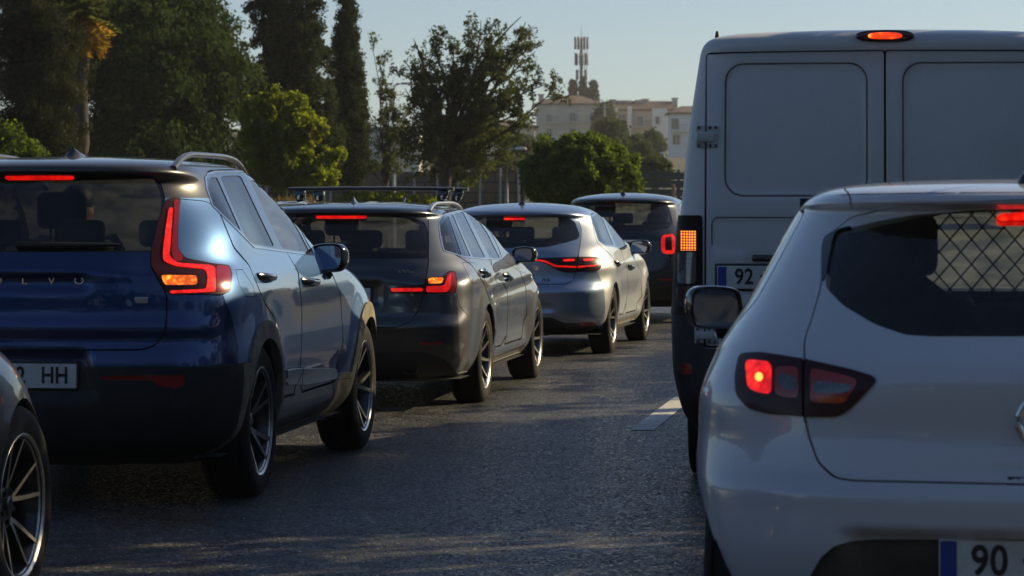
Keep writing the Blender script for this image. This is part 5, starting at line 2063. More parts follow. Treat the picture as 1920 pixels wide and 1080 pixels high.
        sh.part('handle_recess', ['recess'], M['gloss_black'], side=s, off=-.004, thick=0)
        lm = sh.part('tail_lamp', ['lamp'], M['lens_dark'], side=s, off=.006, thick=.02)
        sh.part('side_lens', ['lamp_red'], M['lens_red'], lm, side=s, off=.007, thick=.004)
        sh.part('light_strip', ['lamp_strip'], M['lit_red'], lm, side=s, off=.010, thick=.006)
        sh.part('indicator', ['lamp_amber'], M['lit_amber'], lm, side=s, off=.009, thick=.004)
        sh.part('reflector', ['reflector'], M['lens_red'], side=s, off=.004)
        door_mirror(d2o, Vector((s * .915, 1.86, 1.015)), s, .20, .125, M['gloss_black'], toe=10, depth=.12, stalk=(-s * .10, .10, -.045))
        # tail pipe
        q = sh.at('R', .53, .285)
        bm = bmesh.new()
        lathe(bm, [(-.06, .036), (.0, .042), (.012, .044), (.014, .047), (.0, .050), (-.06, .050)], 28)
        bmesh.ops.rotate(bm, verts=bm.verts, cent=(0, 0, 0), matrix=Matrix.Rotation(R(-90), 3, 'Z'))
        bmesh.ops.translate(bm, verts=bm.verts, vec=(s * .53, q.y + .01, .29))
        obj('tail_pipe', bm, M['alu_dark'], root, 40)
        # rails
        bm = bmesh.new()
        pts = []
        for k in range(15):
            t = k / 14
            p = sh.at('T', s * (.575 - .03 * t), -.48 + t * 1.75)
            pts.append(p + Vector((0, 0, .030 * min(1, 6 * t, 6 * (1 - t)) ** .7)))
        sweep(bm, pts, [(math.cos(q * math.tau / 12) * .018, math.sin(q * math.tau / 12) * .013) for q in range(12)])
        obj('roof_rail', bm, M['chrome'] if s < 0 else M['alu'], root, 50)
    sh.part('rear_window', ['glass_rear'], M['glass_mid'], tg, off=-.003, thick=.004)
    sh.part('brake_light', ['brake'], M['lit_red'], off=.003, thick=.004)
    sh.part('windscreen', ['glass_front'], M['glass_front'], off=-.003, thick=.004)
    sh.part('cabin_lining', ['body', 'recess', 'bumper', 'diffuser', 'cladding', 'door_pad', 'reflector', 'roof', 'side_lens', 'tailgate', 'rear_door', 'front_door', 'pillar', 'trim', 'lamp', 'lamp_strip', 'brake', 'lamp_amber', 'gap'], M['lining'], off=-.035, thick=0, flip=True)
    wheel_wells(root, (0, wb), Rt, Ra, .905)
    underbody(root, -.95, 3.4, .90, (0, wb), Ra, .21)
    for s in (1, -1):
        for yy in (0, wb):
            wheel(root, yy, s, Rt, .23, .912, .232, dict(n=10, double=False, spread=.0, w0=.032, w1=.022, curve=1.0, dish=.22, sweep=.16), phase=.25 if yy == 0 else .4)
    shark_fin(root, sh.at('T', 0, -.26), pm, .19, .062, .07)
    c = sh.at('R', 0, .79)
    number_plate(root, (0, c.y - .012, .775), '', bits=[('64', .16)], txt_w=.8)
    q = sh.at('R', .5, .945)
    T = Matrix.Rotation(R(90), 4, 'X')
    p0, p1 = sh.at('P', 738, 510), sh.at('P', 783, 510)
    text('badge_lettering', '330e', .036, M['alu'], tg, Matrix.Translation(((p0 + p1) / 2) + Vector((0, -.006, 0))) @ Matrix.Rotation(math.atan2(p1.y - p0.y, p1.x - p0.x), 4, 'Z') @ T, .002, 1.7)
    # two bars across the roof, each on two feet
    for yb in (.40, 1.08):
        bar = bpy.data.objects.new('roof_bar', None)
        COL.objects.link(bar)
        bar.parent = root
        bar.location = (0, yb, 1.512)
        bm = bmesh.new()
        prof = [(math.cos(q * math.tau / 14) * .040, math.sin(q * math.tau / 14) * .0145) for q in range(14)]
        sweep(bm, [(-.61, 0, 0), (-.2, 0, .004), (.2, 0, .004), (.61, 0, 0)], prof)
        obj('crossbar', bm, paint('bar_black_%d' % int(yb * 10), (.05, .055, .065), .6, .35, .4, .2), bar, 50)
        for s in (1, -1):
            bm = bmesh.new()
            box(bm, (s * .525, 0, -.050), (.055, .11, .085), .012, 2, Matrix.Rotation(R(12) * s, 3, 'Y'), (1.6, .85))
            obj('bar_foot', bm, M['gloss_black'], bar, 40)
            bm = bmesh.new()
            box(bm, (s * .528, -.058, -.062), (.016, .012, .034), .003, 1)
            obj('foot_clamp', bm, M['chrome'], bar, 40)
    seats(root, 1.30, .35, .52, .36, True, -1, 2.0, .95)
    return sh

# ---------------------------------------------------------------- silver-blue hatchback ahead
def silver_hatchback():
    root = thing('silver_hatchback', 'silver blue hatchback with thin red lamps meeting across its tailgate', 'car', group='cars queuing in the left lane')
    rows = [
        (.19, .76, -.50, .45, 3.0, 3.25, .8, 3.0),
        (.26, .84, -.64, .52, 3.1, 3.44, .9, 3.0),
        (.38, .885, -.735, .58, 3.0, 3.53, 1.0, 2.8),
        (.52, .905, -.77, .64, 2.9, 3.56, 1.05, 2.7),
        (.62, .908, -.765, .66, 2.9, 3.55, 1.05, 2.7),
        (.68, .907, -.73, .66, 2.8, 3.52, 1.05, 2.7),
        (.78, .899, -.72, .68, 2.8, 3.42, 1.05, 2.6),
        (.88, .884, -.725, .70, 2.7, 3.12, 1.05, 2.6),
        (.95, .864, -.68, .72, 2.7, 2.75, 1.0, 2.7),
        (1.00, .845, -.635, .72, 2.7, 2.35, .8, 2.8),
        (1.06, .80, -.57, .72, 2.7, 2.05, .7, 2.8),
        (1.16, .745, -.44, .72, 2.7, 1.80, .65, 2.8),
        (1.25, .695, -.32, .70, 2.8, 1.55, .6, 2.8),
        (1.285, .668, -.30, .68, 2.9, 1.43, .6, 2.8),
        (1.305, .650, -.355, .66, 3.0, 1.36, .6, 2.8),
        (1.33, .625, -.345, .66, 3.0, 1.28, .6, 2.7),
        (1.365, .575, -.23, .66, 2.8, 1.12, .6, 2.5),
        (1.395, .47, -.02, .6, 2.6, .92, .6, 2.4),
        (1.415, .30, .18, .45, 2.4, .75, .45, 2.3),
        (1.424, .12, .32, .25, 2.2, .62, .2, 2.2),
        (1.425, 0, .38, .15, 2.2, .56, .1, 2.2)]
    wb, Rt, Ra = 2.669, .325, .352
    fl = flare((0, wb), Rt, Ra, .016)
    def sdis(x, y, z):
        o = fl(x, y, z)
        o += .02 * np.exp(-((z - .82) / .06) ** 2) * (1 - sstep(.2, .9, y))
        o += .012 * np.exp(-((z - .84) / .04) ** 2) * sstep(.3, .8, y)
        o -= .030 * np.exp(-((z - .52) / .12) ** 2) * sstep(.42, .7, y) * (1 - sstep(2.0, 2.25, y))
        o += .02 * np.exp(-((z - .31) / .05) ** 2) * sstep(.4, .5, y) * (1 - sstep(2.2, 2.3, y))
        return o
    def rdis(x, y, z):
        ax = np.abs(x)
        o = .02 * np.exp(-((z - .60) / .05) ** 2)
        o += -.03 * sstep(.41, .43, z) * (1 - sstep(.46 + .0 * ax, .52, z)) * (1 - sstep(.38, .50, ax))
        o += .012 * np.exp(-((z - .98) / .03) ** 2) * (1 - sstep(.5, .8, ax))
        return o
    sh = Shell(root, (.073, 26.95), 9.5, rows, .02, sdis, rdis)
    sh.above('roof', 1.297)
    sh.region('bumper', [(949, 512), (1079, 512), (1121, 510), (1133, 540), (1135, 580), (1132, 600), (1130, 650), (949, 650)], rnd=0)
    sh.region('diffuser', [(0, 0), (0, .36), (.42, .36), (.52, .31), (.80, .30), (.9, 0)], 'R')
    tail = [(949, 533.6), (1010, 533.6), (1061, 532.6), (1074, 526), (1079, 511), (1083, 495), (1086, 470), (1089, 450), (1090, 430), (1084, 408), (1070, 402), (960, 401)]
    lpt = sh.region('tailgate', tail, centre=True)
    lp1 = sh.multi(('P', [(1120, 455), (1149, 482), (1159, 511.5), (1162, 541)]), ('S', [(.43, .43), (.50, .345), (.85, .34)]),
                   ('P', [(1174, 568), (1178, 541), (1176.6, 505), (1165, 472.6), (1126, 397), (1108, 401), (1113, 430)]))
    sh.region('rear_door', None, uv=lp1)
    lp2 = sh.multi(('P', [(1165, 472.6), (1176.6, 505), (1178, 541), (1174, 568)]), ('S', [(1.05, .34), (1.92, .34), (2.02, .40)]),
                   ('P', [(1203, 557), (1203, 511.5), (1188, 481), (1176, 465), (1165, 435), (1143, 403), (1126, 397)]))
    sh.region('front_door', None, uv=lp2)
    for yy in (0, wb):
        sh.circle('arch', yy, Rt, Ra)
    sh.strip('gap', None, .007, uv=lpt, closed=True, mirror=False)
    sh.strip('gap', None, .013, uv=lp1, closed=True)
    sh.strip('gap', None, .013, uv=lp2, closed=True)
    sh.strip('gap', [(1188, 481), (1197, 487), (1204, 497)], .006)
    sh.region('glass_rear', [(950, 465), (1000, 465), (1026, 463), (1061, 455), (1084, 448), (1087, 440), (1078, 416), (1065, 408), (962, 407)], centre=True)
    sh.region('brake', [(964, 408.5), (984, 408.5), (984, 412.5), (964, 412.5)], centre=True)
    dlo = [(1107, 405), (1111, 400), (1120, 397), (1130, 398), (1143, 404), (1166, 436), (1177, 464), (1166, 469.5), (1150, 463), (1136, 461.5), (1122, 452)]
    lpd = sh.region('pillar', dlo)
    sh.region('glass_side1', [(1110, 407), (1120, 399.5), (1126, 400.5), (1150, 460), (1136, 458.5), (1125, 450)])
    sh.region('glass_side2', [(1130, 401.5), (1142, 407), (1164, 437), (1174, 463.5), (1165, 467), (1155.5, 462.5)])
    sh.region('glass_front', [(0, 1.07), (.60, 1.07), (.72, 1.12), (.64, 1.27), (.5, 1.34), (0, 1.37)], 'F', centre=True)
    lampl = [(949, 486), (990, 485), (1081, 482), (1120, 482), (1126, 486), (1128, 499), (1121, 508), (1062, 511.5), (1045, 507), (1019, 492), (993, 489.5), (949, 489)]
    sh.region('lamp', lampl)
    sh.strip('lamp_strip', [(960, 487.5), (1000, 487.5), (1021, 490), (1042, 499), (1079, 500.5)], .022)
    sh.strip('lamp_strip', [(1084, 500.5), (1112, 498.5), (1125, 494)], .022)
    sh.region('lamp_hot', [(1055, 487), (1077, 486.2), (1077, 489.8), (1056, 490.5)])
    sh.region('lamp_hot', [(1092, 486), (1113, 485.2), (1112, 489.2), (1093, 490)])
    sh.strip('gap', [(1083, 480), (1080, 512)], .008)
    sh.region('reflector', [(1085, 604.5), (1116, 604), (1115, 610), (1088, 610.5)])
    sh.build()
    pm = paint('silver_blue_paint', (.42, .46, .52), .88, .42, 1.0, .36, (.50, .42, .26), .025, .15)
    pt = paint('silver_paint_shaded', (.30, .385, .52), .85, .30, 1.0, .15)  # darker, bluer copy of the silver with the shade of rear and roof in it
    sh.part('body', ['body'], pm)
    tg = sh.part('tailgate', ['tailgate'], pt)
    sh.part('bumper', ['bumper'], pt)
    sh.part('roof', ['roof'], pt)
    sh.part('diffuser', ['diffuser'], M['plastic'], off=.004)
    for s in (1, -1):
        d = sh.part('door', ['rear_door'], pm, side=s)
        d2o = sh.part('door', ['front_door'], pm, side=s)
        sh.part('window', ['glass_side1'], M['glass_mid'], d, side=s, off=-.003, thick=.004)
        sh.part('window', ['glass_side2'], M['glass_clear'], d2o, side=s, off=-.003, thick=.004)
        sh.part('window_pillar', ['pillar'], M['gloss_black'], side=s)
        for (pa, pb_, dd) in (((1152, 492), (1159, 497), d), ((1177, 498), (1185, 503), d2o)):
            door_handle(dd, sh, sh.at('P', *pa), sh.at('P', *pb_), s, M['gloss_black'], .030, .018)
        lm = sh.part('tail_lamp', ['lamp'], M['lens_dark'], side=s, off=.006, thick=.02)
        sh.part('light_strip', ['lamp_strip'], M['lit_red'], lm, side=s, off=.010, thick=.006)
        sh.part('indicator', ['lamp_hot'], M['lit_red_hot'], lm, side=s, off=.010, thick=.006)
        sh.part('reflector', ['reflector'], M['lens_red'], side=s, off=.007)
        door_mirror(d2o, Vector((s * .93, 1.72, .985)), s, .235, .140, M['gloss_black'], toe=12, depth=.12, stalk=(-s * .10, .10, -.05))
    sh.part('rear_window', ['glass_rear'], M['glass_mid'], tg, off=-.003, thick=.004)
    sh.part('brake_light', ['brake'], M['lit_red_hot'], off=.003, thick=.004)
    sh.part('windscreen', ['glass_front'], M['glass_front'], off=-.003, thick=.004)
    sh.part('cabin_lining', ['body', 'bumper', 'diffuser', 'cladding', 'door_pad', 'reflector', 'roof', 'side_lens', 'tailgate', 'rear_door', 'front_door', 'pillar', 'lamp', 'lamp_strip', 'brake', 'lamp_hot', 'gap'], M['lining'], off=-.035, thick=0, flip=True)
    wheel_wells(root, (0, wb), Rt, Ra, .895)
    underbody(root, -.68, 3.3, .89, (0, wb), Ra, .2)
    for s in (1, -1):
        for yy in (0, wb):
            wheel(root, yy, s, Rt, .215, .905, .222, dict(n=5, double=True, spread=.05, w0=.03, w1=.022, curve=1.2, dish=.25, sweep=.05), phase=.2 if yy == 0 else .9)
    whip(root, sh.at('T', 0, .14), .21, 10, .0085, .035)
    c = sh.at('R', 0, .53)
    number_plate(root, (0, c.y - .01, .53), '42', bits=[('42', -.16), ('TN', .02), ('85', .17)], txt_w=.8)
    p0 = sh.at('P', 1024, 525)
    T = Matrix.Rotation(R(90), 4, 'X')
    text('badge_lettering', 'RS', .042, M['gloss_black'], tg, Matrix.Translation(p0 + Vector((0, -.006, 0))) @ T @ Matrix(((1, .4, 0, 0), (0, 1, 0, 0), (0, 0, 1, 0), (0, 0, 0, 1))), .002, 1.8)
    seats(root, 1.15, .30, .50, .36, True, -1, 1.85, .95)
    return sh

# ---------------------------------------------------------------- small dark crossover, farthest ahead
def dark_crossover():
    root = thing('dark_crossover', 'small dark grey crossover with ring-shaped red lamps, half hidden beyond the white van', 'car', group='cars queuing in the left lane')
    rows = [
        (.20, .74, -.50, .45, 3.0, 3.1, .8, 3.0),
        (.30, .84, -.68, .55, 3.0, 3.35, .9, 3.0),
        (.45, .885, -.77, .62, 2.9, 3.42, 1.0, 2.8),
        (.60, .896, -.79, .66, 2.8, 3.43, 1.05, 2.7),
        (.75, .898, -.77, .68, 2.8, 3.40, 1.05, 2.7),
        (.90, .895, -.75, .70, 2.7, 3.30, 1.1, 2.6),
        (1.00, .885, -.74, .72, 2.7, 3.0, 1.1, 2.6),
        (1.08, .855, -.69, .74, 2.7, 2.45, .9, 2.7),
        (1.16, .80, -.61, .74, 2.7, 2.05, .8, 2.8),
        (1.30, .73, -.46, .72, 2.7, 1.70, .7, 2.8),
        (1.42, .67, -.34, .70, 2.8, 1.40, .65, 2.8),
        (1.445, .65, -.40, .66, 2.9, 1.32, .6, 2.8),
        (1.47, .625, -.39, .66, 2.9, 1.24, .6, 2.7),
        (1.505, .56, -.27, .66, 2.7, 1.05, .6, 2.5),
        (1.535, .42, -.02, .6, 2.5, .85, .6, 2.4),
        (1.555, .22, .2, .4, 2.3, .7, .4, 2.3),
        (1.562, .0, .35, .2, 2.2, .55, .1, 2.2)]
    wb, Rt, Ra = 2.57, .335, .37
    sh = Shell(root, (1.34, 34.3), 10.5, rows, .022, flare((0, wb), Rt, Ra, .018), lambda x, y, z: -.02 * (1 - sstep(.28, .34, np.abs(x))) * sstep(.72, .75, z) * (1 - sstep(.9, .93, z)))
    sh.region('cladding', [(0, 0), (0, .50), (.6, .50), (.9, .48), (.95, 0)], 'R')
    sh.region('cladding', [(-.8, .2), (-.8, .48), (0, .36), (3.4, .36), (3.4, .2)], 'S')
    lpt = sh.region('tailgate', [(0, .60), (.50, .60), (.66, .68), (.68, .95), (.72, 1.12), (.62, 1.43), (.3, 1.455), (0, 1.46)], 'R', centre=True)
    lp1 = sh.region('rear_door', [(.42, .45), (.36, .75), (.15, .98), (.0, 1.12), (.05, 1.40), (.55, 1.45), (.62, 1.1), (1.0, 1.0), (1.02, .42)], 'S')
    lp2 = sh.region('front_door', [(1.02, .42), (1.0, 1.0), (.62, 1.1), (.55, 1.45), (1.2, 1.38), (1.95, 1.1), (2.05, .95), (2.1, .42)], 'S')
    for yy in (0, wb):
        sh.circle('arch', yy, Rt, Ra)
    sh.strip('gap', None, .008, uv=lpt, closed=True, mirror=False)
    sh.strip('gap', None, .008, uv=lp1, closed=True)
    sh.strip('gap', None, .008, uv=lp2, closed=True)
    sh.region('glass_rear', [(0, 1.10), (.45, 1.10), (.62, 1.13), (.66, 1.2), (.58, 1.40), (.5, 1.425), (0, 1.435)], 'R', centre=True)
    sh.region('pillar', [(.02, 1.12), (.1, 1.30), (.3, 1.42), (.7, 1.44), (1.2, 1.38), (1.95, 1.11)], 'S', 1)
    sh.region('glass_side', [(.10, 1.14), (.16, 1.29), (.33, 1.40), (.50, 1.41), (.58, 1.14)], 'S')
    sh.region('glass_side', [(.66, 1.14), (.60, 1.41), (.75, 1.42), (1.15, 1.36), (1.8, 1.13)], 'S')
    sh.region('glass_front', [(0, 1.16), (.58, 1.16), (.70, 1.22), (.60, 1.42), (.45, 1.47), (0, 1.49)], 'F', centre=True)
    lamp = [(1236, 447), (1240, 440), (1262, 437), (1268, 445), (1269, 472), (1262, 480), (1242, 479), (1236, 471)]
    lpl = sh.region('lamp', lamp, rnd=4)
    sh.region('lamp_hot', None, uv=inset_loop(lpl, .022))
    sh.region('lamp_core', None, uv=inset_loop(lpl, .068))
    sh.region('reflector', [(1233, 522.5), (1262, 522.5), (1262, 526), (1235, 526.5)])
    sh.region('brake', [(0, 1.437), (.16, 1.437), (.16, 1.447), (0, 1.448)], 'R', centre=True)
    sh.build()
    pm = paint('slate_paint', (.012, .017, .027), .45, .32, 1, .15)
    sh.part('body', ['body'], pm)
    tg = sh.part('tailgate', ['tailgate'], pm)
    sh.part('cladding', ['cladding'], M['plastic'], off=.008, sel=lambda c: c[:, 1] < -.25)
    for s in (1, -1):
        sh.part('cladding', ['cladding'], M['plastic'], off=.008, side=s, sel=lambda c: c[:, 1] >= -.25)
    for s in (1, -1):
        d = sh.part('door', ['rear_door'], pm, side=s)
        d2 = sh.part('door', ['front_door'], pm, side=s)
        sh.part('window', ['glass_side'], M['glass_mid'], side=s, off=-.003, thick=.004)
        sh.part('window_pillar', ['pillar'], M['gloss_black'], side=s)
        lm = sh.part('tail_lamp', ['lamp'], M['gloss_black'], side=s, off=.008, thick=.02)
        sh.part('lamp_ring', ['lamp_hot'], M['lit_red'], lm, side=s, off=.010, thick=.006)
        sh.part('lamp_centre', ['lamp_core'], M['lens_dark'], lm, side=s, off=.008, thick=.006)
        sh.part('reflector', ['reflector'], M['lens_red'], side=s, off=.012)
        door_mirror(d2, Vector((s * .93, 1.70, 1.08)), s, .22, .15, M['gloss_black'], toe=10, stalk=(-s * .10, .10, -.05))
        door_handle(d, sh, sh.at('S', .42, .93), sh.at('S', .62, .93), s, M['chrome'])
        door_handle(d2, sh, sh.at('S', 1.2, .93), sh.at('S', 1.4, .93), s, M['chrome'])
    sh.part('rear_window', ['glass_rear'], M['glass_mid'], tg, off=-.003, thick=.004)
    sh.part('brake_light', ['brake'], M['lens_red'], off=.003, thick=.004)
    sh.part('windscreen', ['glass_front'], M['glass_front'], off=-.003, thick=.004)
    sh.part('cabin_lining', ['body', 'bumper', 'diffuser', 'cladding', 'door_pad', 'reflector', 'roof', 'side_lens', 'tailgate', 'rear_door', 'front_door', 'pillar', 'lamp', 'lamp_hot', 'lamp_core', 'brake', 'gap'], M['lining'], off=-.035, thick=0, flip=True)
    wheel_wells(root, (0, wb), Rt, Ra, .88)
    underbody(root, -.7, 3.1, .87, (0, wb), Ra, .22)
    for s in (1, -1):
        for yy in (0, wb):
            wheel(root, yy, s, Rt, .215, .89, .222, SPOKES)
    whip(root, sh.at('T', 0, .05), .21, 4, .009, .035)
    q = sh.at('R', 0, .98)
    bm = bmesh.new()
    sweep(bm, [sh.at('R', x, .985) + Vector((0, -.012, 0)) for x in (-.24, -.12, 0, .12, .24, .40)], [(.012, -.012), (.012, .012), (-.012, .012), (-.012, -.012)])
    obj('tailgate_handle', bm, M['chrome'], tg, 40)
    c = sh.at('R', 0, .82)
    number_plate(root, (0, c.y - .012, .82), '', bits=[('37', -.16), ('QE', .0), ('19', .16)], txt_w=.8)
    seats(root, 1.10, .25, .62, .35, True, -1, 1.8, 1.05)
    return sh

# ---------------------------------------------------------------- black car, only its front wing in view
def black_saloon():
    root = thing('black_saloon', 'black saloon car with ten spoke wheel behind the blue SUV, only its front wing showing', 'car', group='cars queuing in the left lane')
    rows = [
        (.17, .78, -.90, .5, 3.0, 3.40, .8, 3.0),
        (.24, .86, -1.02, .6, 3.0, 3.56, 1.0, 2.8),
        (.36, .905, -1.10, .7, 2.9, 3.62, 1.0, 2.9),
        (.50, .922, -1.12, .7, 2.9, 3.62, 1.0, 2.9),
        (.60, .924, -1.12, .7, 2.9, 3.60, 1.0, 2.9),
        (.70, .910, -1.11, .75, 2.8, 3.54, 1.0, 2.9),
        (.80, .895, -1.09, .8, 2.8, 3.46, 1.0, 2.9),
        (.90, .862, -1.06, .9, 2.7, 3.32, 1.0, 2.8),
        (.96, .81, -1.0, 1.0, 2.6, 3.05, 1.0, 2.8),
        (.99, .795, -.96, 1.0, 2.6, 2.65, 1.0, 2.7),
        (1.01, .785, -.9, 1.0, 2.6, 2.3, .9, 2.7),
        (1.05, .76, -.60, .9, 2.6, 2.05, .8, 2.7),
        (1.15, .69, -.10, .8, 2.6, 1.65, .7, 2.7),
        (1.30, .60, .25, .7, 2.6, 1.2, .6, 2.6),
        (1.37, .50, .4, .5, 2.5, 1.0, .5, 2.5),
        (1.41, .25, .55, .3, 2.4, .85, .3, 2.4),
        (1.415, .0, .65, .1, 2.2, .75, .1, 2.2)]
    wb, Rt, Ra = 2.87, .345, .372
    sh = Shell(root, (-2.985, 7.01), 8.0, rows, .018, flare((0, wb), Rt, Ra, .018))
    lp1 = sh.region('rear_door', [(.42, .36), (.36, .7), (.0, .9), (.1, 1.28), (.8, 1.35), (1.0, .95), (1.02, .32)], 'S')
    lp2 = sh.region('front_door', [(1.02, .32), (1.0, .95), (.8, 1.35), (1.3, 1.28), (1.95, .98), (2.2, .9), (2.2, .34)], 'S')
    for yy in (0, wb):
        sh.circle('arch', yy, Rt, Ra)
    sh.strip('gap', None, .013, uv=lp1, closed=True)
    sh.strip('gap', None, .013, uv=lp2, closed=True)
    sh.region('glass_rear', [(0, 1.0), (.6, 1.02), (.5, 1.28), (.35, 1.33), (0, 1.34)], 'R', centre=True)
    sh.region('glass_side', [(.2, .99), (.35, 1.22), (.75, 1.29), (.92, .99)], 'S')
    sh.region('glass_side', [(1.0, .99), (.85, 1.29), (1.2, 1.25), (1.8, .99)], 'S')
    sh.region('glass_front', [(0, 1.01), (.6, 1.01), (.68, 1.05), (.56, 1.28), (.4, 1.34), (0, 1.36)], 'F', centre=True)
    sh.region('headlamp', [(.45, .60), (.80, .64), (.88, .74), (.62, .72), (.45, .68)], 'F')
    sh.region('grille', [(0, .42), (.36, .44), (.40, .60), (.34, .68), (0, .68)], 'F', centre=True)
    sh.region('lamp', [(.50, .78), (.80, .78), (.95, .86), (.85, .92), (.52, .90)], 'R')
    sh.build()
    pm = paint('black_paint', (.004, .004, .005), .0, .35, .8, .05)
    sh.part('body', ['body'], pm)
    for s in (1, -1):
        d = sh.part('door', ['rear_door'], pm, side=s)
        d2 = sh.part('door', ['front_door'], pm, side=s)
        sh.part('window', ['glass_side'], M['glass_mid'], side=s, off=-.003, thick=.004)
        sh.part('headlamp', ['headlamp'], M['lens_clear'], side=s, off=.003)
        sh.part('tail_lamp', ['lamp'], M['lens_red'], side=s, off=.004)
        door_mirror(d2, Vector((s * .93, 1.80, .99)), s, .2, .13, pm, toe=10, stalk=(-s * .10, .10, -.05))
        door_handle(d, sh, sh.at('S', .42, .80), sh.at('S', .62, .80), s, pm)
        door_handle(d2, sh, sh.at('S', 1.2, .80), sh.at('S', 1.4, .80), s, pm)
    sh.part('grille', ['grille'], M['gloss_black'], off=-.004)
    sh.part('rear_window', ['glass_rear'], M['glass_mid'], off=-.003, thick=.004)
    sh.part('windscreen', ['glass_front'], M['glass_front'], off=-.003, thick=.004)
    sh.part('cabin_lining', ['body', 'bumper', 'diffuser', 'cladding', 'door_pad', 'reflector', 'roof', 'side_lens', 'rear_door', 'front_door', 'gap'], M['lining'], off=-.035, thick=0, flip=True)
    wheel_wells(root, (0, wb), Rt, Ra, .91)
    underbody(root, -1.0, 3.3, .9, (0, wb), Ra, .19)
    for s in (1, -1):
        for yy in (0, wb):
            wheel(root, yy, s, Rt, .235, .918, .245, dict(n=5, double=True, spread=.062, w0=.022, w1=.016, curve=.9, dish=.26, sweep=.0), two_tone=True, phase=.35)
    seats(root, 1.35, .4, .45, .36, True, -1, 2.0, .92)
    return sh

# ---------------------------------------------------------------- white hatchback, nearest on the right
def white_hatchback():
    root = thing('white_hatchback', 'white hatchback nearest on the right with a wire mesh partition behind its rear window', 'car')
    rows = [
        (.20, .74, -.36, .40, 3.0, 3.0, .8, 3.0),
        (.28, .80, -.46, .48, 3.0, 3.25, .9, 3.0),
        (.40, .835, -.555, .56, 2.9, 3.38, 1.0, 2.8),
        (.52, .858, -.60, .62, 2.8, 3.42, 1.05, 2.7),
        (.62, .870, -.61, .66, 2.7, 3.43, 1.05, 2.7),
        (.70, .876, -.575, .68, 2.7, 3.42, 1.05, 2.7),
        (.80, .873, -.565, .70, 2.6, 3.35, 1.05, 2.6),
        (.90, .862, -.56, .72, 2.6, 3.15, 1.1, 2.6),
        (.98, .842, -.525, .74, 2.6, 2.80, 1.0, 2.7),
        (1.04, .808, -.475, .75, 2.6, 2.35, .9, 2.8),
        (1.10, .770, -.42, .75, 2.6, 2.05, .75, 2.8),
        (1.20, .715, -.325, .75, 2.6, 1.80, .7, 2.8),
        (1.30, .662, -.225, .74, 2.6, 1.52, .65, 2.8),
        (1.365, .622, -.165, .70, 2.7, 1.32, .6, 2.8),
        (1.385, .605, -.235, .68, 2.8, 1.26, .6, 2.7),
        (1.405, .583, -.225, .68, 2.8, 1.18, .6, 2.6),
        (1.425, .535, -.13, .66, 2.7, 1.05, .6, 2.5),
        (1.440, .43, .05, .6, 2.5, .88, .55, 2.4),
        (1.449, .27, .22, .42, 2.4, .74, .42, 2.3),
        (1.453, .10, .36, .2, 2.2, .62, .2, 2.2),
        (1.454, 0, .42, .12, 2.2, .56, .1, 2.2)]
    wb, Rt, Ra = 2.589, .31, .338
    fl = flare((0, wb), Rt, Ra, .018)
    def sdis(x, y, z):
        o = fl(x, y, z)
        o += .02 * np.exp(-((z - .86) / .08) ** 2) * (1 - sstep(.2, .9, y))
        return o
    def rdis(x, y, z):
        ax = np.abs(x)
        o = .014 * np.exp(-((z - .655) / .025) ** 2)
        o += -.05 * (1 - sstep(.44, .53, ax + (.55 - z) * .25)) * sstep(.40, .42, z) * (1 - sstep(.545, .56, z))
        o += .018 * np.exp(-((z - .96) / .05) ** 2) * (1 - sstep(.3, .6, ax))
        o += -.010 * np.exp(-((z - .80) / .05) ** 2) * (1 - sstep(.4, .6, ax))
        return o
    sh = Shell(root, (1.39, 7.6), 6.5, rows, .012, sdis, rdis)
    sh.region('diffuser', [(1513, 1090), (1538, 1046), (1564, 1024), (1598, 1014), (1640, 1011), (1965, 1012), (1965, 1250), (1500, 1250)], rnd=0)
    tail = [(1965, 909), (1892, 907.5), (1598, 901), (1564, 895), (1534, 867), (1517, 820), (1509, 782), (1508, 672), (1508, 637), (1521, 601), (1539, 538), (1545, 480), (1553, 440), (1600, 405), (1700, 385), (1965, 372)]
    lpt = sh.region('tailgate', tail, centre=True)
    lp1 = sh.region('rear_door', [(.40, .42), (.34, .72), (.12, .95), (.05, 1.12), (.25, 1.36), (.72, 1.39), (.90, 1.0), (.95, .36)], 'S')
    lp2 = sh.region('front_door', [(.95, .36), (.90, 1.0), (.72, 1.39), (1.15, 1.33), (1.85, 1.04), (2.0, .92), (2.05, .36)], 'S')
    for yy in (0, wb):
        sh.circle('arch', yy, Rt, Ra)
    sh.strip('gap', None, .006, uv=lpt, closed=True, mirror=False)
    sh.strip('gap', None, .013, uv=lp1, closed=True)
    sh.strip('gap', None, .013, uv=lp2, closed=True)
    sh.strip('gap', [(1585, 352), (1592, 365), (1600, 392)], .006)
    sh.region('blade', [(1541, 470), (1545, 445), (1567, 432), (1600, 423), (1590, 440), (1560, 480), (1545, 530), (1541, 525)])
    sh.region('glass_rear', [(1965, 631), (1746, 631), (1697, 628), (1640, 608), (1581, 573), (1547, 538), (1552, 500), (1566, 434), (1640, 415), (1711, 402.7), (1816, 395), (1975, 391)], centre=True)
    sh.region('brake', [(1975, 397), (1868, 399), (1868, 412), (1975, 411)], centre=True)
    sh.region('pillar', [(.10, 1.08), (.26, 1.30), (.5, 1.37), (.85, 1.37), (1.2, 1.30), (1.8, 1.05), (1.78, .98), (1.2, .975), (.4, 1.0)], 'S', 1)
    sh.region('glass_side', [(.22, 1.09), (.32, 1.27), (.5, 1.34), (.68, 1.34), (.82, 1.05), (.4, 1.05)], 'S')
    sh.region('glass_side', [(.90, 1.0), (.76, 1.34), (.9, 1.33), (1.2, 1.27), (1.72, 1.03), (1.72, .995), (1.3, .99)], 'S')
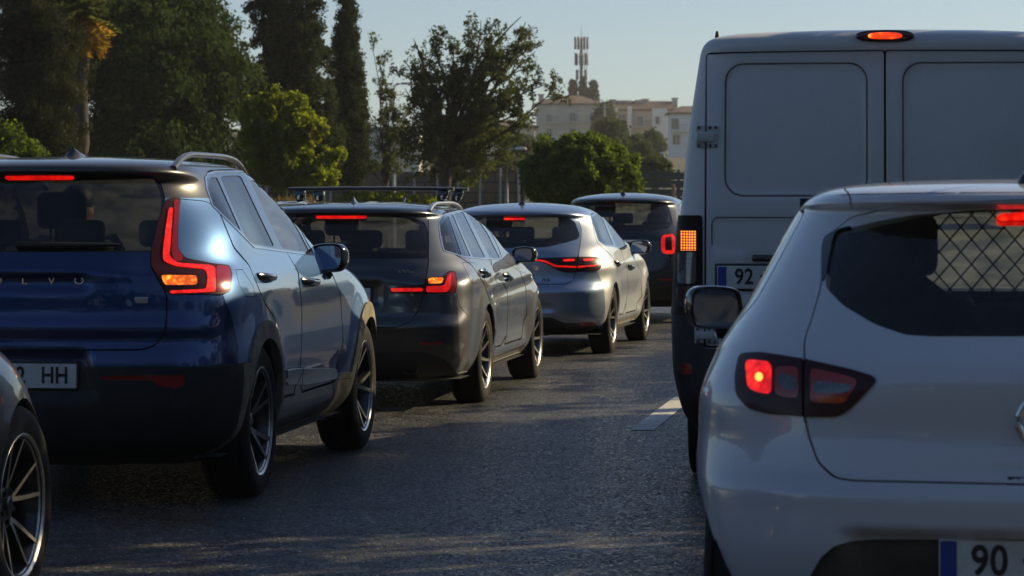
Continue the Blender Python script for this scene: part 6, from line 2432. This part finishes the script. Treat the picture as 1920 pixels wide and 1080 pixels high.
    sh.region('glass_front', [(0, 1.10), (.56, 1.10), (.68, 1.15), (.60, 1.31), (.48, 1.37), (0, 1.395)], 'F', centre=True)
    lamp = [(1381, 705), (1389, 665), (1428, 662.6), (1509, 675), (1598, 694.5), (1641, 707), (1643, 716), (1598, 765), (1572.6, 782), (1513, 782), (1440.5, 775.5), (1406.5, 767), (1383, 741)]
    sh.region('lamp', lamp)
    sh.region('lamp_dull', [(1456, 690), (1500, 690), (1500, 748), (1456, 742)])
    sh.region('lamp_clear', [(1460, 702), (1497, 708), (1497, 735), (1466, 730)])
    sh.region('lamp_dull', [(1522, 692), (1590, 706), (1612, 714), (1594, 742), (1586, 757), (1522, 755)])
    sh.region('lamp_clear', [(1528, 715), (1600, 722), (1590, 738), (1528, 738)])
    sh.region('lamp_orange', [(1532, 742), (1592, 744), (1586, 756), (1532, 755)])
    sh.region('lamp_hot', [(1402, 677.5), (1450, 682), (1450, 740.5), (1423.5, 737), (1406.5, 728.6)])
    sh.region('bulb', [(1428 + 7 * math.cos(k * math.tau / 14), 710 + 8 * math.sin(k * math.tau / 14)) for k in range(14)], rnd=0)
    sh.strip('gap', [(1509, 670), (1509, 790)], .007)
    sh.build()
    pm = paint('white_paint', (.55, .56, .60), .0, .26, 1.0, .20, (.34, .33, .31))
    sh.part('body', ['body'], pm)
    tg = sh.part('tailgate', ['tailgate'], pm, thick=.02)
    sh.part('diffuser', ['diffuser'], noisy(mat('grey_brown_plastic', (.06, .055, .042), .6), 10, .3, bump=.05), off=-.012)
    for s in (-1, 1):
        d = sh.part('door', ['rear_door'], pm, side=s)
        d2 = sh.part('door', ['front_door'], pm, side=s)
        sh.part('window', ['glass_side'], M['glass_mid'], side=s, off=-.003, thick=.004)
        sh.part('window_pillar', ['pillar'], M['gloss_black'], side=s)
        sh.part('spoiler_blade', ['blade'], M['gloss_black'], tg, side=s, off=.004)
        lm = sh.part('tail_lamp', ['lamp'], M['lens_dark'], side=s, off=.008, thick=.02)
        sh.part('side_lens', ['lamp_dull'], mat('dim_red_lens_%d' % (s + 1), (.34, .014, .01), .2, coat=.6), lm, side=s, off=.009, thick=.003)
        sh.part('reversing_lens', ['lamp_clear'], M['lens_clear'], lm, side=s, off=.010, thick=.003)
        sh.part('indicator', ['lamp_orange'], mat('dim_orange_lens_%d' % (s + 1), (.55, .07, .008), .25, coat=.6), lm, side=s, off=.010, thick=.003)
        sh.part('light_block', ['lamp_hot'], M['lit_red_hot'], lm, side=s, off=.011, thick=.006)
        sh.part('bulb', ['bulb'], M['bulb'], lm, side=s, off=.012, thick=.003)
        door_mirror(d2, Vector((s * .905, 1.66, 1.045)), s, .195, .145, M['gloss_black'], toe=14, tilt=-2, depth=.12, stalk=(-s * .06, .08, -.10), frame=.011)
        door_handle(d2, sh, sh.at('S', 1.05, .88), sh.at('S', 1.25, .88), s, pm)
    sh.part('rear_window', ['glass_rear'], glass('hatch_glass', (.62, .65, .63), .03), tg, off=-.004, thick=.005)
    sh.part('brake_light', ['brake'], M['lit_red_hot'], off=-.02, thick=.004)
    sh.part('windscreen', ['glass_front'], glass('dusty_windscreen', (.80, .84, .82), .30, fc=(.78, .80, .72)), off=-.003, thick=.004)
    sh.part('cabin_lining', ['body', 'bumper', 'diffuser', 'cladding', 'door_pad', 'reflector', 'roof', 'side_lens', 'tailgate', 'rear_door', 'front_door', 'pillar', 'blade', 'lamp', 'lamp_hot', 'lamp_dull', 'lamp_clear', 'lamp_orange', 'gap'], M['lining'], off=-.035, thick=0, flip=True)
    wheel_wells(root, (0, wb), Rt, Ra, .86, .3)
    underbody(root, -.50, 3.2, .84, (0, wb), Ra, .2)
    for s in (1, -1):
        for yy in (0, wb):
            wheel(root, yy, s, Rt, .185, .862, .205, SPOKES)
    # stout roof aerial
    whip(root, sh.at('T', 0, .03), .19, 10, .009, .03)
    # plate and emblem
    c = sh.at('R', .0, .49)
    number_plate(root, (0, c.y - .006, .487), '', bits=[('90', -.135), ('·', -.045), ('VA', .03), ('·', .105), ('31', .19)], txt_w=.85, frame=False)
    bm = bmesh.new()
    q = sh.at('R', 0, .84)
    outer = [(0, .095), (.085, 0), (0, -.095), (-.085, 0)]
    pts = chaikin(outer, 2, True)
    loop = [Vector((p.x, q.y - .004, .84 + p.y)) for p in pts]
    tube(bm, loop + loop[:2], .011, 8, False)
    obj('emblem', bm, M['chrome'], tg, 60)
    bm = bmesh.new()
    box(bm, (0, q.y - .006, .69), (.20, .03, .030), .010, 2)
    obj('hatch_release', bm, M['plastic'], tg, 40)
    seats(root, 1.10, .25, .52, .34, False, -1, 1.85, 1.0)
    # wire mesh partition behind the seats
    bm = bmesh.new()
    y0, z0, z1, xw = .60, .92, 1.36, .60
    k = -30
    pitch, rise = .062, .036
    for a in range(-14, 15):
        x = a * pitch
        for sgn in (1, -1):
            pts = []
            for q_ in range(0, 14):
                zz = z0 + q_ * rise
                wob = (.012 if q_ % 2 else -.012)
                pts.append(Vector((x + sgn * q_ * pitch / 2, y0 + (.003 * sgn), zz)))
            pts = [p for p in pts if abs(p.x) < xw]
            if len(pts) > 1:
                tube(bm, pts, .0024, 4, False)
    for z in (z0, z1 + .03):
        tube(bm, [(-xw, y0, z), (xw, y0, z)], .009, 6)
    for s in (-1, 1):
        tube(bm, [(s * xw, y0, z0 - .3), (s * xw, y0, z1 + .03)], .009, 6)
    obj('mesh_partition', bm, M['black_metal'], root, 50)
    bm = bmesh.new()
    prism(bm, [(-.62, .70), (-.62, 1.40), (-.285, 1.40), (-.285, 1.36), (-.275, 1.28), (-.29, 1.20), (-.20, 1.13), (-.12, 1.09), (.62, 1.085), (.62, .70)], .02, Matrix.Translation((0, y0 + .02, 0)))
    obj('partition_panel', bm, M['lining'], root, 30)
    return sh

# ---------------------------------------------------------------- white panel van
def white_van():
    root = thing('white_van', 'tall white panel van with two blank rear doors and an amber lamp on the roof', 'van')
    rows = [
        (.30, .88, -.80, .20, 4.0, 3.9, .5, 3.0),
        (.40, .945, -.93, .24, 4.0, 4.05, .6, 3.0),
        (.50, .972, -.985, .26, 4.2, 4.12, .7, 2.9),
        (.62, .993, -.99, .26, 4.4, 4.14, .8, 2.8),
        (.88, 1.000, -.985, .26, 4.4, 4.10, .9, 2.7),
        (.905, .998, -.945, .26, 4.4, 4.08, .9, 2.7),
        (1.10, .988, -.935, .26, 4.4, 3.85, .9, 2.7),
        (1.25, .976, -.93, .26, 4.4, 3.45, .9, 2.7),
        (1.45, .958, -.918, .26, 4.4, 3.15, .8, 2.8),
        (1.65, .938, -.902, .26, 4.4, 2.92, .7, 2.8),
        (1.85, .914, -.882, .26, 4.4, 2.70, .7, 2.8),
        (2.00, .892, -.865, .25, 4.4, 2.50, .7, 2.8),
        (2.10, .877, -.855, .25, 4.2, 2.33, .7, 2.8),
        (2.125, .872, -.875, .25, 4.0, 2.28, .7, 2.8),
        (2.165, .850, -.870, .26, 3.8, 2.18, .7, 2.7),
        (2.195, .80, -.83, .30, 3.4, 2.05, .7, 2.6),
        (2.215, .70, -.72, .35, 3.0, 1.90, .7, 2.5),
        (2.235, .45, -.45, .4, 2.6, 1.60, .6, 2.4),
        (2.245, .20, -.2, .2, 2.4, 1.40, .3, 2.3),
        (2.247, 0, -.1, .1, 2.2, 1.30, .1, 2.2)]
    wb, Rt, Ra = 3.08, .345, .40
    fl = flare((0, wb), Rt, Ra, .02)
    def rr(ax, z, cx_, cz, hx, hz, r):
        dx = np.abs(ax - cx_) - hx + r; dz = np.abs(z - cz) - hz + r
        return np.hypot(np.maximum(dx, 0), np.maximum(dz, 0)) + np.minimum(np.maximum(dx, dz), 0) - r
    def rdis(x, y, z):
        ax = np.abs(x)
        o = -.014 * (1 - sstep(-.012, .006, rr(ax, z, .416, 1.742, .332, .312, .085)))
        o += -.008 * (1 - sstep(-.012, .006, rr(ax, z, .40, 1.245, .41, .082, .03)))
        o += -.010 * (1 - sstep(-.02, .01, rr(ax, z, .37, 1.055, .30, .105, .04)))
        o += -.05 * sstep(-.1, -.02, -rr(ax, z, .0, .56, .82, .165, .02)) * 0
        return o
    K = 1.028
    KZ = lambda z: CAMH + (z - CAMH) * K
    sh = Shell(root, (1.85 * K, 14.14 * K), 6.5, rows, .016, fl, rdis, k=K)
    sh.region('bumper', [(0, .0), (0, .712), (.842, .712), (.842, .893), (1.1, .893), (1.1, 0)], 'R')
    sh.region('sill', [(-.9, .2), (-.9, .89), (-.4, .89), (-.38, .5), (4.2, .5), (4.2, .2)], 'S')
    lp1 = sh.region('door', [(.0, .72), (.0, 2.112), (.842, 2.107), (.842, .72)], 'R')
    lpc = sh.region('cab_door', [(1.75, .55), (1.75, 1.95), (2.3, 1.95), (2.95, 1.35), (2.98, .55)], 'S')
    for yy in (0, wb):
        sh.circle('arch', yy, Rt + .02, Ra)
    sh.strip('gap', None, .011, uv=lp1, closed=True)
    sh.strip('gap', None, .008, uv=lpc, closed=True)
    gv = [(p[0], p[1]) for p in rrect(.664, .624, .085, 6, (.416, 1.742))]
    sh.strip('shade_line', gv, .011, 'R', closed=True, rnd=0)
    sh.strip('shade_line', [(.81, 1.20), (.81, 1.31), (.79, 1.327), (.01, 1.327)], .008, 'R', rnd=1.5)
    sh.region('glass_side', [(1.85, 1.3), (1.85, 1.88), (2.25, 1.88), (2.75, 1.38), (2.7, 1.28)], 'S')
    sh.region('glass_front', [(0, 1.28), (.75, 1.28), (.86, 1.34), (.80, 1.95), (.7, 2.03), (0, 2.06)], 'F', centre=True)
    sh.region('headlamp', [(.55, .85), (.92, .88), (.93, 1.08), (.62, 1.02)], 'F')
    sh.region('lamp', [(1262, 404), (1317, 404), (1318, 590), (1262, 591)])
    sh.region('lamp_amber', [(1279, 433), (1307, 433), (1307, 470), (1279, 470)], rnd=0)
    sh.region('lamp_clear', [(1275, 473), (1307, 473), (1307, 532), (1275, 532)])
    sh.region('lamp_dull', [(1272, 536), (1309, 536), (1309, 578), (1272, 578)])
    sh.region('reflector', [(1280, 682), (1300, 682), (1300, 701), (1280, 701)])
    sh.region('handle', [(1410, 480), (1418, 477), (1446, 477), (1454, 480), (1450, 490), (1414, 490)], mirror=False)
    sh.build()
    pm = paint('van_white_paint', (.62, .63, .645), .0, .45, .5, .55, (.24, .225, .205), .12, .7)
    sh.part('body', ['body'], pm)
    sh.part('cabin_lining', ['body', 'door', 'cab_door', 'shade_line', 'gap', 'lamp', 'bumper', 'sill', 'handle', 'lamp_amber', 'lamp_clear', 'lamp_dull'], M['lining'], off=-.05, thick=0, flip=True)
    gm_ = noisy(mat('panel_shade_grey', (.17, .16, .15), .7), 12, .3)  # dark strip colour standing in for shadow along the panel recess edges
    sh.part('bumper', ['bumper', 'sill'], noisy(mat('van_bumper_plastic', (.022, .022, .023), .6), 9, .5, bump=.08), off=.008, thick=.03)
    dl = sh.part('door', ['door', 'handle'], pm, side=-1, thick=.02)
    dr = sh.part('door', ['door', 'handle'], pm, side=1, thick=.02)
    for s, dd in ((-1, dl), (1, dr)):
        sh.part('panel_shade_line', ['shade_line'], gm_, dd, side=s, off=-.005, thick=0)
    for s in (-1, 1):
        dc = sh.part('door', ['cab_door'], pm, side=s)
        sh.part('window', ['glass_side'], M['glass_mid'], dc, side=s, off=-.003, thick=.004)
        sh.part('headlamp', ['headlamp'], M['lens_clear'], side=s, off=.003)
        lm = sh.part('tail_lamp', ['lamp'], mat('smoked_housing_%d' % (s + 1), (.010, .004, .004), .5, coat=.0, spec=.15), side=s, off=.012, thick=.03)
        am = sh.part('indicator', ['lamp_amber'], M['lit_amber_grid'], lm, side=s, off=.011, thick=.004)
        sh.part('reversing_lens', ['lamp_clear'], M['lens_clear'], lm, side=s, off=.015, thick=.004)
        sh.part('side_lens', ['lamp_dull'], M['lens_dark'], lm, side=s, off=.015, thick=.004)
        sh.part('reflector', ['reflector'], M['lens_red'], side=s, off=.012)
        door_mirror(dc, Vector((s * 1.02, 2.42, 1.45)), s, .22, .32, M['plastic'], toe=8, stalk=(-s * .12, .05, 0))
        # exposed hinges, each on two screwed plates
        for (za, zb, wd) in ((1.655, 1.765, .115), (.735, .815, .12)):
            zc = (za + zb) / 2
            q = sh.at('R', s * .86, zc); q2 = sh.at('R', s * .79, zc)
            hin = bpy.data.objects.new('hinge', None)
            COL.objects.link(hin)
            hin.parent = root
            hin.location = (s * .842 * K, min(q.y, q2.y), KZ(zc))
            hh = zb - za
            bm = bmesh.new()
            box(bm, (s * .025, -.002, 0), (.046, .012, hh), .004, 1)
            obj('hinge_plate', bm, pm, hin, 40)
            bm = bmesh.new()
            box(bm, (-s * .035, -.004, 0), (.056, .012, hh), .004, 1)
            obj('hinge_plate', bm, pm, hin, 40)
            bm = bmesh.new()
            box(bm, (s * .0, -.018, 0), (.088, .022, hh * .46), .008, 2)
            obj('hinge_arm', bm, pm, hin, 40)
            for (bx, bz) in ((.032, .4), (.032, -.4), (-.022, .4), (-.022, -.4), (-.05, .4), (-.05, -.4)):
                bm = bmesh.new()
                lathe(bm, [(-.004, .0085), (.004, .0085), (.006, .006), (.006, .0005)], 10)
                vs_ = list(bm.verts)[-40:]
                bmesh.ops.rotate(bm, verts=vs_, cent=(0, 0, 0), matrix=Matrix.Rotation(R(-90), 3, 'Z'))
                bmesh.ops.translate(bm, verts=vs_, vec=(s * bx, -.010, bz * hh))
                obj('screw', bm, M['disc'], hin, 40)
    hp = sh.at('P', 1432, 484)
    bm = bmesh.new()
    box(bm, (hp.x, hp.y - .002, hp.z), (.115, .03, .034), .011, 3)
    obj('door_handle', bm, M['gloss_black'], dl, 40)
    sh.part('windscreen', ['glass_front'], M['glass_mid'], off=-.003, thick=.004)
    wheel_wells(root, (0, wb * K), Rt, Ra, .99)
    underbody(root, -.85, 3.9, .97, (0, wb * K), Ra, .30)
    for s in (1, -1):
        for yy in (0, wb):
            wheel(root, yy * K, s, Rt, .225, .985, .205, SPOKES, face_mat=M['disc'], two_tone=False)
    # plate on the left door
    p = sh.at('P', 1446, 520)
    number_plate(dl, (p.x, p.y - .010, p.z), '', bits=[('92', -.13), ('·', -.045), ('HX', .03), ('·', .105), ('07', .19)], txt_w=.85)
    # high-mounted lamp on the roof edge
    q = sh.at('R', 0, 2.17)
    lamp = bpy.data.objects.new('roof_lamp', None)
    COL.objects.link(lamp)
    lamp.parent = root
    lamp.location = (0, q.y - .0, KZ(2.180))
    def pill(w, h, d, y0):
        bm = bmesh.new()
        rings = []
        for (yy, k) in ((0, 1), (-d * .6, .98), (-d * .9, .9), (-d, .7)):
            pts = [(math.copysign(abs(math.cos(a)) ** .7, math.cos(a)) * w / 2, math.copysign(abs(math.sin(a)) ** .8, math.sin(a)) * h / 2) for a in [j * math.tau / 36 for j in range(36)]]
            rings.append([bm.verts.new((x * (1 - (1 - k) * .4), y0 + yy, z * k)) for x, z in pts])
        for a, b in zip(rings[:-1], rings[1:]):
            for j in range(36):
                bm.faces.new((a[j], a[(j + 1) % 36], b[(j + 1) % 36], b[j]))
        bm.faces.new(rings[-1])
        bmesh.ops.recalc_face_normals(bm, faces=bm.faces)
        return bm
    obj('lamp_housing', pill(.285, .062, .05, .02), M['lens_dark_van'], lamp, 50)
    obj('lamp_lens', pill(.165, .034, .022, -.022), M['lit_amber_lines'], lamp, 50)
    bm = bmesh.new()
    a = sh.at('T', -.80, -.55)
    tube(bm, [a, a + Vector((0, 0, .035))], [.012, .006], 8)
    obj('roof_peg', bm, M['plastic'], root, 40)
    seats(root, 1.9, 1.0, .9, .42, False, -1, 2.75, 1.35)
    return sh

M['lens_dark_van'] = mat('roof_lamp_red', (.05, .008, .008), .25, coat=.7)
M['lit_amber_grid'] = mat('lit_amber_grid', (.5, .12, .01), .25, coat=1, emit=(1.0, .17, .008), estr=1.5)
M['lit_amber_lines'] = mat('lit_amber_lines', (.5, .08, .01), .25, coat=1, emit=(1.0, .13, .008), estr=1.5)
def grid_glow(m, sx, sy, lo, hi):
    b = m.node_tree.nodes['Principled BSDF']
    tc = N(m, 'ShaderNodeTexCoord')
    mp = N(m, 'ShaderNodeMapping')
    mp.inputs['Rotation'].default_value = (0, R(45), 0)
    mp.inputs['Scale'].default_value = (sx, 1, sy)
    L(m, tc.outputs['Object'], mp.inputs[0])
    sp = N(m, 'ShaderNodeSeparateXYZ')
    L(m, mp.outputs[0], sp.inputs[0])
    o = []
    for ax in ('X', 'Z'):
        s_ = N(m, 'ShaderNodeMath', operation='SINE'); L(m, sp.outputs[ax], s_.inputs[0])
        o.append(s_)
    mul = N(m, 'ShaderNodeMath', operation='MULTIPLY'); L(m, o[0].outputs[0], mul.inputs[0]); L(m, o[1].outputs[0], mul.inputs[1])
    mr = N(m, 'ShaderNodeMapRange')
    mr.inputs[1].default_value, mr.inputs[2].default_value = -.3, .6
    mr.inputs[3].default_value, mr.inputs[4].default_value = lo, hi
    L(m, mul.outputs[0], mr.inputs[0])
    L(m, mr.outputs[0], b.inputs['Emission Strength'])
    mc = N(m, 'ShaderNodeMapRange')
    mc.inputs[1].default_value, mc.inputs[2].default_value = lo, hi
    L(m, mr.outputs[0], mc.inputs[0])
    cr = N(m, 'ShaderNodeValToRGB')
    cr.color_ramp.elements[0].color = (1, .05, .003, 1)
    cr.color_ramp.elements[1].color = (1, .34, .02, 1)
    L(m, mc.outputs[0], cr.inputs[0])
    L(m, cr.outputs[0], b.inputs['Emission Color'])
grid_glow(M['lit_amber_grid'], 330, 330, .22, 1.35)
glow_pattern(M['lit_amber_lines'], 28, .6, 1.9, (1, .05, .003), (1, .36, .03))
# ---------------------------------------------------------------- drivers
def skin_mesh(name, nodes, edges, m, parent, sub=2):
    """one continuous surface grown round a skeleton: nodes (x, y, z, rx, ry)"""
    me = bpy.data.meshes.new(name)
    me.from_pydata([n[:3] for n in nodes], edges, [])
    o = bpy.data.objects.new(name, me)
    COL.objects.link(o)
    o.parent = parent
    o.modifiers.new('skin', 'SKIN')
    if not me.skin_vertices:
        me.attributes
    bm = bmesh.new()
    bm.from_mesh(me)
    ly = bm.verts.layers.skin.verify()
    bm.verts.ensure_lookup_table()
    for i, n in enumerate(nodes):
        bm.verts[i][ly].radius = (n[3], n[4])
        bm.verts[i][ly].use_root = (i == 0)
    bm.to_mesh(me)
    bm.free()
    o.modifiers['skin'].use_smooth_shade = True
    sb = o.modifiers.new('subdivision', 'SUBSURF')
    sb.levels = sb.render_levels = sub
    me.materials.append(m)
    return o

def driver(sh, label, seat, wheel_c, shirt, hair_col, hair_len=0.0):
    """a seated driver with both hands on the wheel rim; seat = car-space point between hip and cushion"""
    w = sh.M @ Vector(seat)
    root = thing('person', label, 'person', w, sh.root.rotation_euler.z, 'drivers in the queue')
    wc = Vector(wheel_c) - Vector(seat)
    N_, E_ = [], []
    def add(p, rx, ry=None, frm=None):
        N_.append((p[0], p[1], p[2], rx, ry or rx))
        if frm is not None:
            E_.append((frm, len(N_) - 1))
        return len(N_) - 1
    pel = add((0, .06, .10), .135, .105)
    sp = add((0, .0, .26), .125, .095, pel)
    ch = add((0, -.05, .43), .15, .105, sp)
    nb = add((0, -.055, .545), .07, .065, ch)
    nk = add((0, -.035, .60), .052, .055, nb)
    hd = add((0, -.005, .675), .066, .082, nk)
    h2 = add((0, -.005, .75), .074, .092, hd)
    h3 = add((0, -.012, .80), .050, .065, h2)
    nose = add((0, .082, .70), .016, .016, hd)
    nt = add((0, .108, .693), .011, .010, nose)
    for s in (-1, 1):
        add((s * .078, -.012, .70), .014, .022, hd)                      # ear
        shd = add((s * .175, -.05, .515), .062, .058, ch)
        el = add((s * .245, .12, .30), .043, .043, shd)
        grip = wc + Vector((s * .17, -.01, .06))
        wr = add(tuple(grip + Vector((s * .035, -.095, -.03))), .026, .021, el)
        pm_ = add(tuple(grip + Vector((s * .016, -.035, -.004))), .034, .018, wr)
        for k, ln in enumerate((.038, .044, .042, .034)):                # four fingers over the rim
            off = Vector((0, 0, .024 - .016 * k))
            a = add(tuple(grip + off + Vector((s * .012, .004, .004))), .0095, .0095, pm_)
            b_ = add(tuple(grip + off + Vector((-s * .004, .004 + ln * .55, .002))), .0085, .0085, a)
            add(tuple(grip + off + Vector((-s * .024, .002 + ln * .5, -.002))), .0075, .0075, b_)
        t1 = add(tuple(grip + Vector((-s * .006, -.030, .018))), .011, .011, pm_)
        add(tuple(grip + Vector((-s * .024, -.016, .030))), .0085, .0085, t1)
        hp = add((s * .095, .10, .085), .092, .085, pel)
        kn = add((s * .135, .47, .15), .066, .064, hp)
        an = add((s * .12, .78, -.16), .042, .042, kn)
        add((s * .12, .92, -.19), .038, .030, an)
    body = skin_mesh('body', N_, E_, M['skin'], root)
    # shirt: torso and sleeves a little larger than the body
    N2, E2 = [], []
    def add2(p, rx, ry, frm=None):
        N2.append((p[0], p[1], p[2], rx, ry))
        if frm is not None:
            E2.append((frm, len(N2) - 1))
        return len(N2) - 1
    z_ = add2((0, .07, .05), .150, .125)
    a = add2((0, .05, .14), .150, .122, z_)
    b_ = add2((0, .0, .26), .142, .112, a)
    c = add2((0, -.05, .43), .166, .122, b_)
    add2((0, -.055, .535), .085, .080, c)
    for s in (-1, 1):
        q = add2((s * .175, -.05, .515), .076, .072, c)
        add2((s * .242, .11, .31), .056, .056, q)
    skin_mesh('shirt', N2, E2, shirt, root)
    N3, E3 = [], []
    N2, E2 = N3, E3
    a = add2((0, .06, .09), .150, .118)
    for s in (-1, 1):
        q = add2((s * .095, .11, .082), .102, .094, a)
        k = add2((s * .135, .47, .15), .077, .074, q)
        add2((s * .122, .74, -.12), .056, .056, k)
    skin_mesh('trousers', N3, E3, noisy(mat('dark_trousers', (.02, .022, .03), .85), 20, .3), root)
    # hair: a cap over the back and top of the head
    bm = bmesh.new()
    bmesh.ops.create_uvsphere(bm, u_segments=20, v_segments=14, radius=1)
    for v in bm.verts:
        p = v.co.copy()
        front = max(0, p.y)
        v.co = Vector((p.x * .086, p.y * .102 - .018, p.z * .088 + .755 + (.030 * front if p.z > 0 else 0)))
        if p.z < -.1:
            v.co.z -= hair_len * (1 if p.y < .2 else 0) * (-p.z)
    dead = [v for v in bm.verts if v.co.y > .035 and v.co.z < .775]
    bmesh.ops.delete(bm, geom=dead, context='VERTS')
    obj('hair', bm, noisy(mat('hair_%s' % label.split()[1], hair_col, .6), 60, .4), root, 60)
    # eyes and mouth
    em = mat('eye_%s' % label.split()[1], (.5, .48, .45), .2)
    for s in (-1, 1):
        bm = bmesh.new()
        bmesh.ops.create_uvsphere(bm, u_segments=10, v_segments=8, radius=.010, matrix=Matrix.Translation((s * .028, .066, .715)))
        obj('eye', bm, em, root, 60)
    bm = bmesh.new()
    box(bm, (0, .080, .650), (.042, .012, .010), .004, 2)
    obj('mouth', bm, mat('lips_%s' % label.split()[1], (.30, .12, .10), .5), root, 60)
    return root

def build_drivers(suv, estate, hatch):
    blue = noisy(mat('shirt_blue_grey', (.10, .13, .18), .9), 24, .3)
    white = noisy(mat('shirt_pale', (.45, .43, .40), .9), 24, .2)
    dark = noisy(mat('shirt_dark', (.05, .045, .05), .9), 24, .3)
    driver(suv, 'driver in a blue grey shirt holding the wheel inside the dark blue SUV', (-.37, 1.36, .66), (-.37, 1.58, .99), blue, (.03, .022, .016))
    driver(estate, 'dark-haired driver in a pale top holding the wheel inside the grey estate', (-.36, 1.40, .50), (-.36, 1.60, .90), white, (.02, .014, .010), .10)
    driver(hatch, 'driver with brown hair and dark top inside the silver blue hatchback', (-.36, 1.26, .50), (-.36, 1.45, .90), dark, (.05, .03, .018))
# ---------------------------------------------------------------- build
build_ground()
build_road()
build_houses()
build_roadside()
build_trees()
suv_shell = blue_suv()
estate_shell = grey_estate()
hatch_shell = silver_hatchback()
dark_crossover()
black_saloon()
white_van()
white_hatchback()
build_drivers(suv_shell, estate_shell, hatch_shell)
build_haze()
